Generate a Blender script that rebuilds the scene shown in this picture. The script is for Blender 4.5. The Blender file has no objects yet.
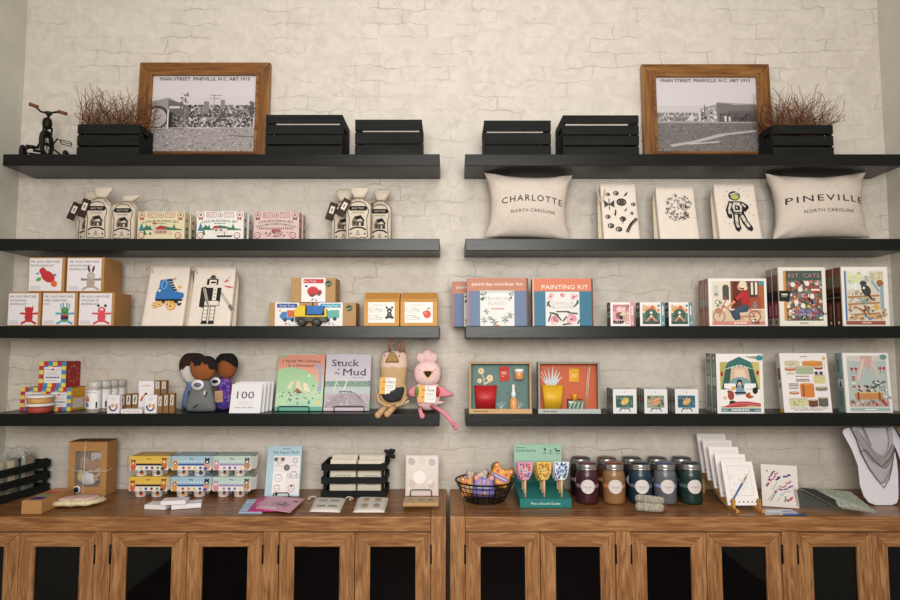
import bpy, bmesh, math, random
from math import sin, cos, pi, atan, tan, sqrt, radians
from mathutils import Vector, Matrix
from mathutils.geometry import delaunay_2d_cdt
SC = bpy.context.scene
COL = SC.collection
RND = random.Random(11)

# ------------------------------------------------------------------ camera model used to read sizes off the photograph
F = 612.0
D = 2.7                      # camera distance to the brick wall (wall face is y = 0)
PITCH = atan(44 / 612.0)
ZC = 1.484                   # eye height

def pz(py, Y):               # height of a point seen at row py standing at depth Y
    return ZC + (Y + D) * tan(PITCH + atan((300 - py) / F))

def sc(Y, z):                # metres per pixel at that place
    return ((Y + D) * cos(PITCH) + (z - ZC) * sin(PITCH)) / F

def pxx(px, Y, z):
    return (px - 450) * sc(Y, z)

T1, T2, T3, T4, TC = 2.271, 1.916, 1.557, 1.203, 0.86   # tops of the four shelves and of the cabinets
SF = -0.207                  # front of the shelves
EPS = 0.0004

# ------------------------------------------------------------------ materials
def lin(h):
    if isinstance(h, (tuple, list)): return h
    h = h.lstrip('#')
    out = []
    for i in (0, 2, 4):
        c = int(h[i:i+2], 16) / 255.0
        out.append(c / 12.92 if c <= .04045 else ((c + .055) / 1.055) ** 2.4)
    return (out[0], out[1], out[2], 1.0)

_M = {}
def mat(col, rough=.6, metal=0.0, var=.12, scale=30.0, bump=0.0, stretch=(1, 1, 1), key=None, coat=0.0, alpha=None, trans=0.0):
    k = key or (col, rough, metal, var, scale, bump, stretch, coat, alpha, trans)
    if k in _M: return _M[k]
    m = bpy.data.materials.new('surface_' + str(len(_M)))
    m.use_nodes = True
    nt = m.node_tree; N = nt.nodes; L = nt.links
    b = N['Principled BSDF']
    tc = N.new('ShaderNodeTexCoord'); mp = N.new('ShaderNodeMapping'); nz = N.new('ShaderNodeTexNoise')
    mp.inputs['Scale'].default_value = stretch
    nz.inputs['Scale'].default_value = scale; nz.inputs['Detail'].default_value = 4
    L.new(tc.outputs['Object'], mp.inputs['Vector']); L.new(mp.outputs['Vector'], nz.inputs['Vector'])
    cr = N.new('ShaderNodeValToRGB')
    c = lin(col)
    cr.color_ramp.elements[0].position = .3; cr.color_ramp.elements[1].position = .7
    cr.color_ramp.elements[0].color = tuple(x * (1 - var) for x in c[:3]) + (1,)
    cr.color_ramp.elements[1].color = tuple(min(1, x * (1 + var)) for x in c[:3]) + (1,)
    L.new(nz.outputs['Fac'], cr.inputs['Fac']); L.new(cr.outputs['Color'], b.inputs['Base Color'])
    b.inputs['Roughness'].default_value = rough; b.inputs['Metallic'].default_value = metal
    b.inputs['Coat Weight'].default_value = coat
    if trans: b.inputs['Transmission Weight'].default_value = trans
    if alpha is not None: b.inputs['Alpha'].default_value = alpha
    if bump:
        bp = N.new('ShaderNodeBump'); bp.inputs['Strength'].default_value = bump; bp.inputs['Distance'].default_value = .01
        L.new(nz.outputs['Fac'], bp.inputs['Height']); L.new(bp.outputs['Normal'], b.inputs['Normal'])
    _M[k] = m
    return m

def wood_mat(dark, mid, light, axis, rough=.5, scale=1.0, key=None):
    k = key or ('wood', dark, axis, scale)
    if k in _M: return _M[k]
    m = bpy.data.materials.new('wood_' + axis); m.use_nodes = True
    nt = m.node_tree; N = nt.nodes; L = nt.links; b = N['Principled BSDF']
    tc = N.new('ShaderNodeTexCoord'); mp = N.new('ShaderNodeMapping')
    s = {'x': (1.2, 14, 14), 'z': (14, 14, 1.2), 'y': (14, 1.2, 14)}[axis]
    mp.inputs['Scale'].default_value = tuple(q * scale for q in s)
    n1 = N.new('ShaderNodeTexNoise'); n1.inputs['Scale'].default_value = 2.2; n1.inputs['Detail'].default_value = 9; n1.inputs['Distortion'].default_value = 1.2
    n2 = N.new('ShaderNodeTexNoise'); n2.inputs['Scale'].default_value = 9; n2.inputs['Detail'].default_value = 3
    oi = N.new('ShaderNodeObjectInfo'); ad = N.new('ShaderNodeVectorMath'); ad.operation = 'ADD'
    ml = N.new('ShaderNodeMath'); ml.operation = 'MULTIPLY'; ml.inputs[1].default_value = 37
    L.new(oi.outputs['Random'], ml.inputs[0]); L.new(ml.outputs[0], ad.inputs[1])
    L.new(tc.outputs['Object'], mp.inputs['Vector']); L.new(mp.outputs['Vector'], ad.inputs[0])
    L.new(ad.outputs[0], n1.inputs['Vector']); L.new(ad.outputs[0], n2.inputs['Vector'])
    mx = N.new('ShaderNodeMath'); mx.operation = 'MULTIPLY_ADD'; mx.inputs[1].default_value = .35; L.new(n2.outputs['Fac'], mx.inputs[0])
    sb = N.new('ShaderNodeMath'); sb.operation = 'SUBTRACT'; sb.inputs[1].default_value = .17
    L.new(n1.outputs['Fac'], mx.inputs[2]); L.new(mx.outputs[0], sb.inputs[0])
    cr = N.new('ShaderNodeValToRGB'); e = cr.color_ramp.elements
    e[0].position = .3; e[0].color = lin(dark); e[1].position = .72; e[1].color = lin(light)
    q = e.new(.5); q.color = lin(mid)
    L.new(sb.outputs[0], cr.inputs['Fac']); L.new(cr.outputs['Color'], b.inputs['Base Color'])
    b.inputs['Roughness'].default_value = rough
    bp = N.new('ShaderNodeBump'); bp.inputs['Strength'].default_value = .12; bp.inputs['Distance'].default_value = .004
    L.new(n1.outputs['Fac'], bp.inputs['Height']); L.new(bp.outputs['Normal'], b.inputs['Normal'])
    _M[k] = m
    return m

def print_mat(rough=.5):
    k = ('print', rough)
    if k in _M: return _M[k]
    m = bpy.data.materials.new('printed_ink'); m.use_nodes = True
    nt = m.node_tree; N = nt.nodes; L = nt.links; b = N['Principled BSDF']
    at = N.new('ShaderNodeAttribute'); at.attribute_name = 'Col'
    L.new(at.outputs['Color'], b.inputs['Base Color'])
    b.inputs['Roughness'].default_value = rough
    _M[k] = m
    return m

# ------------------------------------------------------------------ objects
def tag(o, label=None, cat=None, group=None, kind=None):
    if label: o['label'] = label
    if cat: o['category'] = cat
    if group: o['group'] = group
    if kind: o['kind'] = kind
    return o

def empty(name, loc, rz=0.0, lean=0.0, label=None, cat=None, group=None, roll=0.0):
    o = bpy.data.objects.new(name, None); COL.objects.link(o)
    o.empty_display_size = .03
    o.location = loc; o.rotation_euler = (-lean, roll, rz)
    return tag(o, label, cat, group)

class MB:
    """collects shapes, builds ONE mesh object"""
    def __init__(s): s.b = bmesh.new(); s.mi = 0
    def faces(s, vs, fs, smooth=False):
        bv = [s.b.verts.new(v) for v in vs]
        for f in fs:
            try:
                q = s.b.faces.new([bv[i] for i in f]); q.smooth = smooth; q.material_index = s.mi
            except ValueError: pass
        return s
    def box(s, x0, x1, y0, y1, z0, z1, M=None):
        vs = [(x, y, z) for z in (z0, z1) for y in (y0, y1) for x in (x0, x1)]
        if M: vs = [M @ Vector(v) for v in vs]
        return s.faces(vs, [(0, 2, 3, 1), (4, 5, 7, 6), (0, 1, 5, 4), (2, 6, 7, 3), (0, 4, 6, 2), (1, 3, 7, 5)])
    def rbox(s, x0, x1, y0, y1, z0, z1, r, seg=2, M=None):       # box with rounded edges
        t = bmesh.new(); bmesh.ops.create_cube(t, size=1)
        for v in t.verts:
            v.co = Vector(((x0+x1)/2 + v.co.x*(x1-x0), (y0+y1)/2 + v.co.y*(y1-y0), (z0+z1)/2 + v.co.z*(z1-z0)))
        bmesh.ops.bevel(t, geom=t.edges[:], offset=r, segments=seg, profile=.5, affect='EDGES')
        t.verts.index_update()
        vs = [(M @ v.co) if M else v.co.copy() for v in t.verts]
        fs = [[v.index for v in f.verts] for f in t.faces]
        t.free(); return s.faces(vs, fs, True)
    def prism(s, pts, y0, y1, M=None):                            # polygon in x,z pushed along y
        n = len(pts); vs = [(p[0], y0, p[1]) for p in pts] + [(p[0], y1, p[1]) for p in pts]
        if M: vs = [M @ Vector(v) for v in vs]
        return s.faces(vs, [tuple(range(n)), tuple(range(2*n-1, n-1, -1))] + [(i, i+n, (i+1) % n + n, (i+1) % n) for i in range(n)])
    def hprism(s, pts, z0, z1):                                   # polygon in x,y pushed along z
        n = len(pts); vs = [(p[0], p[1], z0) for p in pts] + [(p[0], p[1], z1) for p in pts]
        return s.faces(vs, [tuple(range(n-1, -1, -1)), tuple(range(n, 2*n))] + [(i, (i+1) % n, (i+1) % n + n, i+n) for i in range(n)])
    def lathe(s, prof, n=24, c=(0, 0, 0), M=None, smooth=True):   # (r, z) pairs about z
        vs = []; fs = []
        for r, z in prof:
            for i in range(n):
                a = 2*pi*i/n; vs.append(Vector((c[0]+r*cos(a), c[1]+r*sin(a), c[2]+z)))
        if M: vs = [M @ v for v in vs]
        for k in range(len(prof)-1):
            for i in range(n):
                fs.append((k*n+i, k*n+(i+1) % n, (k+1)*n+(i+1) % n, (k+1)*n+i))
        fs.append(tuple(range(n-1, -1, -1))); fs.append(tuple(range((len(prof)-1)*n, len(prof)*n)))
        return s.faces(vs, fs, smooth)
    def tube(s, path, r, n=6, closed=False, taper=None):
        P = [Vector(p) for p in path]; m = len(P); vs = []; fs = []
        up = Vector((.31, .22, .93)).normalized()
        for i, p in enumerate(P):
            a = P[(i-1) % m] if (closed or i > 0) else p; b = P[(i+1) % m] if (closed or i < m-1) else p
            t = (b - a)
            t = t.normalized() if t.length > 1e-9 else Vector((0, 0, 1))
            u = up - t*up.dot(t)
            if u.length < .15: u = Vector((1, 0, 0)) - t*t.x
            u.normalize(); w = t.cross(u)
            rr = r*(1 if taper is None else (1 + (taper-1)*i/max(1, m-1)))
            for k in range(n):
                q = 2*pi*k/n; vs.append(p + (u*cos(q) + w*sin(q))*rr)
        for i in range(m if closed else m-1):
            j = (i+1) % m
            for k in range(n): fs.append((i*n+k, i*n+(k+1) % n, j*n+(k+1) % n, j*n+k))
        if not closed: fs += [tuple(range(n-1, -1, -1)), tuple(range((m-1)*n, m*n))]
        return s.faces(vs, fs, True)
    def ell(s, c, rx, ry, rz, n=14, m=8, M=None):
        vs = []; fs = []
        for j in range(1, m):
            t = pi*j/m
            for i in range(n):
                a = 2*pi*i/n; vs.append(Vector((c[0]+rx*sin(t)*cos(a), c[1]+ry*sin(t)*sin(a), c[2]+rz*cos(t))))
        vs += [Vector((c[0], c[1], c[2]+rz)), Vector((c[0], c[1], c[2]-rz))]
        if M: vs = [M @ v for v in vs]
        for j in range(m-2):
            for i in range(n): fs.append((j*n+i, (j+1)*n+i, (j+1)*n+(i+1) % n, j*n+(i+1) % n))
        k = len(vs)
        for i in range(n):
            fs.append((k-2, i, (i+1) % n)); fs.append((k-1, (m-2)*n+(i+1) % n, (m-2)*n+i))
        return s.faces(vs, fs, True)
    def loft(s, secs, n=28, p=4.0, M=None, cap=True):             # superellipse sections (z, half width, half depth, x shift, y shift)
        vs = []; fs = []
        for q in secs:
            z, a, b = q[:3]; ox = q[3] if len(q) > 3 else 0; oy = q[4] if len(q) > 4 else 0
            for i in range(n):
                t = 2*pi*(i+.5)/n; c_, s_ = cos(t), sin(t)
                vs.append(Vector((ox + a*math.copysign(abs(c_)**(2/p), c_), oy + b*math.copysign(abs(s_)**(2/p), s_), z)))
        if M: vs = [M @ v for v in vs]
        for k in range(len(secs)-1):
            for i in range(n): fs.append((k*n+i, k*n+(i+1) % n, (k+1)*n+(i+1) % n, (k+1)*n+i))
        if cap: fs += [tuple(range(n-1, -1, -1)), tuple(range((len(secs)-1)*n, len(secs)*n))]
        return s.faces(vs, fs, True)
    def puff(s, outline, t, c=None, rings=7, y=0.0, back=1.0, pw=2.0):  # inflated cushion with an x,z outline (star-shaped about c)
        n = len(outline)
        if c is None: c = (sum(p[0] for p in outline)/n, sum(p[1] for p in outline)/n)
        vs = []; fs = []
        def ring(k, sg):
            q = 1 - k/rings
            h = t*(max(0, 1 - q**pw))**.5*sg
            return [(c[0]+(p[0]-c[0])*q, y + h, c[1]+(p[1]-c[1])*q) for p in outline]
        vs += ring(0, -1)
        for sg in (-1, back):
            base = 0
            for k in range(1, rings):
                b2 = len(vs); vs += ring(k, sg)
                for i in range(n):
                    f = (base+i, base+(i+1) % n, b2+(i+1) % n, b2+i)
                    fs.append(f if sg < 0 else f[::-1])
                base = b2
            vs.append((c[0], y + t*sg, c[1])); k = len(vs)-1
            for i in range(n):
                f = (base+i, base+(i+1) % n, k); fs.append(f if sg < 0 else f[::-1])
        return s.faces(vs, fs, True)
    def build(s, name, m, parent=None, loc=None, rz=0.0, lean=0.0, bevel=0.0, label=None, cat=None, group=None, kind=None, smooth_angle=True, sub=0):
        bmesh.ops.recalc_face_normals(s.b, faces=s.b.faces[:])
        me = bpy.data.meshes.new(name); s.b.to_mesh(me); s.b.free()
        o = bpy.data.objects.new(name, me); COL.objects.link(o)
        for q in (m if isinstance(m, (list, tuple)) else [m]): me.materials.append(q)
        if parent: o.parent = parent
        if loc is not None: o.location = loc
        if rz or lean: o.rotation_euler = (-lean, 0, rz)
        if bevel:
            md = o.modifiers.new('edge', 'BEVEL'); md.width = bevel; md.segments = 2; md.limit_method = 'ANGLE'
        if sub:
            md = o.modifiers.new('soft', 'SUBSURF'); md.levels = sub; md.render_levels = sub
        return tag(o, label, cat, group, kind)

# ------------------------------------------------------------------ lettering and printed pictures
_T = {}
def glyphs(txt, bold=0.0, space=1.0):
    k = (txt, bold, space)
    if k not in _T:
        cu = bpy.data.curves.new('t', 'FONT'); cu.body = txt; cu.size = 1; cu.resolution_u = 2
        cu.offset = bold; cu.space_character = space; cu.fill_mode = 'NONE'; cu.dimensions = '2D'
        ob = bpy.data.objects.new('t', cu); COL.objects.link(ob)
        dg = bpy.context.evaluated_depsgraph_get(); dg.update()
        me = bpy.data.meshes.new_from_object(ob.evaluated_get(dg), depsgraph=dg)
        P = [Vector((v.co.x, v.co.y)) for v in me.vertices]
        r = delaunay_2d_cdt(P, [tuple(e.vertices) for e in me.edges], [], 0, 1e-6)
        vs = [(p.x, p.y) for p in r[0]]; fs = []
        E = [(P[e.vertices[0]], P[e.vertices[1]]) for e in me.edges]
        for f in r[2]:
            x = sum(vs[i][0] for i in f)/3; y = sum(vs[i][1] for i in f)/3
            n = sum(1 for p, q in E if (p.y > y) != (q.y > y) and x < p.x + (y-p.y)*(q.x-p.x)/(q.y-p.y))
            if n % 2: fs.append(tuple(f))
        ends = []
        for e in me.edges:
            p, q = P[e.vertices[0]], P[e.vertices[1]]
            if abs(p.y-q.y) < .004 and .05 < abs(p.x-q.x) < .2: ends.append((min(p.x, q.x), max(p.x, q.x), p.y))
        bpy.data.objects.remove(ob); bpy.data.curves.remove(cu); bpy.data.meshes.remove(me)
        _T[k] = (vs, fs, ends)
    return _T[k]

class Art:
    """flat colours laid one over another on a face w wide and h high; u,v run 0..1 from the lower left"""
    def __init__(s, w, h, seed=1):
        s.w, s.h = w, h; s.v = []; s.f = []; s.c = []; s.z = .0003; s.r = random.Random(seed); s.flat = False
    def _p(s, u, v): return ((u-.5)*s.w, v*s.h)
    def _up(s):
        if not s.flat: s.z += .00003
        else: s.zr = s.z + s.r.random()*.0003
        return s.z if not s.flat else s.zr
    def raw(s, pts, col):                 # metres
        z = s._up(); k = len(s.v); s.v += [(p[0], p[1], z) for p in pts]; s.f.append(tuple(range(k, k+len(pts)))); s.c.append(lin(col)); return s
    def poly(s, pts, col): return s.raw([s._p(*p) for p in pts], col)
    def rect(s, u0, v0, u1, v1, col): return s.poly([(u0, v0), (u1, v0), (u1, v1), (u0, v1)], col)
    def circ(s, u, v, r, col, ry=None, n=14, rot=0.0):     # r, ry as fractions of the height
        x, y = s._p(u, v); a = r*s.h; b = (ry if ry is not None else r)*s.h
        return s.raw([(x + a*cos(t)*cos(rot) - b*sin(t)*sin(rot), y + a*cos(t)*sin(rot) + b*sin(t)*cos(rot)) for t in [2*pi*i/n for i in range(n)]], col)
    def ring(s, u, v, r, w, col, n=18, ry=None):
        x, y = s._p(u, v); z = s._up(); ry = r if ry is None else ry; k = len(s.v)
        for i in range(n):
            t = 2*pi*i/n
            s.v.append((x+r*s.h*cos(t), y+ry*s.h*sin(t), z)); s.v.append((x+(r-w)*s.h*cos(t), y+(ry-w)*s.h*sin(t), z))
        for i in range(n):
            j = (i+1) % n; s.f.append((k+2*i, k+2*j, k+2*j+1, k+2*i+1)); s.c.append(lin(col))
        return s
    def line(s, pts, w, col):             # w as a fraction of the height
        P = [Vector(s._p(*p)) for p in pts]; hw = w*s.h/2; z = s._up()
        for a, b in zip(P[:-1], P[1:]):
            d = b - a
            if d.length < 1e-7: continue
            d.normalize(); n = Vector((-d.y, d.x))*hw; e = d*hw*.4; k = len(s.v)
            s.v += [tuple(q) + (z,) for q in (a-n-e, b-n+e, b+n+e, a+n-e)]; s.f.append((k, k+1, k+2, k+3)); s.c.append(lin(col))
        return s
    def frame(s, u0, v0, u1, v1, w, col):
        return s.line([(u0, v0), (u1, v0), (u1, v1), (u0, v1), (u0, v0)], w, col)
    def text(s, txt, u, v, hh, col, align='c', fit=None, bold=0.0, arch=0.0, serif=False, rot=0.0, space=1.0):   # hh capital height, v the baseline, fit the width in u
        vs, fs, ends = glyphs(txt, bold, space)
        if not vs: return s
        x0 = min(p[0] for p in vs); x1 = max(p[0] for p in vs)
        k = hh*s.h/.72; kx = k if fit is None else fit*s.w/(x1-x0)
        wd = (x1-x0)*kx; ox, oy = s._p(u, v)
        off = {'c': -wd/2, 'l': 0, 'r': -wd}[align]
        z = s._up(); n = len(s.v)
        def tr(p):
            X = (p[0]-x0)*kx + off; Y = p[1]*k
            if arch: Y -= arch*s.h*((2*X/wd)**2)
            if rot: X, Y = X*cos(rot)-Y*sin(rot), X*sin(rot)+Y*cos(rot)
            return (ox+X, oy+Y, z)
        s.v += [tr(p) for p in vs]
        for f in fs: s.f.append(tuple(n+i for i in f)); s.c.append(lin(col))
        if serif:
            for a, b, y in ends:
                m = min(.045, (b-a)*.4); t = .04; y0 = y if y < .3 else y-t
                q = len(s.v); s.v += [tr(p) for p in ((a-m, y0), (b+m, y0), (b+m, y0+t), (a-m, y0+t))]
                s.f.append((q, q+1, q+2, q+3)); s.c.append(lin(col))
        return s
    def words(s, u0, u1, v, hh, col, align='l'):   # a line of print too small to read
        x = u0
        while x < u1:
            l = s.r.uniform(.03, .09)*(u1-u0)*2.2; l = min(l, u1-x)
            s.rect(x, v, x+l, v+hh, col); x += l + .025*(u1-u0)*1.5
        return s
    def blobs(s, u0, v0, u1, v1, n, r0, r1, cols, ell=True):
        s.flat = True
        for i in range(n):
            r = s.r.uniform(r0, r1)
            u = s.r.uniform(u0, u1); v = s.r.uniform(v0, v1)
            rx = r*s.h/s.w
            u = min(max(u, u0+rx), u1-rx); v = min(max(v, v0+r), v1-r)
            s.circ(u, v, r, s.r.choice(cols), r*(s.r.uniform(.45, 1) if ell else 1), n=8, rot=s.r.uniform(0, 3))
        s.flat = False; s.z += .0003
        return s
    def build(s, name, parent, M=None, warp=None, rough=.5, label=None):
        if warp: vs = [warp(*p) for p in s.v]
        else:
            vs = [Vector((p[0], -p[2], p[1])) for p in s.v]
            if M: vs = [M @ v for v in vs]
        me = bpy.data.meshes.new(name); me.from_pydata(vs, [], s.f)
        ca = me.color_attributes.new('Col', 'FLOAT_COLOR', 'CORNER')
        i = 0
        for f, c in zip(s.f, s.c):
            g = .3*c[0] + .6*c[1] + .1*c[2]; c = (c[0]*.88+g*.12, c[1]*.88+g*.12, c[2]*.88+g*.12, 1)
            for _ in f: ca.data[i].color = c; i += 1
        me.materials.append(print_mat(rough))
        o = bpy.data.objects.new(name, me); COL.objects.link(o); o.parent = parent
        return tag(o, label)

def shear(o, k):
    for v in o.data.vertices: v.co.y += k*v.co.z
    return o

def side_M(w, d, right=True):      # art plane -> left or right face of a box w wide, d deep (front at y = 0)
    if right: return Matrix(((0, -1, 0, w/2), (1, 0, 0, d/2), (0, 0, 1, 0), (0, 0, 0, 1)))
    return Matrix(((0, 1, 0, -w/2), (-1, 0, 0, d/2), (0, 0, 1, 0), (0, 0, 0, 1)))

def top_M(h): return Matrix(((1, 0, 0, 0), (0, 0, 1, 0), (0, -1, 0, h), (0, 0, 0, 1)))  # art v -> +y

def spot(pl, pr, ptop, Yf, zb, depth, lean=0.0):
    """place and size of a box-like thing whose front face spans columns pl..pr at its foot and whose top edge is seen at row ptop"""
    h = pz(ptop, Yf) - zb
    for _ in range(6): h = (pz(ptop, Yf + h*sin(lean)) - zb - depth*sin(lean))/cos(lean)
    z = zb if lean else zb + h/2
    s_ = sc(Yf, z); x0, x1 = (pl-450)*s_, (pr-450)*s_
    return ((x0+x1)/2, Yf, zb + depth*sin(lean) + EPS), x1-x0, h
# ------------------------------------------------------------------ setting
def brick_mat():
    m = bpy.data.materials.new('painted_brick'); m.use_nodes = True
    nt = m.node_tree; N = nt.nodes; L = nt.links; b = N['Principled BSDF']
    tc = N.new('ShaderNodeTexCoord')
    sx = N.new('ShaderNodeSeparateXYZ'); cx = N.new('ShaderNodeCombineXYZ')
    L.new(tc.outputs['Object'], sx.inputs[0]); L.new(sx.outputs['X'], cx.inputs['X']); L.new(sx.outputs['Z'], cx.inputs['Y'])
    def noise(scale, detail, dist=0.0, rough=.55):
        n = N.new('ShaderNodeTexNoise'); n.inputs['Scale'].default_value = scale; n.inputs['Detail'].default_value = detail
        n.inputs['Distortion'].default_value = dist; n.inputs['Roughness'].default_value = rough
        L.new(cx.outputs[0], n.inputs['Vector']); return n
    def math(op, a=None, bb=None, v=None, clamp=False):
        q = N.new('ShaderNodeMath'); q.operation = op; q.use_clamp = clamp
        for i, w in enumerate((a, bb)):
            if w is None: continue
            if isinstance(w, (int, float)): q.inputs[i].default_value = w
            else: L.new(w, q.inputs[i])
        return q.outputs[0]
    wob = noise(9, 5); wv = N.new('ShaderNodeVectorMath'); wv.operation = 'SUBTRACT'; wv.inputs[1].default_value = (.5, .5, .5)
    L.new(wob.outputs['Color'], wv.inputs[0])
    ws = N.new('ShaderNodeVectorMath'); ws.operation = 'SCALE'; ws.inputs['Scale'].default_value = .07; L.new(wv.outputs[0], ws.inputs[0])
    wa = N.new('ShaderNodeVectorMath'); wa.operation = 'ADD'; L.new(cx.outputs[0], wa.inputs[0]); L.new(ws.outputs[0], wa.inputs[1])
    def bricks(size, smooth):
        br = N.new('ShaderNodeTexBrick')
        br.inputs['Scale'].default_value = 1; br.inputs['Brick Width'].default_value = .215; br.inputs['Row Height'].default_value = .0685
        br.inputs['Mortar Size'].default_value = size; br.inputs['Mortar Smooth'].default_value = smooth; br.inputs['Bias'].default_value = 0
        L.new(wa.outputs[0], br.inputs['Vector']); return br
    wide = bricks(.009, 1.0); thin = bricks(.0022, .6)
    patch = noise(4.5, 6, .4); fine = noise(60, 5); lumps = noise(16, 6, 1.0)
    # cracked joints: the thin joint shows only here and there
    gate = N.new('ShaderNodeMapRange'); gate.inputs['From Min'].default_value = .47; gate.inputs['From Max'].default_value = .64
    L.new(patch.outputs['Fac'], gate.inputs['Value'])
    crack = math('MULTIPLY', thin.outputs['Fac'], gate.outputs[0])
    # wandering hairline cracks in the paint
    ma = math('ABSOLUTE', math('SUBTRACT', noise(5.2, 7, .7, .62).outputs['Fac'], .5))
    hl = N.new('ShaderNodeMapRange'); hl.inputs['From Min'].default_value = .0; hl.inputs['From Max'].default_value = .006; hl.inputs['To Min'].default_value = 1; hl.inputs['To Max'].default_value = 0
    L.new(ma, hl.inputs['Value'])
    g2 = N.new('ShaderNodeMapRange'); g2.inputs['From Min'].default_value = .5; g2.inputs['From Max'].default_value = .62
    L.new(noise(3.1, 3).outputs['Fac'], g2.inputs['Value'])
    hair = math('MULTIPLY', hl.outputs[0], g2.outputs[0])
    dark = math('MAXIMUM', math('MULTIPLY', crack, .5), math('MULTIPLY', hair, .32), clamp=True)
    base = N.new('ShaderNodeValToRGB'); base.color_ramp.elements[0].color = lin('#cdc5ba'); base.color_ramp.elements[1].color = lin('#dcd4ca')
    base.color_ramp.elements[0].position = .3; base.color_ramp.elements[1].position = .7
    L.new(lumps.outputs['Fac'], base.inputs['Fac'])
    mix = N.new('ShaderNodeMix'); mix.data_type = 'RGBA'; mix.inputs[7].default_value = lin('#8b7c68')
    L.new(dark, mix.inputs[0]); L.new(base.outputs['Color'], mix.inputs[6]); L.new(mix.outputs[2], b.inputs['Base Color'])
    g3 = N.new('ShaderNodeMapRange'); g3.inputs['From Min'].default_value = .42; g3.inputs['From Max'].default_value = .66; g3.inputs['To Min'].default_value = .3
    L.new(noise(2.6, 4).outputs['Fac'], g3.inputs['Value'])
    h = math('MULTIPLY', math('MULTIPLY', wide.outputs['Fac'], g3.outputs[0]), -.42)
    h = math('ADD', h, math('MULTIPLY', lumps.outputs['Fac'], .6)); h = math('ADD', h, math('MULTIPLY', fine.outputs['Fac'], .12))
    h = math('ADD', h, math('MULTIPLY', dark, -.6))
    bp = N.new('ShaderNodeBump'); bp.inputs['Strength'].default_value = .4; bp.inputs['Distance'].default_value = .009
    L.new(h, bp.inputs['Height']); L.new(bp.outputs['Normal'], b.inputs['Normal'])
    b.inputs['Roughness'].default_value = .62
    return m

XL, XR = -1.935, 1.957
m = MB(); m.box(XL-.15, XR+.15, 0, .15, -.1, 3.8)
m.build('wall_back', brick_mat(), kind='structure')
plaster = mat('#c6c3b8', .8, var=.05, scale=6, bump=.05)
m = MB(); m.box(XL-.15, XL, -4.2, -.0005, -.1, 3.8); m.build('wall_left', plaster, kind='structure')
m = MB(); m.box(XR, XR+.15, -4.2, -.0005, -.1, 3.8); m.build('wall_right', plaster, kind='structure')
m = MB(); m.box(XL-.15, XR+.15, -6, 0, -.1, 0)
m.build('floor', wood_mat('#2a1d14', '#4a3526', '#6a4d38', 'x', .45, key='floorwood'), kind='structure')

# ------------------------------------------------------------------ floating shelves
black = wood_mat('#070807', '#0c0d0b', '#121310', 'x', .34, key='shelfblack')
XA0, XA1, XB0, XB1 = -1.857, -.043, .063, 1.884
for bank, x0, x1 in (('left', XA0, XA1), ('right', XB0, XB1)):
    for t, nm, what in ((T1, 'topmost', 'framed street photograph and slatted crates'), (T2, 'second from top', None), (T3, 'middle', None), (T4, 'lowest', None)):
        what = {('left', T1): 'framed street photograph and small tricycle', ('left', T2): 'drawstring bags and log building sets', ('left', T3): 'sewing kit boxes and roller skate bag', ('left', T4): 'three cloth dolls and Stuck in the Mud book',
                ('right', T1): 'framed photograph and slatted crates', ('right', T2): 'Charlotte and Pineville pillows', ('right', T3): 'painting kits and bicycle puzzle', ('right', T4): 'open plant gift kits and bed puzzle'}[(bank, t)]
        m = MB(); m.box(x0, x1, SF, -.001, t-.049, t)
        m.build('floating_shelf', black, bevel=.002, label='black floating wooden shelf carrying the ' + what, cat='shelf', group='black floating shelves on the brick wall')

# ------------------------------------------------------------------ wooden cabinets
WX = wood_mat('#7c5334', '#996b42', '#b48a5e', 'x', .5, 2.2, key='wx')
WZ = wood_mat('#7c5334', '#9d7047', '#b98f63', 'z', .5, 2.2, key='wz')
WT = wood_mat('#65421f', '#855a36', '#a1764b', 'x', .33, 1.5, key='wt')
hinge_m = mat('#141312', .5, .6)
dark_in = mat('#16110d', .8)
glass_m = mat('#08080a', .03, var=.05, alpha=.86)
YC = -.435
def door(root, x0, x1, hinge_left):
    z0, z1, y0, y1, f, r = .115, .8035, YC+.004, YC+.026, .0545, .0505
    m = MB()
    def rail(p, mi):
        m.mi = mi; m.prism(p, y0, y1)
    g = .0006
    rail([(x0, z1), (x1, z1), (x1-f, z1-r), (x0+f, z1-r)], 0)
    rail([(x0, z0), (x1, z0), (x1-f, z0+r), (x0+f, z0+r)], 0)
    rail([(x0, z0+g), (x0, z1-g), (x0+f, z1-r-g), (x0+f, z0+r+g)], 1)
    rail([(x1, z0+g), (x1, z1-g), (x1-f, z1-r-g), (x1-f, z0+r+g)], 1)
    d = m.build('door', [WX, WZ], root, bevel=.0012)
    m = MB(); m.box(x0+f-.006, x1-f+.006, y0+.009, y0+.013, z0+r-.006, z1-r+.006); m.build('glass_pane', glass_m, d, label='dark glass pane')
    hx = x0-.0055 if hinge_left else x1-.0015
    for zz in (.70, .20):
        m = MB(); m.rbox(hx, hx+.007, y0-.004, y0+.012, zz-.005, zz+.062, .0015); m.lathe([(.0035, zz-.005), (.0035, zz+.062)], 10, c=(hx+.0035, y0-.003, 0)); m.build('hinge', hinge_m, d, label='black metal hinge')
    return d

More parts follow.
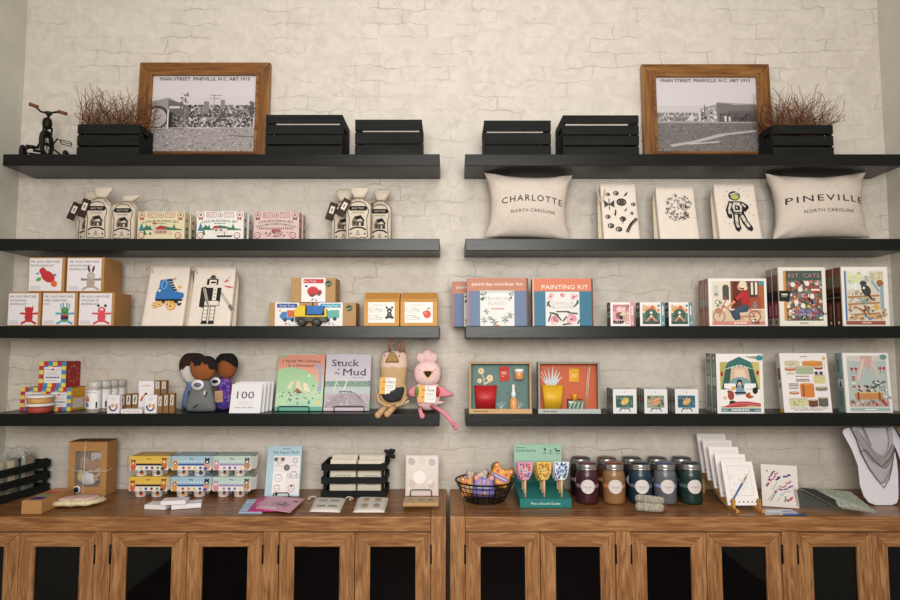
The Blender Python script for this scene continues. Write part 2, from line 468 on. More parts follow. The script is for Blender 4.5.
def cabinet(x0, x1, label, loc_x):
    root = empty('glass_door_cabinet', (loc_x, 0, 0), label=label, cat='cabinet', group='wooden glass door cabinets')
    x0 -= loc_x; x1 -= loc_x
    P = .055; S = .0575; Dw = (x1-x0-2*P-2*S)/6
    m = MB(); m.box(x0+P+.0005, x1-P-.0005, YC, -.012, TC-.053, TC); m.build('cabinet_top', WT if False else [WX], root, bevel=.003)
    m = MB(); m.box(x0+P+.0005, x1-P-.0005, YC+.002, -.013, TC, TC+.0012); m.build('top_boards', WT, root)
    for a in (x0, x1-P):
        m = MB(); m.box(a, a+P, YC-.0005, -.012, .001, TC+.001); m.build('end_post', WZ, root, bevel=.003)
    xs = x0+P; k = 0
    for pair in range(3):
        for i in range(2):
            door(root, xs+.001, xs+Dw-.001, i == 0); xs += Dw
        if pair < 2:
            m = MB(); m.box(xs+.0005, xs+S-.0005, YC, -.02, .10, TC-.0535); m.build('stile', WZ, root, bevel=.0012); xs += S
    m = MB(); m.box(x0+P+.001, x1-P-.001, YC, -.02, .06, .112); m.build('base_rail', WX, root, bevel=.002)
    m = MB(); m.box(x0+P+.001, x1-P-.001, -.03, -.014, .113, TC-.054); m.build('back_panel', dark_in, root)
    xs = x0+P
    for pair in range(3):
        m = MB(); m.box(xs+.002, xs+2*Dw-.002, YC+.06, -.031, .44, .458); m.build('inner_shelf', dark_in, root); xs += 2*Dw+S
    return root
cabinet(-1.8855, -.0145, 'long wooden cabinet with glass doors under the crate of craft kits', -.94)
cabinet(0.0, 1.852, 'long wooden cabinet with glass doors under the candle jars and seed pop stand', .926)

# ------------------------------------------------------------------ shelf 1
crate_m = wood_mat('#121412', '#191b19', '#222422', 'x', .7, key='cratex')
crate_end = wood_mat('#101210', '#161816', '#1d1f1d', 'y', .7, key='cratey')
for q_ in (crate_m, crate_end): q_.node_tree.nodes['Principled BSDF'].inputs['Specular IOR Level'].default_value = .3
def crate(loc, w, d, h, slat_rows, label, group, rz=0.0, gap_depth=True):
    """slatted wooden crate; the slat rows are (bottom, top) pairs; the two ends have a hand hole"""
    root = empty('wooden_crate', loc, rz, label=label, cat='crate', group=group)
    t = .008
    for a, b in slat_rows:
        m = MB(); m.box(-w/2, w/2, 0, t, a, b); m.build('slat', crate_m, root, bevel=.0012)
        m = MB(); m.box(-w/2, w/2, d-t, d, a, b); m.build('slat', crate_m, root, bevel=.0012)
    e = .012
    for sx in (-1, 1):
        xa, xb = (-w/2+.001, -w/2+e) if sx < 0 else (w/2-e, w/2-.001)
        y0, y1 = t+.0003, d-t-.0003; zh = h*.72; hw = min(.04, d*.22); hh = .011; yc = (y0+y1)/2
        m = MB()
        m.box(xa, xb, y0, y1, 0, zh-hh); m.box(xa, xb, y0, y1, zh+hh, h)
        m.box(xa, xb, y0, yc-hw, zh-hh, zh+hh); m.box(xa, xb, yc+hw, y1, zh-hh, zh+hh)
        m.build('end_panel', crate_end, root)
    m = MB()
    n = 4
    for i in range(n):
        a = t+.0005+(d-2*t-.001)*i/n
        m.box(-w/2+e+.0003, w/2-e-.0003, a, a+(d-2*t)/n-.006, .001, .007)
    m.build('bottom_slat_set', crate_m, root)
    return root

def crate_px(pl, pr, ptop, Yf, d, zb, rows, label, group, rz=0.0):
    loc, w, h = spot(pl, pr, ptop, Yf, zb, d)
    return crate(loc, w, d, h, [(max(0, min(h, pz(b, Yf)-zb)), min(h, pz(a, Yf)-zb)) for a, b in rows], label, group, rz), w, h

g = 'empty black slatted crates on the top shelves'
crate_px(265.5, 342.5, 114.8, SF+.01, .18, T1, [(114.8, 123.3), (125, 134), (135.2, 144.2), (146, 157)], 'large empty black slatted crate beside the left framed photo', g)
crate_px(355, 422, 119.6, SF+.012, .16, T1, [(119.6, 130.3), (132.8, 143.6), (145.3, 157)], 'small empty black slatted crate at the end of the top shelf with the tricycle', g)
crate_px(484, 551, 120.5, SF+.012, .16, T1, [(120.5, 131.2), (133.7, 144.3), (146, 157)], 'small empty black slatted crate directly above the Charlotte pillow', g)
crate_px(563, 639, 115.3, SF+.01, .18, T1, [(115.3, 123.6), (125.6, 134.5), (135.7, 145), (146.8, 157)], 'large empty black slatted crate beside the right framed photo', g)
g = 'black planter crates of dried twigs'
pl1, w1, h1 = crate_px(77, 139, 124.3, SF+.025, .12, T1, [(124.3, 133.5), (135.3, 145.5), (147, 157)], 'long black crate filled with dried twigs beside the tricycle ornament', g)
m = MB(); m.box(-w1/2-.014, w1/2+.004, .004, .008, .0, .032)
pl2, w2, h2 = crate_px(773, 833.5, 125, SF+.025, .12, T1, [(125, 133.8), (136, 145.5), (147.3, 157)], 'long black crate filled with dried twigs at the far end above the Pineville pillow', g)
m.b.free()

def twigs(name, root_loc, w, d, h, x_lo, x_hi, zmax, n, seed, label):
    r = random.Random(seed); m = MB()
    for i in range(n):
        x = r.uniform(-w/2+.02, w/2-.02); y = r.uniform(.03, d-.03)
        a = r.gauss(0, .5) + (x/w)*1.0; L_ = r.uniform(.4, 1.0)*(zmax-h) + h*.35
        tx, ty = sin(a)*.75, r.uniform(-.45, .35)
        p = [(x, y, .014)]; q = Vector((x, y, h*.72)); p.append(tuple(q)); steps = 6
        dr = Vector((tx, ty*.4, 1)).normalized()
        for k in range(steps):
            dr = (dr + Vector((r.gauss(0, .46), r.gauss(0, .16), r.gauss(0, .3)))).normalized()
            q = q + dr*L_/steps
            q.x = min(max(q.x, x_lo), x_hi); q.y = min(max(q.y, .012), d-.012); q.z = max(q.z, h*.8)
            if q.z < h + .005: q.x = min(max(q.x, -w/2+.02), w/2-.02)
            p.append(tuple(q))
        m.mi = r.choice((0, 0, 1, 2)); m.tube(p, r.uniform(.0011, .0021), 4, taper=.5)
        if r.random() < .8:
            b = Vector(p[r.randint(3, 6)]); e = b + Vector((r.gauss(0, .022), r.gauss(0, .01), r.uniform(.0, .035)))
            e.x = min(max(e.x, x_lo), x_hi)
            m.tube([b, (b+e)/2 + Vector((r.gauss(0, .006), 0, 0)), e], .0008, 4, taper=.4)
    return m.build(name, [mat('#7b4f33', .8, key='tw1'), mat('#523222', .8, key='tw2'), mat('#9a6f4b', .8, key='tw3')], None, loc=root_loc, label=label, cat='dried twigs', group='bundles of dried twigs in crates')
l1 = pl1.location.copy(); l1.z += .001
l2 = pl2.location.copy(); l2.z += .001
twigs('dried_twig_bundle', l1, w1, .12, h1, pxx(80, -.13, 2.45)-l1.x, pxx(163, -.13, 2.45)-l1.x, pz(84, -.13)-T1, 210, 3, 'reddish dried curly twigs rising from the crate beside the tricycle ornament')
twigs('dried_twig_bundle', l2, w2, .12, h2, pxx(760, -.13, 2.45)-l2.x, pxx(839, -.13, 2.45)-l2.x, pz(82, -.13)-T1, 230, 5, 'brown dried curly twigs rising from the crate above the Pineville pillow')

frame_x = wood_mat('#5a3a1b', '#84582c', '#a3763f', 'x', .42, key='fx')
frame_z = wood_mat('#5a3a1b', '#80552b', '#9c703b', 'z', .42, key='fz')
def picture(pl, pr, ptop, label, scene):
    Yf = -.05; lean = .035; d = .022
    loc, w, h = spot(pl, pr, ptop, Yf, T1, d, lean)
    root = empty('framed_photograph', loc, 0, lean, label, 'framed photograph', 'framed street photographs on the top shelves')
    f = .061
    m = MB()
    m.mi = 0; m.prism([(-w/2, h), (w/2, h), (w/2-f, h-f), (-w/2+f, h-f)], 0, d); m.prism([(-w/2, 0), (w/2, 0), (w/2-f, f), (-w/2+f, f)], 0, d)
    m.mi = 1; m.prism([(-w/2, .0004), (-w/2, h-.0004), (-w/2+f, h-f), (-w/2+f, f)], 0, d); m.prism([(w/2, .0004), (w/2, h-.0004), (w/2-f, h-f), (w/2-f, f)], 0, d)
    fr = m.build('frame', [frame_x, frame_z], root, bevel=.003)
    m = MB()   # raised inner lip
    q = f-.012
    for a in ((-w/2+q, -w/2+f, q, h-q), (w/2-f, w/2-q, q, h-q)): m.box(a[0], a[1], -.005, .004, a[2], a[3])
    m.box(-w/2+f+.0002, w/2-f-.0002, -.005, .004, h-f, h-q); m.box(-w/2+f+.0002, w/2-f-.0002, -.005, .004, q, f)
    m.build('inner_lip', frame_x, fr, bevel=.002)
    iw, ih = w-2*f+.004, h-2*f+.004
    A = Art(iw, ih, 5); scene(A)
    A.build('photograph_print', root, Matrix.Translation((0, .0085, f-.002)))
    m = MB(); m.box(-iw/2, iw/2, .009, .012, f-.002, h-f+.002); m.build('backing_board', mat('#cfc8cc', .7), root)
    return root
PG = '#d3cbce'
def scene_a(A):
    A.rect(0, 0, 1, 1, PG)
    A.rect(.0, .33, 1, .72, '#cfc7c9'); A.rect(0, 0, 1, .32, '#a39a99')
    # building with a round arch
    A.poly([(0, .3), (0, .66), (.16, .71), (.3, .62), (.3, .3)], '#9a9291')
    A.poly([(.16, .3), (.16, .69), (.32, .62), (.32, .3)], '#6f6867'); A.rect(.17, .57, .3, .6, '#cfc8c8')
    A.circ(.06, .46, .15, '#4b4645'); A.circ(.055, .45, .125, '#bab1b0'); A.rect(.0, .3, .02, .55, '#d0c9c9')
    A.rect(.17, .32, .21, .52, '#2e2a2a'); A.rect(.155, .3, .168, .56, '#ddd6d6')
    A.blobs(.2, .32, .98, .5, 620, .006, .022, ['#4b4544', '#625c5b', '#777070', '#383333', '#8c8483', '#a39b9a'])
    A.blobs(.32, .45, .98, .62, 600, .006, .02, ['#443f3f', '#5b5554', '#736c6b', '#878080', '#625c5b', '#4b4545', '#9a9291'])
    A.blobs(.27, .45, .36, .78, 60, .005, .018, ['#6d6665', '#807877'])
    A.blobs(.93, .5, .99, .67, 14, .01, .03, ['#6d6665', '#565050'])
    A.rect(.5, .5, .55, .66, '#8a8281'); A.rect(.66, .55, .7, .68, '#8d8584')
    A.line([(.585, .34), (.6, .75)], .008, '#9f9796'); A.line([(.56, .745), (.67, .735)], .006, '#8d8584'); A.line([(.56, .7), (.65, .7)], .005, '#8d8584')
    A.blobs(.3, .32, .98, .4, 50, .006, .016, ['#d5cecd', '#bdb5b4', '#2f2b2a'])
    A.blobs(.03, .01, .99, .3, 420, .004, .016, ['#b2a9a7', '#999090', '#877f7d', '#c1b8b6'])
    A.line([(.0, .31), (.3, .315), (.6, .3)], .01, '#c9c1bf'); A.line([(.75, .22), (.98, .2)], .012, '#7b7372')
    A.text('MAIN STREET, PINEVILLE, N.C. ABT.1915', .5, .935, .04, '#2a262c', fit=.86, serif=True)
def scene_b(A):
    A.rect(0, 0, 1, 1, PG); A.rect(0, .4, 1, .62, '#cac2c4')
    A.rect(0, 0, 1, .41, '#7d7573')
    A.blobs(.0, .41, .42, .53, 200, .006, .022, ['#857d7c', '#736b6a', '#958d8c'])
    A.poly([(.6, .4), (.6, .66), (.74, .65), (.75, .63), (1, .63), (1, .4)], '#7d7675')
    A.poly([(.44, .4), (.44, .58), (.6, .64), (.6, .4)], '#a29a99'); A.rect(.7, .4, 1, .55, '#6b6463')
    A.line([(.6, .66), (.75, .645), (1, .635)], .014, '#9f9796')
    A.blobs(.44, .4, .6, .6, 40, .008, .025, ['#d8d1d0', '#544e4d', '#c0b8b7'])
    A.blobs(.62, .39, .99, .52, 120, .005, .02, ['#4d4746', '#5b5554', '#3f3a39'])
    A.rect(.67, .41, .69, .48, '#d8d1d0'); A.rect(.71, .41, .73, .47, '#cfc8c7'); A.line([(.48, .4), (.48, .63)], .008, '#413c3b')
    A.poly([(.3, .42), (.36, .53), (.37, .42)], '#cfc8c7')
    A.rect(0, .385, 1, .405, '#a79f9d')
    A.blobs(.01, .01, .99, .38, 520, .004, .016, ['#716968', '#857d7b', '#948c8a', '#655e5d'])
    A.poly([(.15, .07), (.4, .13), (.7, .23), (.98, .27), (.98, .3), (.6, .24), (.35, .15), (.12, .1)], '#b8b0ae')
    A.poly([(.3, .1), (.6, .13), (.62, .15), (.34, .12)], '#c4bcba')
    A.text('MAIN STREET, PINEVILLE, N.C. ABT 1915', .5, .935, .04, '#2a262c', fit=.88, serif=True)
picture(134, 267, 62.3, 'wood-framed black and white street photo with a line of trees and a telegraph pole', scene_a)
picture(645, 775, 64, 'wood-framed black and white street photo with a bare dirt field and square building', scene_b)

# small tricycle ornament
def tricycle():
    x0 = pxx(42, -.17, 2.35); root = empty('tricycle_ornament', (x0, -.145, T1+EPS), radians(28), label='small dark metal tricycle ornament with brown handlebar grips', cat='ornament')
    iron = mat('#2a2520', .5, .7, var=.3); grip = mat('#7a4a2c', .6); tyre = mat('#231f1b', .8)
    fx = 0.004; R = .058; a = radians(74)
    W = Matrix.Translation((fx, -.01, R+.003)) @ Matrix.Rotation(a, 4, 'Z')
    circ = lambda r, n=28: [(r*cos(2*pi*i/n), 0, r*sin(2*pi*i/n)) for i in range(n)]
    m = MB(); m.tube([W @ Vector(p) for p in circ(R-.006)], .0085, 8, True); fw = m.build('front_wheel', tyre, root)
    m = MB(); m.tube([W @ Vector(p) for p in circ(R-.016)], .003, 6, True)
    for i in range(8): m.tube([W @ Vector((0, 0, 0)), W @ Vector(((R-.016)*cos(i*pi/4), 0, (R-.016)*sin(i*pi/4)))], .0012, 5)
    m.tube([W @ Vector((0, -.02, 0)), W @ Vector((0, .02, 0))], .005, 8); m.build('rim', iron, fw)
    top = Vector((fx, .012, .185))
    m = MB()
    for s in (-1, 1): m.tube([W @ Vector((0, s*.016, 0)), W @ Vector((.004, s*.016, R+.012)), Vector((fx, .002, .150))], .004, 6)
    m.tube([(fx, .002, .145), top, top+Vector((0, .002, .015))], .006, 8)
    m.build('fork', iron, root)
    m = MB(); m.lathe([(.004, -.024), (.016, -.02), (.020, 0), (.016, .018), (.006, .024)], 14, M=Matrix.Translation((fx, -.02, .147)) @ Matrix.Diagonal((.95, .8, 1.05, 1))); m.build('headlight', iron, root)
    m = MB(); hz = .205
    P = [(-.068, .0, hz+.02), (-.048, 0, hz+.015), (-.028, .003, hz-.003), (0, .012, hz-.004), (.022, .01, hz+.005), (.04, .0, hz+.007), (.062, -.004, hz+.001)]
    m.tube([(fx+p[0], p[1], p[2]) for p in P], .0042, 8); m.rbox(fx-.012, fx+.012, .002, .022, hz-.010, hz+.004, .003); m.build('handlebar', iron, root)
    for p, q in (((-.07, 0, hz+.0215), (-.036, .002, hz+.0135)), ((.034, 0, hz+.0075), (.068, -.005, hz+.0005))):
        m = MB(); m.tube([(fx+p[0], p[1], p[2]), (fx+q[0], q[1], q[2])], .0075, 10); m.build('grip', grip, root, label='brown wooden grip')
    # frame and rear axle
    m = MB()
    m.tube([(fx, .006, .15), (-.01, .03, .11), (-.02, .06, .06), (-.02, .075, .036)], .005, 6)
    m.tube([(-.088, .075, .034), (.072, .075, .034)], .0035, 6)
    m.tube([(-.02, .06, .06), (-.05, .02, .05), (-.075, .06, .045)], .003, 6); m.tube([(.0, .03, .07), (.035, .05, .05), (.06, .072, .036)], .0035, 6)
    m.build('frame', iron, root)
    for s in (-.088, .068):
        Wr = Matrix.Translation((s, .075, .034)) @ Matrix.Rotation(radians(80), 4, 'Z')
        m = MB(); m.tube([Wr @ Vector(p) for p in circ(.026, 20)], .0075, 8, True)
        for i in range(5): m.tube([Wr @ Vector((0, 0, 0)), Wr @ Vector((.024*cos(i*1.257), 0, .024*sin(i*1.257)))], .0018, 5)
        m.build('rear_wheel', tyre, root)
    m = MB(); m.rbox(-.075, -.04, .03, .06, .05, .060, .003); m.tube([(-.04, .04, .05), (-.02, .0, .064)], .003, 6); m.build('footrest', iron, root)
    m = MB(); c = (.075, -.02, .075)
    for dz in (-.009, .009): m.tube([(c[0]-.017, c[1], c[2]+dz), (c[0]+.017, c[1]+.004, c[2]+dz-.003)], .0018, 5)
    m.tube([(c[0]-.017, c[1], c[2]+.009), (c[0]-.02, c[1], c[2]), (c[0]-.017, c[1], c[2]-.009)], .0018, 5); m.tube([(c[0]+.017, c[1]+.004, c[2]+.006), (c[0]+.021, c[1]+.004, c[2]-.003), (c[0]+.017, c[1]+.004, c[2]-.012)], .0018, 5)
    m.tube([(c[0]-.018, c[1], c[2]), (c[0]+.019, c[1]+.003, c[2]-.003)], .0016, 5)
    m.build('pedal', iron, root, label='open cage pedal')
    m = MB(); m.tube([(.01, -.012, .062), (.03, -.018, .064), (.044, -.02, .088), (.056, -.02, .078)], .003, 6); m.build('crank', iron, root)
    m = MB(); m.tube([(-.005, .01, .066), (-.025, .01, .064), (-.03, .012, .04)], .003, 6); m.rbox(-.045, -.016, .002, .022, .028, .036, .002); m.build('pedal', iron, root)
    # saddle
    m = MB(); m.ell((-.012, .07, .12), .02, .03, .008); m.tube([(-.012, .07, .115), (-.015, .062, .062)], .004, 6); m.build('saddle', iron, root)
tricycle()
# ------------------------------------------------------------------ shelf 2, left: drawstring bags of blocks
cotton = mat('#cfc3b3', .9, var=.05, scale=18, bump=.15)
INK = '#2b2320'
def block_bag(pl, pr, pbody, pknot, Yf, label, tag_side=None, tag_tilt=.4, rz=0.0, bow=False, knot_dx=0.0):
    d = .056
    loc, w, h = spot(pl, pr, pbody, Yf, T2, d)
    hk = pz(pknot, Yf+d/2) - T2
    root = empty('drawstring_bag', (loc[0], Yf, T2+EPS), rz, label=label, cat='bag', group='drawstring bags of wooden blocks')
    m = MB(); c = d/2; nk = h + (hk-h)*.22
    m.loft([(0, w/2*.96, d/2*.94, 0, c), (.006, w/2, d/2, 0, c), (h*.9, w/2, d/2, 0, c), (h*.97, w/2*.93, d/2*.85, 0, c), (h, w/2*.7, d/2*.62, 0, c), (nk, w*.2, d*.16, knot_dx*.4, c)], p=7)
    m.build('sack', cotton, root)
    m = MB(); k = hk-nk
    m.loft([(nk, w*.19, d*.15, knot_dx*.4, c), (nk+k*.25, w*.25, d*.22, knot_dx*.6, c), (nk+k*.65, w*.37, d*.2, knot_dx, c), (nk+k*.9, w*.36, d*.1, knot_dx*1.2+.002, c), (hk, w*.24, d*.04, knot_dx*1.4+.004, c)], p=3, n=18)
    m.build('gathered_top', cotton, root)
    m = MB(); r = w*.205
    for zz in (nk-.002, nk+.002): m.tube([(knot_dx*.4 + r*cos(i*.4488), c + d*.18*sin(i*.4488), zz) for i in range(14)], .0017, 5, True)
    for s in (-1, 1): m.tube([(knot_dx*.4 + s*r*.6, c-d*.15, nk), (s*w*.35, -.002, h*.99), (s*w*.5, -.004, h*.95 - (.0 if s < 0 else .012))], .0013, 5)
    m.build('cord', mat('#8e7c5a', .9), root)
    A = Art(w*.92, h, 3)
    out = [(.1, .06), (.2, .03), (.35, .05), (.5, .02), (.65, .05), (.8, .03), (.93, .07), (.9, .2), (.88, .55), (.94, .66), (.95, .76), (.87, .84), (.78, .93), (.6, .97), (.4, .97), (.22, .93), (.13, .84), (.05, .76), (.06, .66), (.12, .55), (.1, .2), (.1, .06)]
    A.line(out, .016, INK)
    A.rect(.2, .735, .8, .855, INK); A.circ(.2, .795, .06, INK); A.circ(.8, .795, .06, INK)
    A.text('ROY TOY', .5, .77, .052, '#d9cdbb', fit=.52, bold=.03)
    A.text('WOODEN', .5, .665, .035, INK, fit=.5, bold=.02)
    A.poly([(.22, .44), (.34, .58), (.62, .62), (.8, .47), (.72, .46), (.62, .53), (.4, .49)], INK)
    A.poly([(.24, .34), (.24, .46), (.36, .56), (.46, .46), (.46, .34)], '#7d7266'); A.rect(.46, .34, .76, .46, '#4b423c')
    for i in range(4): A.line([(.24, .36+.03*i), (.46, .36+.03*i)], .008, INK)
    A.rect(.54, .34, .62, .43, '#c5b9a6'); A.rect(.31, .38, .38, .44, INK)
    A.line([(.16, .24), (.3, .29), (.5, .305), (.7, .29), (.84, .24)], .035, INK)
    A.line([(.5, .22), (.42, .11), (.58, .11), (.5, .22)], .01, '#6d6258'); A.line([(.5, .2), (.5, .11)], .008, '#6d6258')
    A.circ(.2, .14, .022, INK); A.circ(.8, .14, .022, INK)
    A.build('sack_print', root, rough=.9)
    if tag_side is not None:
        tw, th = .034, .078
        M = Matrix.Translation((tag_side*w*.42, -.005, h*1.02)) @ Matrix.Rotation(tag_tilt, 4, 'Y') @ Matrix.Rotation(.03, 4, 'X')
        m = MB(); m.box(-tw/2, tw/2, -.0015, 0, -th, 0, M); t = m.build('paper_tag', mat('#3a2620', .7), root, label='dark brown paper tag')
        A = Art(tw, th, 2); A.rect(.22, .38, .78, .8, '#d8cfc4'); A.rect(.42, .5, .56, .68, '#5a4a42')
        A.build('tag_print', t, M @ Matrix.Translation((0, -.0016, -th)))
        m = MB(); m.tube([M @ Vector((0, -.001, -.006)), M @ Vector((0, -.003, .006)), (0, c, nk)], .001, 5); m.build('tag_string', mat('#8e7c5a', .9), t)
    return root
block_bag(75.5, 101, 204, 191, -.118, 'cotton drawstring bag of blocks half hidden behind its neighbour near the left wall', -1, .42)
block_bag(84, 108.5, 200.5, 187, -.196, 'cotton drawstring bag of blocks in front, nearest the left wall', -.85, .35, knot_dx=.008)
block_bag(110.5, 134, 203, 195, -.18, 'cotton drawstring bag of blocks touching the cream log building set box', None, knot_dx=.016)
block_bag(331, 355.5, 204, 189.5, -.122, 'cotton drawstring bag behind its neighbours with large tilted brown tag, beside the pink box', -.85, .32)
block_bag(345.5, 370.5, 200.5, 187.5, -.196, 'cotton drawstring bag at the front of the cluster beside the pink log set', -.95, .5)
block_bag(368.5, 391, 203.5, 189, -.122, 'cotton drawstring bag of blocks with a half-hidden tag, nearest the shelf end', -1.05, .3, knot_dx=.005)

# log building sets
def log_set(pl, pr, ptop, Yf, base, label, n_behind, variant, behind_label):
    d = .047
    loc, w, h = spot(pl, pr, ptop, Yf, T2, d)
    bm_ = mat(base, .6, var=.04)
    def side_print(o):
        A = Art(d, h, 4); A.rect(.01, .01, .99, .99, base); A.rect(.3, .08, .7, .45, '#5d5548'); A.rect(.35, .2, .65, .35, '#b9ae98'); A.circ(.5, .7, .06, '#8a3a34')
        A.build('side_print', o, side_M(w, d))
    m = MB(); m.box(-w/2, w/2, 0, d, 0, h)
    o = m.build('log_building_set', bm_, None, loc=loc, bevel=.0015, label=label, cat='toy box', group='log building set boxes')
    side_print(o)
    A = Art(w, h, 6); red = '#b5332d'; grn = '#2f7a5c'; dk = '#40372f'
    if variant == 2: red, grn, dk = '#a5474c', '#6f6a62', '#4c4040'
    for u in (.09, .91):
        A.poly([(u-.05, .7), (u-.02, .86), (u+.0, .7)], red if variant != 2 else dk); A.poly([(u, .7), (u+.02, .86), (u+.05, .7)], red if variant != 2 else dk)
        A.circ(u, .87, .115, red); A.circ(u, .87, .095, base); A.circ(u, .87, .05, '#8d8375')
    A.rect(.21, .78, .42, .96, red); A.rect(.22, .795, .41, .945, base); A.text('ROY', .315, .815, .115, red, fit=.16, bold=.04)
    A.rect(.58, .78, .79, .96, red); A.rect(.59, .795, .78, .945, base); A.text('TOY', .685, .815, .115, red, fit=.16, bold=.04)
    A.circ(.5, .87, .09, dk); A.circ(.5, .87, .075, base); A.circ(.5, .87, .03, red)
    A.text('LOG BUILDING SET', .5, .62, .085, dk, fit=.76, bold=.025, arch=.05)
    A.words(.38, .62, .55, .03, '#8d8375')
    if variant < 2:
        A.poly([(.1, .34), (.2, .5), (.32, .36), (.5, .5), (.72, .42), (.95, .36), (.95, .33), (.1, .33)], grn)
        for u, v, s in ((.09, .3, .3), (.19, .34, .2), (.27, .34, .19), (.16, .16, .2), (.78, .34, .22)):
            A.poly([(u-.04*s/.2, v), (u, v+s), (u+.04*s/.2, v)], grn if u > .1 else '#3d7f94')
    if variant == 0:
        A.poly([(.36, .34), (.46, .48), (.62, .46), (.6, .34)], red); A.rect(.37, .2, .64, .35, '#c9a99b'); A.rect(.33, .26, .4, .6, '#d0b6a4'); A.rect(.32, .55, .41, .6, red)
        for i in range(5): A.rect(.4+.047*i, .22, .42+.047*i, .31, '#8c4640')
        A.circ(.7, .22, .07, '#d8b7a5'); A.rect(.26, .17, .3, .24, dk)
        A.poly([(.5, .47), (.75, .37), (.9, .36), (.66, .44)], '#57715f')
    elif variant == 1:
        A.poly([(.34, .38), (.38, .48), (.62, .46), (.68, .38)], red); A.poly([(.42, .48), (.62, .47), (.7, .4), (.5, .4)], grn)
        A.rect(.37, .22, .66, .38, '#d9d2c6'); A.rect(.4, .3, .45, .35, dk); A.rect(.5, .3, .55, .35, dk)
        A.poly([(.42, .14), (.78, .14), (.75, .08), (.46, .08)], dk); A.line([(.6, .14), (.6, .24)], .02, dk)
    else:
        A.line([(.06, .45), (.3, .53), (.5, .55), (.7, .53), (.94, .45)], .06, '#a9a198')
        for i in range(16): A.rect(.12+.048*i, .36, .145+.048*i, .42, '#7b6460' if i % 3 else red)
        A.rect(.4, .27, .6, .35, red)
        A.blobs(.15, .08, .85, .28, 40, .015, .04, [red, dk, '#a08f86', '#8c4a48'])
    for u in (.09, .87):
        A.circ(u, .14, .115, red); A.circ(u, .14, .09, base); A.text('150' if u < .5 else '100', u, .115, .05, dk, bold=.03)
    A.build('front_print', o)
    for k in range(n_behind):
        m = MB(); m.box(-w/2, w/2, 0, d, 0, h*.985)
        q = m.build('log_building_set', mat(base, .6, var=.04), None, loc=(loc[0]+.004*(k+1), loc[1]+(d+.004)*(k+1), loc[2]), bevel=.0015, label=behind_label, cat='toy box', group='log building set boxes')
        side_print(q)
log_set(137.5, 184.5, 211.6, -.19, '#d9cfae', 'cream log building set box with a red-roofed cabin and green trees', 1, 0, 'cream log building set box directly behind the front cream one')
log_set(196.5, 243.5, 211.3, -.19, '#e2e0dc', 'white log building set box with a red roof and a canoe shape', 1, 1, 'white log building set box directly behind the front white one')
log_set(253.5, 299, 211.5, -.19, '#d3b9b4', 'pink log building set box, plain red and grey drawing', 1, 2, 'pink log building set box directly behind the front pink one')

# ------------------------------------------------------------------ printed cloth bags (shelf 2 right, shelf 3 left)
canvas = mat('#e0d5ca', .92, var=.035, scale=40, bump=.12)
def cloth_bag(pl, pr, ptop, Yf, zb, lean, label, art, loop=None, d=.05, side=0):
    loc, w, h = spot(pl, pr, ptop, Yf, zb, 0, lean)
    k = tan(lean); h *= cos(lean)
    root = empty('printed_cloth_bag', loc, 0, 0, label, 'cloth bag', 'printed cloth bags')
    prof = [(0, .40), (.02, .50), (.12, .52), (.35, .5), (.6, .42), (.8, .3), (.93, .17), (1, .08)]
    yb = d*.5
    secs = [(h*a, w/2*(1-.03*a), d*b, 0, d*b) for a, b in prof]
    m = MB(); m.loft(secs, n=36, p=9); shear(m.build('cloth_body', canvas, root), k)
    m = MB()   # loose back layer showing at the side
    m.prism([(side*.022-w*.46, .0), (side*.022+w*.46, .0), (side*.016+w*.44, h*.72), (side*.01+w*.42, h*.92), (side*.01-w*.42, h*.92), (side*.016-w*.44, h*.72)], d*.62, d*.72)
    shear(m.build('back_layer', mat('#c9bba8', .92, var=.05, bump=.1), root), k)
    if loop is not None:
        sx, L_ = loop; m = MB()
        x = sx*(w/2-.014)
        P = [(x+sx*.0, .004, h*.985), (x+sx*.004, -.003, h+L_*.1), (x+sx*.016, -.006, h*1.0+.012), (x+sx*.026, -.006, h-.02), (x+sx*.026, -.005, h-L_*.7), (x+sx*.016, -.006, h-L_), (x+sx*.004, -.006, h-L_*.8), (x-sx*.004, -.004, h-.03)]
        m.tube(P, .0032, 6); shear(m.build('loop_handle', cotton, root), k)
    A = Art(w*.94, h, 9); art(A)
    def warp(x, z, dep):
        return Vector((x, -dep-.0012 + k*z, z))
    A.build('bag_print', root, warp=warp, rough=.9)
    return root
IK = '#2a2624'
def art_nature(A):
    def bug(u, v, s, kind):
        if kind == 'ring': (A.ring(u, v, s, s*.28, IK, 9, ry=s*.8), A.ring(u+.02, v-.004, s*.45, s*.25, '#4a4440', 8), A.line([(u-s*.5, v+s*.2), (u+s*.6, v-s*.3)], s*.18, IK))
        elif kind == 'leaf': A.poly([(u-s, v-s*.5), (u, v+s*.2), (u+s*1.1, v+s*.7), (u+s*.3, v-s*.3)], IK)
        elif kind == 'moth':
            for sx in (-1, 1): A.poly([(u, v), (u+sx*s*1.6, v+s*.8), (u+sx*s*1.4, v-.01), (u+sx*s*1.5, v-s*.6)], '#4a4440')
            A.line([(u, v-s), (u, v+s)], .012, IK)
    for q in ((.18, .8, .04, 'ring'), (.42, .82, .05, 'ring'), (.7, .8, .07, 'leaf'), (.2, .62, .1, 'moth'), (.56, .66, .085, 'ring'), (.9, .62, .04, 'ring'), (.35, .46, .05, 'leaf'), (.66, .52, .05, 'leaf'), (.13, .4, .045, 'ring'), (.56, .36, .055, 'ring'), (.2, .24, .055, 'ring'), (.42, .18, .055, 'ring'), (.84, .46, .03, 'moth')): bug(*q)
    A.circ(.56, .66, .05, '#5a544f'); A.line([(.66, .14), (.78, .26), (.95, .36)], .05, IK); A.line([(.66, .14), (.95, .36)], .02, '#7b746c'); A.circ(.56, .38, .04, '#4a4440', .025)
    A.line([(.55, .34), (.55, .28)], .012, IK); A.line([(.35, .42), (.37, .52)], .02, IK)
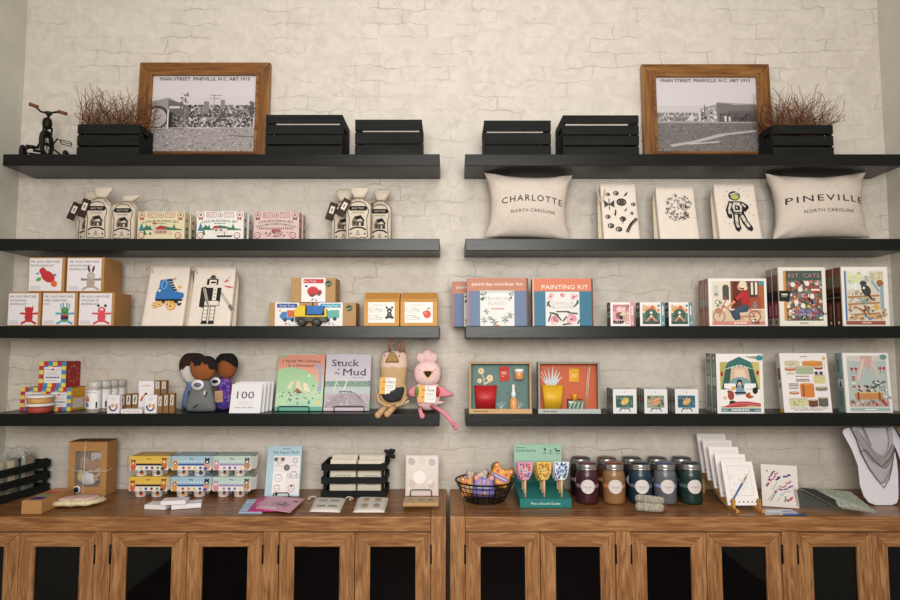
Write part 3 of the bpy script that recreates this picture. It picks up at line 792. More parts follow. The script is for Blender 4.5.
def art_birds(A):
    r = random.Random(4)
    for i in range(78):
        a = r.uniform(0, 6.28); q = sqrt(r.random())*.255; cu, cv = .54 + q*cos(a)*A.h/A.w, .6 + q*sin(a)
        s = r.uniform(.014, .028); t = r.uniform(0, 6.28); col = r.choice([IK, '#3d3a3a', '#33475a', IK])
        k = A.h/A.w
        for sg in (-1, 1):
            A.poly([(cu, cv), (cu + s*k*1.7*cos(t+sg*.6), cv + s*1.7*sin(t+sg*.6)), (cu + s*k*.9*cos(t+sg*1.3), cv + s*.9*sin(t+sg*1.3))], col)
        A.line([(cu, cv), (cu-s*k*cos(t), cv-s*sin(t))], .008, col)
def art_astronaut(A):
    W = '#d5cabb'
    A.circ(.46, .78, .1, IK, .085); A.circ(.47, .775, .08, '#8a8a80', .065); A.circ(.47, .755, .062, '#b9bd4c', .042); A.line([(.36, .8), (.56, .84)], .02, W)
    A.poly([(.36, .68), (.6, .68), (.68, .6), (.64, .42), (.38, .42), (.3, .58)], IK); A.poly([(.39, .66), (.58, .66), (.62, .58), (.58, .44), (.42, .44), (.37, .58)], W)
    A.rect(.43, .52, .56, .6, IK); A.rect(.46, .54, .5, .58, W); A.line([(.4, .48), (.6, .48)], .02, IK)
    A.line([(.35, .66), (.26, .52), (.28, .42)], .08, IK); A.line([(.34, .64), (.28, .52), (.29, .46)], .04, W); A.circ(.29, .4, .03, IK)
    A.line([(.62, .64), (.74, .58), (.66, .52)], .07, IK); A.line([(.63, .63), (.7, .58)], .03, W)
    A.line([(.44, .44), (.43, .28), (.45, .2)], .1, IK); A.line([(.44, .43), (.43, .29), (.45, .22)], .05, W); A.line([(.46, .19), (.43, .16)], .06, IK)
    A.line([(.58, .44), (.65, .3), (.74, .2)], .1, IK); A.line([(.58, .42), (.65, .31), (.72, .23)], .05, W); A.line([(.74, .19), (.78, .17)], .06, IK)
    A.blobs(.38, .2, .62, .66, 30, .006, .012, [IK])
    for u, v in ((.22, .78), (.3, .86), (.72, .86), (.8, .78), (.84, .62), (.2, .6), (.24, .28), (.86, .42), (.6, .9), (.78, .48), (.34, .3)): A.circ(u, v, .007, IK)
cloth_bag(604, 641, 183.5, -.185, T2, .22, 'cotton bag printed with insects and mushrooms next to the Charlotte pillow', art_nature, (-1, .085), side=-1)
cloth_bag(660.5, 700.5, 187, -.185, T2, .22, 'cotton bag printed with a round flock of birds', art_birds, None, side=-1)
cloth_bag(720.5, 763.5, 184, -.185, T2, .22, 'cotton bag printed with a floating astronaut in a spacesuit', art_astronaut, None, side=-1)
def art_skate(A):
    B = '#2f77b8'; Y = '#dfa23c'
    A.poly([(.3, .76), (.3, .63), (.24, .55), (.24, .44), (.9, .44), (.97, .48), (.95, .54), (.8, .56), (.66, .66), (.62, .78)], B)
    A.poly([(.46, .77), (.56, .78), (.78, .58), (.7, .56)], '#2b3c4c'); A.circ(.32, .58, .022, '#d9d3c8'); A.ring(.42, .68, .05, .014, '#7fb0d6', ry=.075)
    for i in range(5): A.line([(.5+.055*i, .73-.04*i), (.62+.05*i, .73-.038*i)], .01, '#d9d3c8')
    A.poly([(.24, .44), (.96, .44), (.93, .41), (.26, .41)], '#252a30'); A.rect(.34, .37, .5, .42, '#252a30'); A.rect(.72, .37, .84, .42, '#252a30')
    for u, v, r in ((.27, .34, .055), (.38, .36, .05), (.68, .33, .075), (.6, .36, .055)): A.circ(u, v, r, Y); A.circ(u-.015, v-.005, r*.55, '#e9cf9d'); A.circ(u-.015, v-.005, r*.25, '#2b2b2b')
    A.poly([(.83, .37), (.94, .38), (.92, .34), (.84, .33)], '#252a30')
    A.circ(.66, .78, .02, Y); A.circ(.68, .785, .016, Y); A.circ(.82, .64, .024, Y); A.circ(.86, .635, .014, Y)
def art_robot(A):
    W = '#e0d6c8'
    A.circ(.48, .81, .045, IK); A.rect(.4, .77, .56, .82, '#6c6560'); A.rect(.34, .69, .62, .79, IK); A.rect(.4, .69, .58, .775, W); A.rect(.44, .715, .56, .745, IK)
    A.rect(.24, .62, .72, .64, IK)
    A.poly([(.22, .64), (.34, .66), (.34, .3), (.22, .32)], '#312c2a'); A.rect(.34, .4, .72, .64, IK); A.rect(.52, .4, .62, .64, W); A.rect(.34, .34, .7, .42, W); A.frame(.34, .34, .7, .42, .008, IK)
    for v in (.48, .54, .6): A.circ(.57, v, .01, IK)
    A.line([(.3, .62), (.4, .42), (.46, .32)], .045, '#b9b0a4'); A.line([(.3, .62), (.4, .42), (.46, .32)], .008, IK)
    A.line([(.73, .55), (.88, .42), (1.02, .3)], .028, IK); A.line([(.74, .54), (.88, .42), (1.0, .315)], .016, W); A.line([(.97, .34), (1.04, .28)], .055, '#7b746c')
    for u in (.33, .5): A.rect(u, .05, u+.13, .33, IK); A.rect(u+.015, .09, u+.115, .32, W); A.rect(u-.01, .035, u+.14, .065, IK)
    for u in (.33, .5):
        for v in (.14, .2, .26): A.line([(u+.015, v), (u+.115, v)], .006, IK)
    R_ = '#c23a33'; A.poly([(.94, .86), (.76, .735), (.86, .75), (.72, .68), (.9, .77), (.82, .76)], R_); A.poly([(.74, .68), (1.04, .65), (.9, .64)], R_)
cloth_bag(140, 182, 266, -.19, T3, .26, 'cream cloth bag printed with a blue roller skate on yellow wheels', art_skate, (-1, .012), side=1)
cloth_bag(186, 229.5, 267, -.19, T3, .26, 'cream cloth bag printed with a black and white toy robot', art_robot, (-1, .012), side=1)

# ------------------------------------------------------------------ pillows
def pillow(cpx, zb, w, h, Yc, lean, top, sub, label, rz=0.0, arch=.06, fit1=.66, dx=.0, seed=1, v1=.52, roll=0.0):
    t = .068; n = 26; R_ = random.Random(seed)
    root = empty('throw_pillow', (pxx(cpx, Yc, zb+h/2), Yc, zb + .014), rz, lean, label, 'pillow', 'cream lettered throw pillows', roll)
    ph = [R_.uniform(0, 6) for _ in range(6)]
    def S(u, v, sg):
        kx = .15*(1-v*v); kz = (.16 if v > 0 else .05)*(1-u*u)
        x = w/2*u*(1-kx)*(1-.025*(1-v)); z = h/2 + h/2*v*(1-kz*abs(v))
        q = max(0, (1-u*u)*(1-v*v))**.42
        wr = .006*sin(5*u*v+ph[0]+4*u)*sin(3*v+ph[1])*min(1, q*2)*max(abs(u), abs(v))**2
        wr += .004*sin(14*(abs(u)-abs(v))+ph[2])*max(0, abs(u*v)-.25)*2
        return Vector((x, sg*(t*q + .0015) + wr, z))
    m = MB(); vs = []; fs = []
    for sg in (-1, 1):
        b = len(vs)
        for j in range(n+1):
            for i in range(n+1):
                u = sin(pi/2*(2*i/n-1)); v = sin(pi/2*(2*j/n-1)); vs.append(S(u, v, sg))
        for j in range(n):
            for i in range(n):
                k = b + j*(n+1)+i; f = (k, k+1, k+n+2, k+n+1); fs.append(f if sg < 0 else f[::-1])
    N1 = (n+1)*(n+1)
    rim = [i for i in range(n+1)] + [j*(n+1)+n for j in range(1, n+1)] + [n*(n+1)+i for i in range(n-1, -1, -1)] + [j*(n+1) for j in range(n-1, 0, -1)]
    for a, b in zip(rim, rim[1:]+rim[:1]): fs.append((b, a, a+N1, b+N1))
    m.faces(vs, fs, True); m.build('pillow_cover', mat('#d3c7bc', .95, var=.04, scale=50, bump=.15), root)
    A = Art(w, h, 2)
    A.text(top, .5+dx, v1, .095, '#37312d', fit=fit1, bold=.0, arch=arch, space=1.25); A.text(sub, .5+dx+.01, v1-.16, .048, '#4a433d', fit=.48, bold=.0, space=1.2, arch=arch*.5)
    def warp(x, z, dep):
        v = max(-1, min(1, (z-h/2)/(h/2))); u = x/(w/2)
        for _ in range(6):
            kz = (.16 if v > 0 else .05)*(1-u*u); v = max(-1, min(1, (z-h/2)/(h/2)/(1-kz*abs(v)))); u = x/(w/2)/(1-.15*(1-v*v))/(1-.025*(1-v))
        p = S(u, v, -1); p.y -= .0012 + dep; return p
    A.build('lettering', root, warp=warp, rough=.9)
pillow(527, T2, .385, .288, -.115, .03, 'CHARLOTTE', 'NORTH CAROLINA', 'cream square pillow lettered CHARLOTTE, NORTH CAROLINA', dx=.03, arch=.05, roll=.03, seed=3)
pillow(819, T2, .435, .290, -.115, .03, 'PINEVILLE', 'NORTH CAROLINA', 'cream pillow lettered PINEVILLE, NORTH CAROLINA at the far end of its shelf', dx=.015, arch=.03, roll=-.02, fit1=.76)
# ------------------------------------------------------------------ shelf 3, left: sewing kit boxes
kraft = mat('#b58856', .75, var=.05, scale=80)
kraft_pale = mat('#b8946a', .75, var=.05, scale=80)
white_paper = mat('#e6e0df', .6, var=.02)
def creature(A, kind):
    if kind == 'platypus':
        A.circ(.55, .44, .22, '#c8242b', .15, rot=-.6); A.circ(.4, .6, .1, '#c8242b'); A.circ(.73, .23, .09, '#e0692a'); A.circ(.3, .36, .075, '#5da34c', .05, rot=.5); A.poly([(.2, .52), (.3, .56), (.28, .5)], '#3a4e9a'); A.poly([(.7, .48), (.8, .44), (.74, .54)], '#3a6fb0')
        return
    pal = {'bunny': ('#b3a392', '#6d2a50', '#8e7f8c'), 'red': ('#c5232b', '#c5232b', '#c5232b'), 'pink': ('#dd4a58', '#2d2426', '#dd4a58'), 'mini': ('#5aa35a', '#3fa9c4', '#3fa9c4')}[kind]
    body, ear, limb = pal
    for s in (-1, 1):
        A.line([(.66, .36), (.66+s*.24, .37 + (.0 if kind != 'bunny' else -.02))], .055, limb); A.circ(.66+s*.24, .37, .032, limb)
        A.line([(.66+s*.05, .16), (.66+s*.2, .08)], .06, limb if kind != 'bunny' else body); A.circ(.66+s*.2, .08, .035, limb if kind != 'bunny' else body)
        if kind == 'bunny': A.circ(.66+s*.06, .66, .1, ear, .032, rot=pi/2-s*.25)
        elif kind == 'pink': A.circ(.66+s*.1, .6, .04, ear)
        elif kind == 'red': A.poly([(.66+s*.02, .46), (.66+s*.13, .46), (.66+s*.12, .6)], body); A.circ(.66+s*.11, .58, .022, '#d8a23a')
        else:
            A.line([(.66+s*.05, .5), (.66+s*.06, .68)], .04, ear); A.line([(.66+s*.11, .5), (.66+s*.13, .66)], .028, ear)
    A.circ(.66, .46, .115, body, .105); A.circ(.66, .26, .12, body, .15)
    if kind == 'mini': A.rect(.56, .19, .76, .28, '#3b2f6e'); A.rect(.56, .28, .76, .34, '#c6382f'); A.rect(.57, .38, .75, .42, '#2f6e4a'); A.circ(.6, .48, .018, '#20201f'); A.circ(.72, .48, .018, '#20201f')
    if kind == 'pink': A.circ(.66, .49, .06, '#f0d9da', .035); A.circ(.62, .5, .012, '#20201f'); A.circ(.7, .5, .012, '#20201f')
    if kind == 'bunny': A.circ(.66, .46, .08, '#c3b8b4', .07)
def sewing_kit(pl, pr, ptop, Yf, zb, lines, kind, label, d=.135):
    loc, w, h = spot(pl, pr, ptop, Yf, zb, d)
    m = MB(); m.box(-w/2, w/2, 0, d, 0, h)
    o = m.build('sewing_kit_box', kraft, None, loc=loc, bevel=.002, label=label, cat='craft kit box', group='kraft sewing kit boxes with white labels')
    A = Art(w, h, 2); A.rect(.025, .03, .93, .965, '#e5dfe2')
    A.text(lines[0], .07, .84, .066, '#2f292d', align='l', fit=.8, bold=.01)
    for i, t in enumerate(lines[1:]): A.text(t, .07, .725-.108*i, .066, '#3b3438', align='l', fit=min(.62, .05*len(t)), bold=.01)
    for i in range(3): A.words(.07, .34, .07+.035*i, .014, '#a9a0a6')
    creature(A, kind); A.build('front_label', o)
    return o, loc, w, h
o1 = sewing_kit(7.5, 40.5, 292.3, -.2, T3, ['MR. SOGS CREATURES', 'WOOLMA RIA', 'SEWING KIT'], 'red', 'kraft sewing kit box with the red two-eared creature, bottom row')
o2 = sewing_kit(42, 77, 292.3, -.2, T3, ['MR. SOGS CREATURES', 'MINI CREATURE', 'KIT'], 'mini', 'kraft mini creature kit box with the green and blue creature, centre of the bottom row')
o3 = sewing_kit(78.5, 114, 292.3, -.2, T3, ['MR. SOGS CREATURES', 'WOOLMA TIL', 'SEWING KIT'], 'pink', 'kraft sewing kit box with the pink bear-like creature, beside the roller skate bag')
zb2 = T3 + o2[3] + .0012
sewing_kit(28.3, 64.3, 257.3, -.2, zb2, ['MR. SOGS CREATURES', 'PLATYPUS SEWING KIT'], 'platypus', 'kraft sewing kit box with the red platypus, stacked on top')
sewing_kit(66.5, 103.8, 257.3, -.2, zb2, ['MR. SOGS CREATURES', 'WOOLMA BUNNY', 'SEWING KIT'], 'bunny', 'kraft sewing kit box with the grey long-eared bunny, stacked on top')

# truck boxes and toy truck
def vehicle_art(A, kind):
    A.rect(0, 0, 1, 1, '#e8e3e3')
    hd = {'fire': '#c9282c', 'dump': '#2b56a5', 'racing': '#3aa7bf'}[kind]
    A.rect(.08, .78, .92, .95, hd); A.text({'fire': 'Fire Truck', 'dump': 'Dump Truck', 'racing': 'Recycling Truck'}[kind], .5 if kind != 'fire' else .12, .825, .09, '#efe9e6', align='l' if kind == 'fire' else 'c', fit=.5 if kind == 'fire' else .62, bold=.04)
    A.circ(.2, .66, .06, '#3560ae' if kind != 'dump' else '#e0b52f', .045)
    if kind == 'fire':
        A.circ(.48, .45, .24, '#cf2a2e', .2); A.rect(.32, .25, .55, .5, '#cf2a2e'); A.poly([(.5, .32), (.85, .34), (.84, .5), (.6, .52)], '#c9282c')
        for u in (.45, .73): A.circ(u, .29 + (.05 if u > .6 else 0), .075, '#33302f'); A.circ(u, .29 + (.05 if u > .6 else 0), .035, '#77706c')
    elif kind == 'dump':
        A.poly([(.18, .42), (.28, .6), (.5, .62), (.5, .3), (.3, .26)], '#4586c4'); A.poly([(.5, .68), (.85, .66), (.8, .4), (.52, .38)], '#d9683a'); A.rect(.4, .26, .8, .38, '#4586c4')
        for u in (.42, .72): A.circ(u, .26, .075, '#33302f'); A.circ(u, .26, .035, '#4a4644')
    else:
        A.poly([(.2, .3), (.2, .55), (.32, .66), (.5, .64), (.5, .3)], '#45b4d4'); A.rect(.48, .34, .86, .68, '#5fb3a6'); A.rect(.3, .36, .42, .48, '#d8ecef')
        for u in (.4, .68): A.circ(u, .25 + (.06 if u > .6 else 0), .08, '#26282a'); A.circ(u, .25+(.06 if u > .6 else 0), .035, '#55585a')
    A.blobs(.15, .05, .85, .16, 9, .012, .03, ['#c9282c', '#5c5650', '#d9a0a0'])
def truck_box(pl, pr, ptop, Yf, zb, lab, kind, label, logo=True, d=.10):
    loc, w, h = spot(pl, pr, ptop, Yf, zb, d)
    m = MB(); m.box(-w/2, w/2, 0, d, 0, h)
    o = m.build('toy_truck_box', kraft_pale, None, loc=loc, bevel=.0015, label=label, cat='toy box', group='kraft toy truck boxes')
    A = Art((lab[1]-lab[0])*w, h, 3); vehicle_art(A, kind)
    A.build('front_sleeve', o, Matrix.Translation(((sum(lab)/2-.5)*w, -.0002, 0)))
    A = Art(w, h, 3); A.z = .0006
    A.circ(.84, .76, .145, '#2f3a22'); A.ring(.84, .76, .13, .012, '#9fae6c'); A.text('eco', .84, .71, .1, '#c5cf9a', bold=.03, rot=.25)
    A.rect(.02, 0, .98, .012, '#7a5c3c')
    A.build('round_badge', o)
    return o, loc, w, h
q = truck_box(269, 312, 302.6, -.165, T3, (.14, .70), 'dump', 'kraft toy box with blue dump truck label, bottom left of the truck stack')
truck_box(313, 356, 302.6, -.165, T3, (.12, .69), 'racing', 'kraft toy box with turquoise truck label, bottom right of the truck stack')
truck_box(291, 335.5, 278, -.165, T3+q[3]+.001, (.235, .775), 'fire', 'kraft toy box with red fire truck label on top of the stack')

def toy_truck():
    Yf = -.202; s = sc(Yf, T3); x0 = (309.6-450)*s
    root = empty('toy_truck', (x0, Yf, T3+EPS), label='yellow, blue and grey plastic toy dump truck parked before the truck boxes', cat='toy truck')
    U = lambda px: (px-309.6)*s
    V = lambda py: (326.2-py)*s*1.0
    d0, d1 = .004, .036
    m = MB(); m.rbox(U(294.5), U(326), d0, d1, V(322), V(317), .003); m.build('chassis', mat('#59574f', .55), root)
    m = MB(); m.prism([(U(293.5), V(317)), (U(293.5), V(311)), (U(297.5), V(305.6)), (U(304.5), V(305.6)), (U(304.5), V(317))], d0, d1); c = m.build('cab', mat('#dfbf33', .45), root, bevel=.002)
    m = MB(); m.prism([(U(304.5), V(317)), (U(304.5), V(315.6)), (U(324), V(315.6)), (U(323), V(309)), (U(325.5), V(309)), (U(326.5), V(317))], d0+.002, d1-.002); m.build('bed_frame', mat('#dfbf33', .45), root, bevel=.001)
    m = MB(); m.prism([(U(306), V(314)), (U(306.2), V(305.8)), (U(323), V(305.8)), (U(322.5), V(312.5)), (U(321.5), V(314.8)), (U(308), V(314.8))], d0-.001, d1-.001); m.build('tipper_bed', mat('#2f6fb5', .45), root, bevel=.002)
    for px in (301, 316.2):
        for y in (d0-.003, d1-.006):
            M = Matrix.Translation((U(px), y+.0045, V(321.9))) @ Matrix.Rotation(pi/2, 4, 'X'); r = 4.2*s
            m = MB(); m.lathe([(r*.7, -.0055), (r*.95, -.005), (r, -.003), (r, .003), (r*.95, .005), (r*.7, .0055)], 20, M=M)
            w_ = m.build('wheel', mat('#3d3b37', .7), root)
            m = MB(); m.lathe([(r*.45, -.0062), (r*.45, .0062)], 14, M=M); m.lathe([(r*.15, -.0072), (r*.15, .0072)], 10, M=M); m.build('hub', mat('#6f6c63', .6), w_)
toy_truck()

# gable-top kraft boxes
def craft_box(pl, pr, ptop, pfold, label, which):
    Yf = -.19; d = .10
    loc, w, h = spot(pl, pr, ptop, Yf+.03, T3, d); s = sc(Yf, T3+.06); w = (pr-pl)*s; x0 = ((pl+pr)/2-450)*s
    hf = pz(pfold, Yf) - T3
    m = MB()
    P = [(0, 0), (0, hf), (.03, h), (d, h), (d, 0)]
    vs = [(-w/2, a, b) for a, b in P] + [(w/2, a, b) for a, b in P]; n = 5
    m.faces(vs, [tuple(range(n)), tuple(range(2*n-1, n-1, -1))] + [(i, i+n, (i+1) % n + n, (i+1) % n) for i in range(n)])
    o = m.build('craft_kit_box', mat('#cf9f5c', .7, var=.04, scale=60), None, loc=(x0, Yf, T3+EPS), bevel=.0012, label=label, cat='craft kit box', group='kraft boxes with sloping tops')
    m = MB(); m.faces([(-w/2+.002, -.0012, hf-.002), (w/2-.002, -.0012, hf-.002), (w/2-.004, .0285, h+.0008), (-w/2+.004, .0285, h+.0008), (-w/2+.002, -.0006, hf-.003), (w/2-.002, -.0006, hf-.003), (w/2-.004, .0292, h), (-w/2+.004, .0292, h)], [(0, 1, 2, 3), (7, 6, 5, 4), (0, 4, 5, 1), (1, 5, 6, 2), (2, 6, 7, 3), (3, 7, 4, 0)])
    m.build('top_flap', mat('#b98745', .7, var=.04, scale=60), o)
    A = Art(w, hf, 8); A.rect(.12, .13, .87, .93, '#e9e4df')
    T_ = '#6d9a8c'
    A.words(.24, .66, .81, .018, '#8b857e')
    for v, n_ in ((.6, 0), (.3, 1)):
        A.line([(.17, v+.14), (.16, v), (.2, v-.06), (.5, v-.04), (.52, v+.02), (.34, v+.04), (.2, v+.0)], .012, T_)
        A.line([(.17, v+.12), (.3, v+.1), (.42, v+.12)], .012, T_); A.line([(.26, v+.01), (.36, v+.06), (.5, v+.05)], .014, '#b4b968')
    if which == 'bear':
        K = '#2f2b2b'; A.circ(.72, .42, .1, K, .12); A.circ(.72, .6, .1, K)
        for s_ in (-1, 1): A.circ(.72+s_*.075, .72, .045, K); A.circ(.72+s_*.08, .33, .055, K)
        A.circ(.72, .58, .045, '#d9d2cb', .03); A.circ(.72, .44, .05, '#6b6461', .06)
    else:
        A.circ(.72, .46, .15, '#d8432b', .155); A.circ(.66, .5, .09, '#e0583a'); A.line([(.72, .6), (.73, .72)], .02, '#4d3a22'); A.circ(.78, .69, .05, '#5c9048', .025, rot=.5); A.circ(.68, .52, .02, '#f0c9b8')
    A.build('front_label', o)
craft_box(364, 399.3, 293, 300.5, 'kraft craft box labelled with a small black bear, nearer the truck boxes', 'bear')
craft_box(400.3, 437.6, 293, 300.5, 'kraft craft box labelled with a red apple at the shelf end', 'apple')

# ------------------------------------------------------------------ shelf 3, right: painting kits
def paint_kit(pl, pr, ptop, Yf, label, kind, d=.04):
    loc, w, h = spot(pl, pr, ptop, Yf, T3, d)
    col = {'tropical': '#687a9a', 'camellia': '#3a7690'}[kind]; top = {'tropical': '#c17a5c', 'camellia': '#d9794f'}[kind]; dk = '#6e3f2e'
    m = MB(); m.box(-w/2, w/2, 0, d, 0, h)
    o = m.build('painting_kit_box', mat(col, .5, var=.03), None, loc=loc, bevel=.0012, label=label, cat='painting kit', group='blue and orange painting kit boxes')
    A = Art(w, h, 7); A.rect(0, .73, 1, 1, top); A.rect(0, .0, .025, 1, top if kind == 'tropical' else '#e3a987'); A.rect(.975, 0, 1, 1, dk)
    if kind == 'tropical': A.text('paint-by-number kit', .5, .845, .07, '#eee3d8', fit=.84, bold=.012)
    else: A.text('PAINTING KIT', .54, .775, .092, '#f4e9df', fit=.77, bold=.03)
    A.rect(.215, 0, .775, .74 if kind == 'tropical' else .72, '#dfdcda')
    g1, g2, pk = '#4e6259', '#8ea199', '#d7929c'
    if kind == 'tropical':
        A.rect(.215, .68, .775, .74, '#c7cccb'); A.rect(.42, .6, .775, .68, '#e9e6e4')
        A.text('TROPICAL', .5, .54, .07, '#bcb4b2', fit=.42, serif=True); A.text('PLANTS', .5, .44, .07, '#bcb4b2', fit=.3, serif=True)
        A.rect(.39, .345, .61, .37, '#cf8a66')
        A.blobs(.22, .52, .33, .74, 16, .012, .04, [g1, g2, '#b7c2bd']); A.blobs(.68, .52, .77, .74, 12, .012, .035, [g1, g2, '#b7c2bd'])
        for cu, cv, s in ((.32, .3, .06), (.28, .12, .07), (.45, .08, .08), (.62, .14, .08), (.7, .22, .07), (.38, .16, .05)):
            for i in range(6):
                t = i*1.05 + cu*9
                A.poly([(cu, cv), (cu+s*.45*cos(t), cv+s*.8*sin(t)), (cu+s*cos(t+.2), max(.005, cv+s*1.3*sin(t+.2))), (cu+s*.35*cos(t+.6), cv+s*.5*sin(t+.6))], RND.choice([g1, g2, '#6a756f', '#5b6660']))
        A.rect(.43, .0, .53, .03, '#cf8a66')
    else:
        A.text('CAMELLIA', .5, .45, .06, '#bfa9ac', fit=.38, serif=True); A.text('BLOOMS', .5, .365, .06, '#bfa9ac', fit=.34, serif=True)
        A.rect(.39, .285, .61, .315, '#4a4a46')
        for cu, cv, s in ((.3, .62, .085), (.69, .62, .085), (.5, .66, .06), (.36, .12, .1), (.64, .14, .12)):
            for i in range(7):
                t = i*.9+cu*7; A.circ(cu+s*.35*cos(t), min(.67, max(.05, cv+s*.55*sin(t))), s*.5, RND.choice([pk, '#e3b0b6', '#c97c88', '#eccdd0']), s*.4)
            A.circ(cu, cv, s*.25, '#a85a66')
        for a, b in (((.24, .5), (.3, .4)), ((.24, .42), (.28, .52)), ((.76, .5), (.68, .4)), ((.72, .44), (.75, .54)), ((.28, .28), (.42, .24)), ((.26, .1), (.3, .24)), ((.5, .1), (.56, .2)), ((.74, .26), (.58, .28)), ((.5, .03), (.6, .05)), ((.74, .05), (.77, .12))): A.line([a, b], .03, '#3f5a4a')
        A.line([(.34, .28), (.42, .2), (.47, .12)], .028, '#3a3836')
    A.build('front_print', o)
    A = Art(d, h, 5); A.rect(0, 0, 1, 1, dk); A.rect(0, .75, 1, 1, '#a0512f'); A.blobs(.05, .05, .95, .6, 14, .02, .06, ['#c9bfb6', '#a0512f', '#4b2a20'])
    A.build('edge_print', o, side_M(w, d, kind != 'left'))
    return o
paint_kit(467, 528, 278.2, -.2, 'blue and orange paint-by-number kit box with tropical plants, front of the pair', 'tropical')
paint_kit(452, 508, 281.6, -.10, 'blue paint-by-number kit box behind, sticking out past the shelf end', 'tropical')
paint_kit(532.5, 593, 278.6, -.2, 'blue and orange painting kit box with pink camellia blooms', 'camellia')

# ------------------------------------------------------------------ puzzles
def puzzle(name, pl, pr, ptop, Yf, zb, d, base, label, group, art, spine, behind=(), cat='puzzle box', lean=0.0, drop=0.0, rough=.4):
    loc, w, h = spot(pl, pr, ptop, Yf, zb, d, lean)
    bm_ = mat(base, rough, var=.03)
    def spine_on(o, hh, seed):
        A = Art(d, hh, seed); spine(A); A.build('spine_print', o, side_M(w, d, False), rough=rough)
    m = MB(); m.box(-w/2, w/2, 0, d, 0, h)
    o = m.build(name, bm_, None, loc=loc, lean=lean, bevel=.001, label=label, cat=cat, group=group)
    A = Art(w, h, 11); art(A); A.build('cover_art', o, rough=rough); spine_on(o, h, 3)
    for k, lb in enumerate(behind):
        m = MB(); hh = h*(1-drop*(k+1)); m.box(-w/2, w/2, 0, d, 0, hh)
        q = m.build(name, bm_, None, loc=(loc[0]+.001*(k+1), loc[1]+(d+.0015)*(k+1), zb+EPS), bevel=.001, label=lb, cat=cat, group=group); spine_on(q, hh, 5+k)
    return o
def mini_art(kind):
    def f(A):
        A.rect(.0, .0, 1, 1, '#ece7e4')
        b, st = {'pink': ('#d9a0a4', '#d994a0'), 'teal': ('#5d7f78', '#6d97a2')}[kind]
        A.rect(.1, .08, .8, .9, b); A.rect(.84, 0, 1, 1, st)
        if kind == 'pink':
            A.rect(.1, .62, .8, .9, '#c9767d'); A.circ(.45, .7, .2, '#e8c6c4', .12); A.circ(.36, .44, .14, '#8e5c5c'); A.circ(.54, .46, .13, '#d9cfae'); A.circ(.46, .36, .09, '#3c3234'); A.circ(.62, .38, .1, '#c9a98a')
            A.blobs(.1, .08, .8, .24, 30, .02, .06, ['#2e2628', '#5b4648', '#a86a6e', '#e6d9d6']); A.blobs(.14, .5, .78, .86, 20, .015, .04, ['#efe2de', '#b3585f', '#e0b4b4'])
        else:
            A.rect(.1, .55, .8, .9, '#e3d9c7'); A.blobs(.1, .6, .8, .9, 22, .03, .08, ['#d8693f', '#e0a04a', '#c9bfae', '#d98c7c'])
            A.circ(.45, .5, .27, '#4b6d5c', .22); A.circ(.42, .38, .26, '#3f6352', .2); A.circ(.45, .56, .06, '#e7dfd0'); A.poly([(.2, .2), (.42, .44), (.48, .44), (.72, .2), (.66, .14), (.45, .36), (.26, .14)], '#d98f72'); A.circ(.45, .42, .05, '#efe4d2'); A.rect(.1, .08, .8, .2, '#3f5f55')
            A.blobs(.15, .15, .78, .5, 12, .012, .03, ['#e0b08a', '#8fae93', '#c9694a'])
        A.circ(.76, .86, .05, '#2f8f96'); A.text('PUZZLE', .92, .28, .07, '#f0ebe8', rot=pi/2, fit=.0001) if False else A.rect(.895, .45, .945, .85, '#ece4e4'); A.circ(.92, .12, .03, '#ece4e4')
    return f
def mini_spine(kind):
    def f(A):
        c = {'pink': '#7d3b48', 'teal': '#4a463f'}[kind]
        A.rect(0, 0, 1, 1, c); A.rect(.0, .38, 1, .62, {'pink': '#b9c9bd', 'teal': '#a8aca0'}[kind]); A.rect(.25, .44, .75, .56, '#5f8a78'); A.rect(.2, .75, .8, .9, '#c9a9a4')
    return f
g = 'small square puzzle boxes on the middle shelf'
puzzle('small_puzzle_box', 610.5, 634, 302.4, -.195, T3, .055, '#e2d6d4', 'small square puzzle box with pink picture, nearest the camellia painting kit', g, mini_art('pink'), mini_spine('pink'))
puzzle('small_puzzle_box', 640, 664.8, 302.4, -.195, T3, .055, '#dfdcd4', 'small square puzzle box with green picture, in the middle of three', g, mini_art('teal'), mini_spine('teal'))
puzzle('small_puzzle_box', 668.8, 692.5, 302.4, -.195, T3, .055, '#dfdcd4', 'small square puzzle box with green picture, nearest the bicycle puzzle', g, mini_art('teal'), mini_spine('teal'))

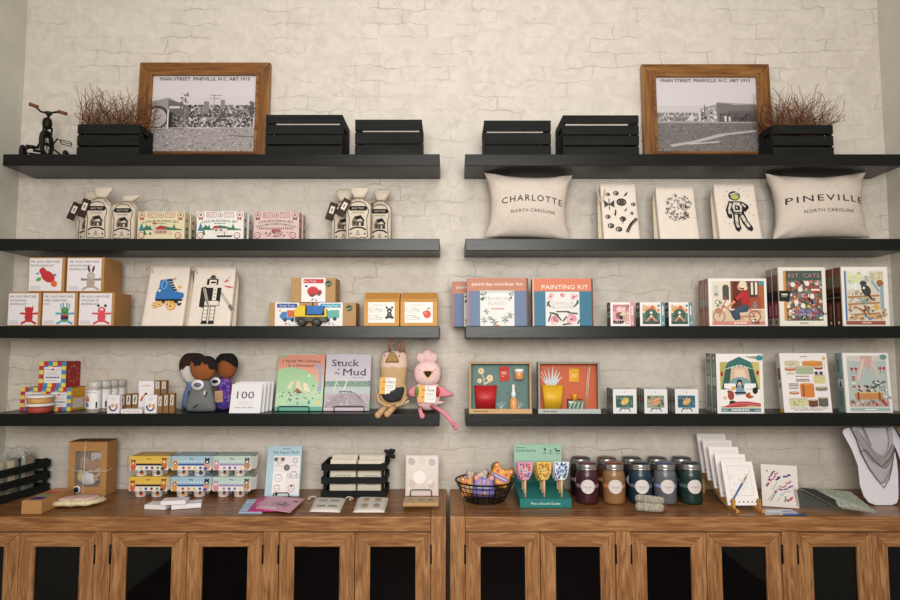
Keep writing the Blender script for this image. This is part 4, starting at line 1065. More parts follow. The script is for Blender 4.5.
def art_bicycle(A):
    A.rect(0, 0, 1, 1, '#efe8e4'); A.rect(.05, .1, .955, .945, '#e3d9c8')
    A.rect(.38, .34, .955, .945, '#8a4a33'); A.rect(.42, .36, .56, .93, '#6e3326'); A.rect(.7, .36, .8, .93, '#4c443f'); A.rect(.73, .66, .77, .92, '#e8dfcf'); A.rect(.8, .66, .84, .92, '#e8dfcf'); A.rect(.86, .36, .95, .93, '#b56a38'); A.rect(.68, .36, .9, .6, '#b0512d')
    A.rect(.24, .55, .35, .8, '#5d5752'); A.circ(.295, .8, .07, '#5d5752'); A.rect(.09, .62, .17, .86, '#cfc6ba'); A.rect(.1, .64, .16, .69, '#9a938c')
    A.rect(.05, .1, .955, .34, '#d9c3a4'); A.rect(.05, .33, .955, .36, '#e9e0d0'); A.rect(.7, .26, .9, .34, '#c9a987')
    A.ring(.17, .2, .13, .022, '#b56a50'); A.ring(.78, .2, .13, .022, '#a5543f')
    A.line([(.17, .2), (.25, .42), (.5, .2), (.78, .2), (.7, .36), (.35, .3)], .03, '#c9786c'); A.circ(.16, .32, .08, '#b98a63', .06); A.blobs(.1, .38, .24, .56, 16, .02, .05, ['#7d8f6d', '#e9e0d0', '#b9a58a', '#d9c9b4'])
    A.line([(.22, .38), (.3, .56), (.27, .6)], .022, '#c96a62')
    A.poly([(.4, .18), (.36, .3), (.58, .44), (.7, .42), (.66, .3), (.52, .28), (.54, .14), (.44, .12)], '#3f5468'); A.line([(.6, .4), (.44, .3)], .09, '#465c70')
    A.poly([(.57, .46), (.55, .68), (.62, .76), (.7, .7), (.71, .45)], '#bb2028'); A.line([(.58, .68), (.46, .54), (.42, .5)], .08, '#c9242c'); A.line([(.44, .52), (.29, .36)], .045, '#d99f78')
    A.circ(.55, .82, .075, '#d99f78'); A.circ(.59, .87, .085, '#e3d9b9'); A.circ(.63, .8, .05, '#e3d9b9'); A.poly([(.5, .8), (.62, .8), (.6, .77)], '#3a3430')
    A.circ(.56, .16, .035, '#d9a25c'); A.circ(.79, .42, .05, '#8f8c8c'); A.circ(.79, .49, .03, '#8f8c8c')
    A.rect(.05, .025, .955, .1, '#d68a80'); A.words(.42, .64, .05, .03, '#f4e6e0'); A.circ(.91, .9, .06, '#4a9fae', .05); A.blobs(.72, .04, .86, .16, 8, .02, .04, ['#8a5a3a', '#5d4030', '#efe8e4'])
def sp_bicycle(A): A.rect(0, 0, 1, 1, '#b5776a'); A.rect(0, .3, 1, .95, '#a0786a'); A.rect(.2, .42, .8, .58, '#8ea7a5'); A.rect(.0, 0, 1, .3, '#c08a74'); A.rect(.38, .62, .62, .9, '#c9a89c'); A.rect(.9, 0, 1, 1, '#e8dcd4')
g = 'tall puzzle boxes on the middle shelf'
puzzle('puzzle_box', 708.8, 767, 278.6, -.19, T3, .05, '#ecdfd8', 'wide puzzle box picturing a woman in red riding a bicycle', g, art_bicycle, sp_bicycle, ['puzzle box with brown spine directly behind the bicycle puzzle'])
def art_cats(A):
    A.rect(0, 0, 1, 1, '#e9e3d6'); A.rect(.1, .09, .155, .94, '#d99a3a'); A.rect(.155, .09, .92, .94, '#5f6b57'); A.rect(.155, .78, .92, .94, '#4c6457')
    cols = ['#b8434a', '#d9a0a0', '#efe6d8', '#3f4a4a', '#c9763f', '#7d8f80', '#8a3a52', '#e0b089', '#6d8fae', '#2e2e34', '#d9c9b4', '#a85a3a', '#8d7aa0']
    A.blobs(.16, .1, .92, .78, 330, .012, .038, cols); A.blobs(.3, .15, .8, .28, 40, .012, .03, ['#8d8fc0', '#9a8aa8', '#6d6a9a'])
    for u, v in ((.3, .7), (.45, .62), (.36, .4), (.7, .5), (.6, .72), (.5, .34)): A.circ(u, v, .04, '#efe6d8'); A.circ(u-.02, v+.035, .014, '#efe6d8'); A.circ(u+.02, v+.035, .014, '#efe6d8')
    A.rect(.68, .58, .86, .66, '#b8434a'); A.rect(.68, .6, .86, .63, '#efe6d8'); A.circ(.62, .33, .03, '#e0b23a')
    A.text('EST. CATS', .54, .825, .07, '#d2929c', fit=.66, bold=.03, serif=True); A.words(.42, .6, .04, .02, '#a59c8f')
    A.rect(.0, .42, .22, .6, '#2a2625'); A.rect(.05, .52, .18, .55, '#d9d2c9'); A.rect(.05, .49, .16, .51, '#8d8680'); A.blobs(.86, .18, .99, .27, 8, .015, .03, ['#5f7a68', '#e9e3d6', '#3f5348'])
def sp_cats(A): A.rect(0, 0, 1, 1, '#a39d8c'); A.rect(0, .14, 1, .88, '#8d2b4a'); A.rect(.0, .6, 1, .88, '#7a5552'); A.rect(0, .42, 1, .6, '#2a2625'); A.rect(.35, .18, .65, .36, '#c9808f'); A.circ(.5, .07, .03, '#4a463f'); A.rect(.88, 0, 1, 1, '#e4ddcf')
puzzle('puzzle_box', 779, 826.2, 267.4, -.19, T3, .048, '#e4ddcf', 'tall puzzle box crowded with colourful cats on a dark green ground', g, art_cats, sp_cats, ['puzzle box with dark red spine directly behind the crowded cats puzzle'], drop=.008)
def art_desk(A):
    A.rect(0, 0, 1, 1, '#efeae6'); A.rect(.06, .09, .9, .93, '#dcd3c4'); A.rect(.06, .09, .1, .93, '#5b86b5')
    A.rect(.12, .62, .6, .93, '#e6e6dc'); A.line([(.3, .62), (.3, .93)], .02, '#f4f2ee'); A.line([(.5, .62), (.5, .93)], .02, '#f4f2ee'); A.blobs(.12, .7, .6, .92, 30, .015, .05, ['#dfe0a8', '#cfd8c0', '#e9e4c0', '#b9b8a8']); A.blobs(.6, .72, .9, .92, 30, .02, .05, ['#e3d8a4', '#d9cfae', '#c9c0a0'])
    for v in (.5, .38, .2): A.poly([(.12, v), (.8, v+.03), (.8, v+.0), (.12, v-.03)], '#b9834e')
    A.blobs(.12, .52, .5, .6, 30, .012, .03, ['#e6c98f', '#efe9df', '#c9954f', '#8d8f8a']); A.blobs(.12, .4, .72, .48, 36, .012, .03, ['#efe9df', '#d9a562', '#a8b8b0', '#8a6f52']); A.blobs(.12, .23, .7, .35, 36, .012, .035, ['#c9954f', '#efe9df', '#7a5c3f', '#d9c9a8']); A.blobs(.1, .1, .88, .2, 40, .012, .04, ['#6d8fae', '#e0b25c', '#efe9df', '#a3845c', '#d9a562'])
    A.circ(.52, .6, .075, '#45484a', .1, rot=.4); A.circ(.46, .72, .055, '#3a4a48', .04); A.circ(.46, .66, .04, '#5b5f60'); A.line([(.55, .55), (.62, .46)], .03, '#34373a'); A.circ(.47, .64, .022, '#efe9df')
    A.line([(.66, .76), (.8, .6)], .04, '#8fb0c9'); A.line([(.68, .77), (.82, .61)], .015, '#e4e9ea'); A.circ(.82, .72, .06, '#a8754f'); A.rect(.82, .28, .89, .68, '#9db4c2')
    A.line([(.35, .3), (.5, .2)], .025, '#a86a3f'); A.line([(.46, .34), (.56, .22)], .02, '#8a5a3a'); A.circ(.46, .4, .035, '#6fa8ae'); A.circ(.72, .32, .05, '#d9b04a')
    A.rect(.06, .025, .9, .085, '#a85a3f'); A.words(.4, .6, .045, .022, '#e9d5c9'); A.blobs(.8, .16, .95, .3, 9, .02, .035, ['#b98a52', '#8a6a44', '#d9b98a'])
def sp_desk(A): A.rect(0, 0, 1, 1, '#5f2f1e'); A.rect(0, .66, 1, .86, '#7d6a58'); A.rect(0, .86, 1, 1, '#8a4f2c'); A.rect(0, .42, 1, .56, '#1f1815'); A.rect(.0, .48, 1, .5, '#7a6a5c'); A.rect(.35, .12, .65, .38, '#8a5a44'); A.circ(.5, .06, .03, '#d9cfc4'); A.rect(.9, 0, 1, 1, '#e2dace')
puzzle('puzzle_box', 842, 888.5, 267, -.19, T3, .052, '#e9e3de', 'tall puzzle box picturing a grey cat on cluttered desk shelves', g, art_desk, sp_desk, ['puzzle box with brown spine directly behind the cat on desk puzzle'], drop=.004)
# ------------------------------------------------------------------ shelf 4, left
CK = ['#c62a33', '#e3cf4a', '#3f8fc4']
def check_art(A, nu, nv, pad=True):
    A.rect(0, 0, 1, 1, '#e3cf4a')
    for i in range(nu):
        for j in range(nv): A.flat = True; A.rect(i/nu, j/nv, (i+1)/nu, (j+1)/nv, CK[(i*2+j+(j//2)) % 3])
    A.flat = False; A.z += .0004
    A.rect(.19, .17, .83, .79, '#e4e0e2')
    A.text('PLAY', .36, .66, .055, '#6a6468', fit=.24); A.text('TOYS', .66, .66, .055, '#6a6468', fit=.24); A.circ(.51, .69, .045, '#c23a40')
    A.words(.28, .74, .55, .022, '#b9a9b0'); A.words(.3, .72, .48, .022, '#b9a9b0'); A.words(.26, .76, .36, .045, '#4a4a6a'); A.words(.3, .7, .26, .022, '#b9a9b0')
def check_box(pl, pr, ptop, Yf, zb, d, side, label, h=None):
    loc, w, hh = spot(pl, pr, ptop, Yf, zb, d)
    h = h or hh
    m = MB(); m.box(-w/2, w/2, 0, d, 0, h)
    o = m.build('checked_toy_box', mat({'red': '#a32228', 'yellow': '#e0ab2f'}[side], .5, var=.04), None, loc=loc, bevel=.0015, label=label, cat='toy box', group='red, yellow and blue checked boxes')
    A = Art(w, h, 3); check_art(A, 6, 6); A.build('front_print', o)
    A = Art(d, h, 4)
    if side == 'red':
        for i in range(9):
            t = i*.7; A.circ(.5+.33*cos(t), .5+.33*sin(t)*1.0, .04, '#d9a93f', .02, rot=t)
        A.ring(.5, .5, .3, .012, '#c98f38', ry=.3); A.circ(.5, .82, .05, '#d9b04a', .03)
    else:
        A.rect(0, .97, 1, 1, '#b5322c'); A.blobs(.05, .62, .95, .95, 14, .012, .025, ['#8a6a2a', '#c23a30', '#f0cf6a']); A.rect(.12, .1, .88, .52, '#e6dcd0'); A.words(.2, .8, .4, .02, '#b9a99a'); A.words(.2, .7, .3, .02, '#b9a99a'); A.rect(.1, .6, .9, .62, '#c98f28')
    A.build('side_print', o, side_M(w, d))
    return o, loc, w, h
c1 = check_box(46, 71, 387.6, -.103, T4, .098, 'yellow', 'checked toy box with yellow side, bottom right of the checked stack')
c2 = check_box(20.5, 45.6, 387.6, -.103, T4, .098, 'yellow', 'checked toy box at the bottom left behind the dough tubs')
check_box(39, 66, 361.7, -.106, T4+c1[3]+.0012, .10, 'red', 'checked toy box with red and gold side on top of the stack')
def tub(px, rpx, Yc, zb, h, col, label):
    s = sc(Yc, zb); r = rpx*s
    root = empty('dough_tub', (pxx(px, Yc, zb), Yc, zb+EPS), label=label, cat='tub', group='stacked dough tubs with white lids')
    hl = .011
    m = MB(); m.lathe([(r*.8, 0), (r*.85, .002), (r*.9, h-hl-.001)], 32); m.build('tub_body', mat(col, .55, var=.12, scale=60), root)
    m = MB(); m.lathe([(r*.92, h-hl-.0005), (r, h-hl+.001), (r, h-hl+.0045), (r*.95, h-hl+.006), (r*.94, h-.001), (r*.9, h)], 32); m.build('lid', mat('#dedad8', .45, var=.02), root)
tub(39.5, 12.9, -.156, T4, .038, '#a8493c', 'dough tub with red dough and white lid, underneath the tan one')
tub(39.8, 12.9, -.156, T4+.039, .033, '#cf9f62', 'dough tub with tan dough and white lid, on top of the red one')

# clear bottles with white labels
clear = mat('#d9d6cf', .15, var=.03, alpha=.45)
def toy_bottle(px, Yc, label, first=False):
    z = T4; s = sc(Yc, z); r = 6.6*sc(-.17, z); h = .128
    root = empty('clear_toy_bottle', (pxx(px, Yc, z), Yc, z+EPS), label=label, cat='bottle', group='clear bottles with white caps and labels')
    m = MB(); m.lathe([(r*.9, 0), (r, .003), (r, h*.76), (r*.9, h*.8), (r*.7, h*.83)], 24); m.build('bottle_body', clear, root)
    m = MB(); m.lathe([(r*.86, .003), (r*.86, h*.18), (r*.5, h*.21)], 18); m.build('wooden_pieces', mat('#a8834f', .7, var=.5, scale=90), root)
    m = MB(); m.lathe([(r*.96, h*.8), (r*.98, h*.81), (r*.98, h*.99), (r*.92, h)], 28); m.build('cap', mat('#d3cfc8', .3, var=.02, alpha=.75), root)
    m = MB(); n = 24
    vs = [((r+.0006)*cos(2*pi*i/n), (r+.0006)*sin(2*pi*i/n), z_) for z_ in (h*.14, h*.72) for i in range(n)]
    m.faces(vs, [(i, (i+1) % n, n+(i+1) % n, n+i) for i in range(n)], True); lb = m.build('label_wrap', mat('#e4e3e2', .5, var=.02), root)
    A = Art(2*r, h, 4); A.rect(.1, .3, .9, .32, '#e4e3e2'); A.words(.2, .8, .64, .02, '#8d9aa5')
    A.circ(.24, .47, .08, '#d9907a'); A.circ(.3, .42, .06, '#c23a40', .05); A.circ(.22, .27, .08, '#2f62b0', .07); A.circ(.3, .25, .05, '#5c8ad0'); A.rect(.78, .17, .86, .36, '#33333a')
    def warp(x, zz, dep):
        q = (r+.0012+dep); a = x/r*1.25; return Vector((q*sin(a), -q*cos(a), zz))
    A.build('label_print', lb, warp=warp)
toy_bottle(93.8, -.172, 'clear bottle with white cap at the front of its cluster, beside the yellow-sided box')
toy_bottle(103.2, -.128, 'clear bottle with white cap, second of the cluster, behind the first')
toy_bottle(110.6, -.085, 'clear bottle with white cap, third of the cluster, above the small white box')
toy_bottle(117.8, -.042, 'clear bottle with white cap at the back of its cluster against the wall')

# small kraft and white boxes
tan_card = mat('#8d6a45', .75, var=.05, scale=70)
def small_box(pl, pr, ptop, Yf, zb, d, base, label, art, group, rz=0.0, name='small_toy_box'):
    loc, w, h = spot(pl, pr, ptop, Yf, zb, d)
    m = MB(); m.box(-w/2, w/2, 0, d, 0, h)
    o = m.build(name, base, None, loc=loc, rz=rz, bevel=.001, label=label, cat='small box', group=group)
    A = Art(w, h, 5); art(A); A.build('front_print', o)
    return h
def art_smile(A):
    A.rect(.03, .03, .97, .97, '#e6e2e4'); A.words(.25, .75, .82, .03, '#b9a0a6'); A.words(.35, .65, .72, .03, '#c9a7ad')
    pts = [(.16, .38), (.24, .26), (.36, .18), (.5, .15), (.64, .18), (.76, .26), (.82, .36)]
    for (a, b), c_ in zip(zip(pts, pts[1:]), ('#2f4a8f', '#33333a', '#2f4a8f', '#33333a', '#3f4a9f', '#c23a30')): A.line([a, b], .075, c_)
    A.line([(.2, .44), (.32, .34)], .05, '#c96a3a'); A.line([(.5, .52), (.5, .36)], .06, '#e0b23a'); A.line([(.38, .5), (.42, .36)], .05, '#4a7a4a'); A.line([(.62, .44), (.72, .36)], .06, '#e0b23a'); A.circ(.78, .46, .05, '#c23a30')
def art_tall(A):
    A.rect(.03, .02, .97, .98, '#e6e0e2'); A.words(.2, .8, .82, .035, '#d3a3ae')
    pts = [(.2, .36), (.3, .48), (.44, .55), (.6, .5), (.72, .4)]
    for (a, b), c_ in zip(zip(pts, pts[1:]), ('#c23a30', '#e0a03a', '#33333a', '#e0b23a')): A.line([a, b], .06, c_)
    A.circ(.5, .58, .04, '#33343f'); A.circ(.82, .45, .035, '#3f4a8f'); A.words(.2, .8, .12, .025, '#a9a0a6')
def art_feather(A):
    A.rect(.14, .42, .86, .9, '#dcd6d0'); A.line([(.48, .5), (.44, .64), (.56, .7), (.5, .84)], .05, '#2b2f4f'); A.line([(.5, .6), (.62, .74)], .035, '#2b2f4f'); A.line([(.5, .6), (.4, .7)], .03, '#2b2f4f')
def art_pale_feather(A):
    A.rect(.16, .4, .84, .92, '#cfc8bd'); A.rect(.22, .44, .78, .88, '#b5ada1'); A.rect(.26, .46, .74, .86, '#d3ccc2'); A.line([(.48, .5), (.44, .62), (.56, .7), (.5, .82)], .045, '#6a645c')
wb = mat('#e2dee0', .55, var=.02)
g = 'small white picture boxes on the lowest shelf'
small_box(107.2, 119.5, 395, -.197, T4, .022, wb, 'small white box with curved crayon row, beside the clear bottles', art_smile, g)
small_box(138.2, 153.6, 380.8, -.135, T4, .03, wb, 'tall white box with colourful picture, standing behind the smaller white box', art_tall, g)
small_box(144.6, 156.6, 395, -.197, T4, .022, wb, 'small white box with curved crayon row, in front of the tall white box', art_smile, g)
h_ = small_box(120.6, 142, 409.3, -.2, T4, .045, wb, 'low white box lying flat before three small kraft boxes', lambda A: (A.rect(.02, .06, .98, .94, '#e6e2e4'), A.words(.1, .9, .4, .2, '#d9a9b0')), g)
g = 'small kraft boxes with feather labels'
for i, (a, b, t_) in enumerate(((119.9, 124.9, 395), (125.6, 130.9, 393.8), (132, 137.6, 393.2))):
    small_box(a, b, t_, -.142, T4, .018, tan_card, 'small kraft box with dark blue feather behind the low box, ' + ('nearest the bottles', 'middle of three', 'nearest the tall white box')[i], art_feather, g)
for i, (a, b, t_) in enumerate(((157.4, 162.4, 395), (163.3, 168.3, 394), (169.3, 174.3, 393.2))):
    small_box(a, b, t_, -.19, T4, .02, tan_card, 'small kraft box with pale label in the front row, ' + ('beside the small white box', 'middle of three', 'nearest the cloth dolls')[i], art_pale_feather, g)
for i, (a, b) in enumerate(((154.6, 160.1), (161, 166.5))):
    hh = small_box(a, b, 394.6, -.132, T4, .022, tan_card, 'small kraft box hidden behind the front ones, ' + ('below the upper box touching white', 'under the outer upper box')[i], art_pale_feather, g)
    small_box(a, b, 380.6, -.132, T4+hh+.001, .02, tan_card, 'small kraft box with pale label in the upper row, ' + ('touching the tall white box', 'outer of the two')[i], art_pale_feather, g)

# ------------------------------------------------------------------ cloth dolls
def oval(cx, cz, rx, rz_, n=56, p=2.0):
    return [(cx + rx*math.copysign(abs(cos(2*pi*i/n))**(2/p), cos(2*pi*i/n)), cz + rz_*math.copysign(abs(sin(2*pi*i/n))**(2/p), sin(2*pi*i/n))) for i in range(n)]
def smooth_poly(P, sub=6):       # closed Catmull-Rom through the points
    out = []; n = len(P)
    for i in range(n):
        a, b, c, d = [Vector(P[(i+k-1) % n]) for k in range(4)]
        for k in range(sub):
            t = k/sub
            q = .5*((2*b) + (c-a)*t + (2*a-5*b+4*c-d)*t*t + (3*b-a-3*c+d)*t*t*t)
            out.append((q.x, q.y))
    return out
def cut(mb, keep):
    bmesh.ops.delete(mb.b, geom=[f for f in mb.b.faces if not keep(f.calc_center_median())], context='FACES')
def cloth_doll(x0, Yc, body, head, body_m, head_m, hair_m, fringe, badge, label, extras=None):
    """pixel-sized outlines about column x0, rows measured up from the shelf line 412"""
    z = T4; s = sc(Yc, z+.1); X0 = (x0-450)*s
    root = empty('cloth_doll', (X0, Yc, z+EPS), label=label, cat='doll', group='cloth dolls on the lowest shelf')
    P = lambda pts: [((a-x0)*s, (412.6-b)*s) for a, b in pts]
    m = MB(); m.puff(smooth_poly(P(body)), .026, rings=9); m.build('body', body_m, root)
    cx, cy, rx, ry = head; c = ((cx-x0)*s, (412.6-cy)*s)
    ol = smooth_poly([(c[0]+rx*s*a, c[1]+ry*s*b) for a, b in ((0, 1.0), (.6, .93), (.97, .5), (1.0, 0), (.82, -.55), (.45, -.95), (0, -1.05), (-.45, -.95), (-.82, -.55), (-1, 0), (-.97, .5), (-.6, .93))])
    m = MB(); m.puff(ol, .024, c, rings=10, y=-.004); hd = m.build('head', head_m, root)
    m = MB(); m.puff([(c[0]+(p[0]-c[0])*1.035, c[1]+(p[1]-c[1])*1.035) for p in ol], .0258, c, rings=16, y=-.004)
    cut(m, lambda p: (p.z-c[1])/(ry*s) > fringe((p.x-c[0])/(rx*s)))
    m.build('hair', hair_m, hd)
    if badge:
        bx, by, rr, inner = badge; M = Matrix.Translation(((bx-x0)*s, -.031, (412.6-by)*s)) @ Matrix.Rotation(pi/2-.1, 4, 'X')
        m = MB(); m.lathe([(rr*s, -.001), (rr*s, .001)], 28, M=M @ Matrix.Diagonal((1, .82, 1, 1))); b_ = m.build('round_badge', mat('#e3dfe2', .5, var=.02), root, label='white paper badge with a dark oval')
        m = MB(); m.lathe([(rr*s*.6, .0011), (rr*s*.6, .0016)], 24, M=M @ Matrix.Diagonal((1, .6, 1, 1))); m.build('badge_oval', mat(inner, .6), b_)
    if extras: extras(root, s, P)
    return root
def fab(c, **k): return mat(c, .95, var=k.get('var', .06), scale=k.get('scale', 40), bump=.15, key=('fab', c))
fr_b = lambda u: .30 + .20*math.sin(u*5.2+.4) - .28*u + .07*math.sin(u*17)
def ex_b(root, s, P):
    for (a, b, c_) in (((190.5, 395), (191.2, 391), '#222226'), ((207.5, 396.5), (209.5, 392), '#222226'), ((196.5, 407.5), (200.5, 404.5), '#222226')):
        A_, B_ = P([a, b]); m = MB(); yy = -.0245 if a[0] > 195 else -.019
        m.tube([(A_[0], yy, A_[1]), ((A_[0]+B_[0])/2, yy-.001, (A_[1]+B_[1])/2), (B_[0], yy, B_[1])], .0022, 6); m.build('stitch', mat(c_, .9), root)
    A_ = P([(207.3, 393)])[0]; m = MB(); m.box(A_[0]-.004, A_[0]+.004, -.0262, -.0245, A_[1]-.009, A_[1]+.009); m.build('cloth_patch', mat('#c9c2b4', .9), root)
def ex_c(root, s, P):
    a, b = P([(217.6, 403.2), (225.4, 392.2)]); m = MB(); m.box(a[0], b[0], -.0285, -.0275, a[1], b[1]); t = m.build('kraft_tag', mat('#c39c78', .8, var=.05), root)
    A = Art(b[0]-a[0], b[1]-a[1], 3)
    for i in range(5): A.words(.15, .85, .78-.14*i, .04, '#8a6a4c')
    A.build('tag_print', t, Matrix.Translation(((a[0]+b[0])/2, -.0286, a[1])))
purple = bpy.data.materials.new('purple_sparkle'); purple.use_nodes = True
def _purple():
    N = purple.node_tree.nodes; L = purple.node_tree.links; b = N['Principled BSDF']; b.inputs['Roughness'].default_value = .9
    tc = N.new('ShaderNodeTexCoord'); n1 = N.new('ShaderNodeTexNoise'); n1.inputs['Scale'].default_value = 26; n1.inputs['Detail'].default_value = 3; n2 = N.new('ShaderNodeTexNoise'); n2.inputs['Scale'].default_value = 190; n2.inputs['Detail'].default_value = 2
    for n in (n1, n2): L.new(tc.outputs['Object'], n.inputs['Vector'])
    c1_ = N.new('ShaderNodeValToRGB'); e = c1_.color_ramp.elements; e[0].position = .38; e[0].color = lin('#3a2f8a'); e[1].position = .62; e[1].color = lin('#7a3f93')
    c2_ = N.new('ShaderNodeValToRGB'); e = c2_.color_ramp.elements; e[0].position = .58; e[0].color = (0, 0, 0, 1); e[1].position = .68; e[1].color = (1, 1, 1, 1)
    mx = N.new('ShaderNodeMix'); mx.data_type = 'RGBA'; mx.inputs[7].default_value = lin('#c9a6d6')
    L.new(n1.outputs['Fac'], c1_.inputs['Fac']); L.new(n2.outputs['Fac'], c2_.inputs['Fac']); L.new(c2_.outputs['Color'], mx.inputs[0]); L.new(c1_.outputs['Color'], mx.inputs[6]); L.new(mx.outputs[2], b.inputs['Base Color'])
_purple()
cloth_doll(192, -.062, [(183.5, 411), (182.8, 404), (184.5, 394), (187.5, 386), (190, 381), (198, 380), (203, 386), (206, 396), (207, 410), (196, 412.2)], (193, 371.5, 13.5, 15), fab('#7488b5', var=.15), fab('#dcd6d4'), fab('#3d241b'), lambda u: .30 + .5*u + .05*math.sin(u*14), None, 'cloth doll with white face and dark brown hair, mostly hidden behind the grey-bodied doll')
cloth_doll(227, -.105, [(216, 410), (216.5, 398), (217.8, 388), (219, 380), (229, 379), (231.5, 386), (233, 396), (233, 408), (228, 411.4), (221, 411.8)], (226.3, 367.8, 11, 12.2), purple, fab('#91552e'), fab('#1b1718'), lambda u: .05 + .32*abs(u+.1)*-1 + .42 - .3*u*u, (217.8, 383, 5.2, '#1f1f22'), 'cloth doll with black hair and purple body wearing a kraft tag', ex_c)
cloth_doll(202, -.152, [(187, 411), (187.2, 402), (189.8, 391), (194.5, 381.5), (201, 379.5), (209, 381), (212.6, 391), (215.4, 402), (215.8, 411), (208, 412.4), (194, 412.4)], (203, 369, 13.4, 12), fab('#77797b'), fab('#95592f'), fab('#211a19'), fr_b, (200.6, 385, 6.3, '#6a6a86'), 'cloth doll with black fringe and grey body in front of the other two dolls', ex_b)

# ------------------------------------------------------------------ booklets, books and wire stands
def leaning(name, pl, pr, ptop, Yf, zb, d, lean, base, label, cat, group, art, rough=.5):
    loc, w, h = spot(pl, pr, ptop, Yf, zb, d, lean)
    m = MB(); m.box(-w/2, w/2, 0, d, 0, h)
    o = m.build(name, mat(base, rough, var=.03), None, loc=loc, lean=lean, bevel=.0006, label=label, cat=cat, group=group)
    if art: A = Art(w, h, 6); art(A); A.build('cover_print', o, rough=rough)
    return o, loc, w, h
def art_100(A):
    A.rect(0, 0, 1, 1, '#e0dddf'); A.text('100', .47, .5, .26, '#54456f', fit=.56, bold=.015); A.words(.28, .7, .37, .02, '#d9b9c0'); A.words(.28, .74, .3, .02, '#d9b9c0')
    A.text('Moms Little Book', .48, .17, .05, '#4a4a52', fit=.6)
    for i in range(4): A.line([(.2+.15*i, .92), (.27+.15*i, .86)], .012, '#e4cfd3')
for i, (pl, pr, pt, Yf) in enumerate(((229, 260, 384.3, -.198), (232.2, 263.8, 382.6, -.165), (236, 267.6, 381.8, -.132), (240, 271.5, 381.5, -.1))):
    leaning('booklet', pl, pr, pt, Yf, T4, .005, .26, '#d5d3d4' if i == 0 else '#b9bcba', 'white booklet numbered 100 leaning ' + ('at the front of its row beside the purple doll', 'second in its row', 'third in its row', 'at the back of its row beside the dinosaur book')[i], 'booklet', 'white booklets numbered 100', art_100)
def wire_stand(px0, px1, Yf, zb, hgt, lean, hback, label, group='black wire book stands', mtl=None):
    z = zb; s = sc(Yf, z+.02); x0, x1 = (px0-450)*s, (px1-450)*s; xc = (x0+x1)/2; w = x1-x0
    root = empty('wire_stand', (xc, Yf, zb+EPS), label=label, cat='stand', group=group)
    bl = mtl or mat('#151514', .4, .4); r = .0018; t = tan(lean)
    m = MB()
    m.tube([(-w/2, .0, r), (-w/2, 0, hgt-.004), (-w/2+.004, 0, hgt), (w/2-.004, 0, hgt), (w/2, 0, hgt-.004), (w/2, 0, r)], r, 6); m.build('front_lip', bl, root)
    m = MB(); yb = .034
    for sx in (-1, 1): m.tube([(sx*w/2, 0, r), (sx*w/2, yb, r), (sx*w/2*.8, yb + .012 + t*hback, hback)], r, 6)
    m.tube([(-w/2*.8, yb + .012 + t*hback, hback), (w/2*.8, yb + .012 + t*hback, hback)], r, 6); m.build('back_rest', bl, root)
    return root
def art_dino(A):
    for i in range(8):
        a = [(0xe3, 0x93, 0x7c), (0xe8, 0xab, 0x8a), (0xc6, 0xd3, 0xae), (0xb0, 0xd6, 0xba)]
        t = i/7*2.999; k = int(t); f = t-k; c0, c1_ = a[k], a[min(3, k+1)]
        A.rect(0, 1-(i+1)/8, 1, 1-i/8, '#%02x%02x%02x' % tuple(int(c0[q]*(1-f)+c1_[q]*f) for q in range(3)))
    G = '#a8d0a0'
    A.poly([(0, .2), (0, .7), (.1, .76), (.3, .78), (.55, .73), (.75, .64), (.85, .5), (.82, .36), (.7, .32), (.55, .38), (.3, .36), (.22, .2)], G); A.poly([(0, .05), (0, .3), (.2, .34), (.3, .2), (.2, .1)], '#b8dbb0')
    A.circ(.78, .44, .014, '#2b2b2b'); A.circ(.68, .62, .022, '#d9ecc9'); A.poly([(.22, .4), (.3, .52), (.36, .53), (.3, .38)], '#e3d9b9'); A.poly([(.42, .4), (.4, .52), (.48, .54), (.56, .36)], '#e3cfae'); A.poly([(.58, .36), (.56, .5), (.64, .48), (.74, .32)], '#e6dcc0')
    A.poly([(.86, .34), (.9, .55), (.86, .76), (.8, .8), (.84, .84), (.93, .8), (.95, .55), (.96, .34)], '#9fb0cf'); A.poly([(.36, .33), (.44, .4), (.56, .32), (.5, .3)], '#a06a4e')
    A.blobs(.05, .1, .95, .34, 40, .01, .03, ['#7fb89a', '#a5d0b4', '#5f9a86', '#8fc7b8']); A.blobs(.1, .14, .5, .34, 10, .01, .022, ['#3f5a50', '#2f4a44'])
    A.poly([(.86, .1), (.92, .22), (.96, .1)], '#e0cf6a'); A.rect(0, 0, 1, .07, '#5fae9c'); A.poly([(0, .93), (.06, 1), (.12, .92), (.18, 1), (0, 1)], '#8fc48c')
    A.text('I Think My Chicken', .5, .865, .052, '#5d2f28', fit=.82, bold=.006, arch=.02); A.text('Is a Dinosaur', .5, .785, .05, '#5d2f28', fit=.56, bold=.006)
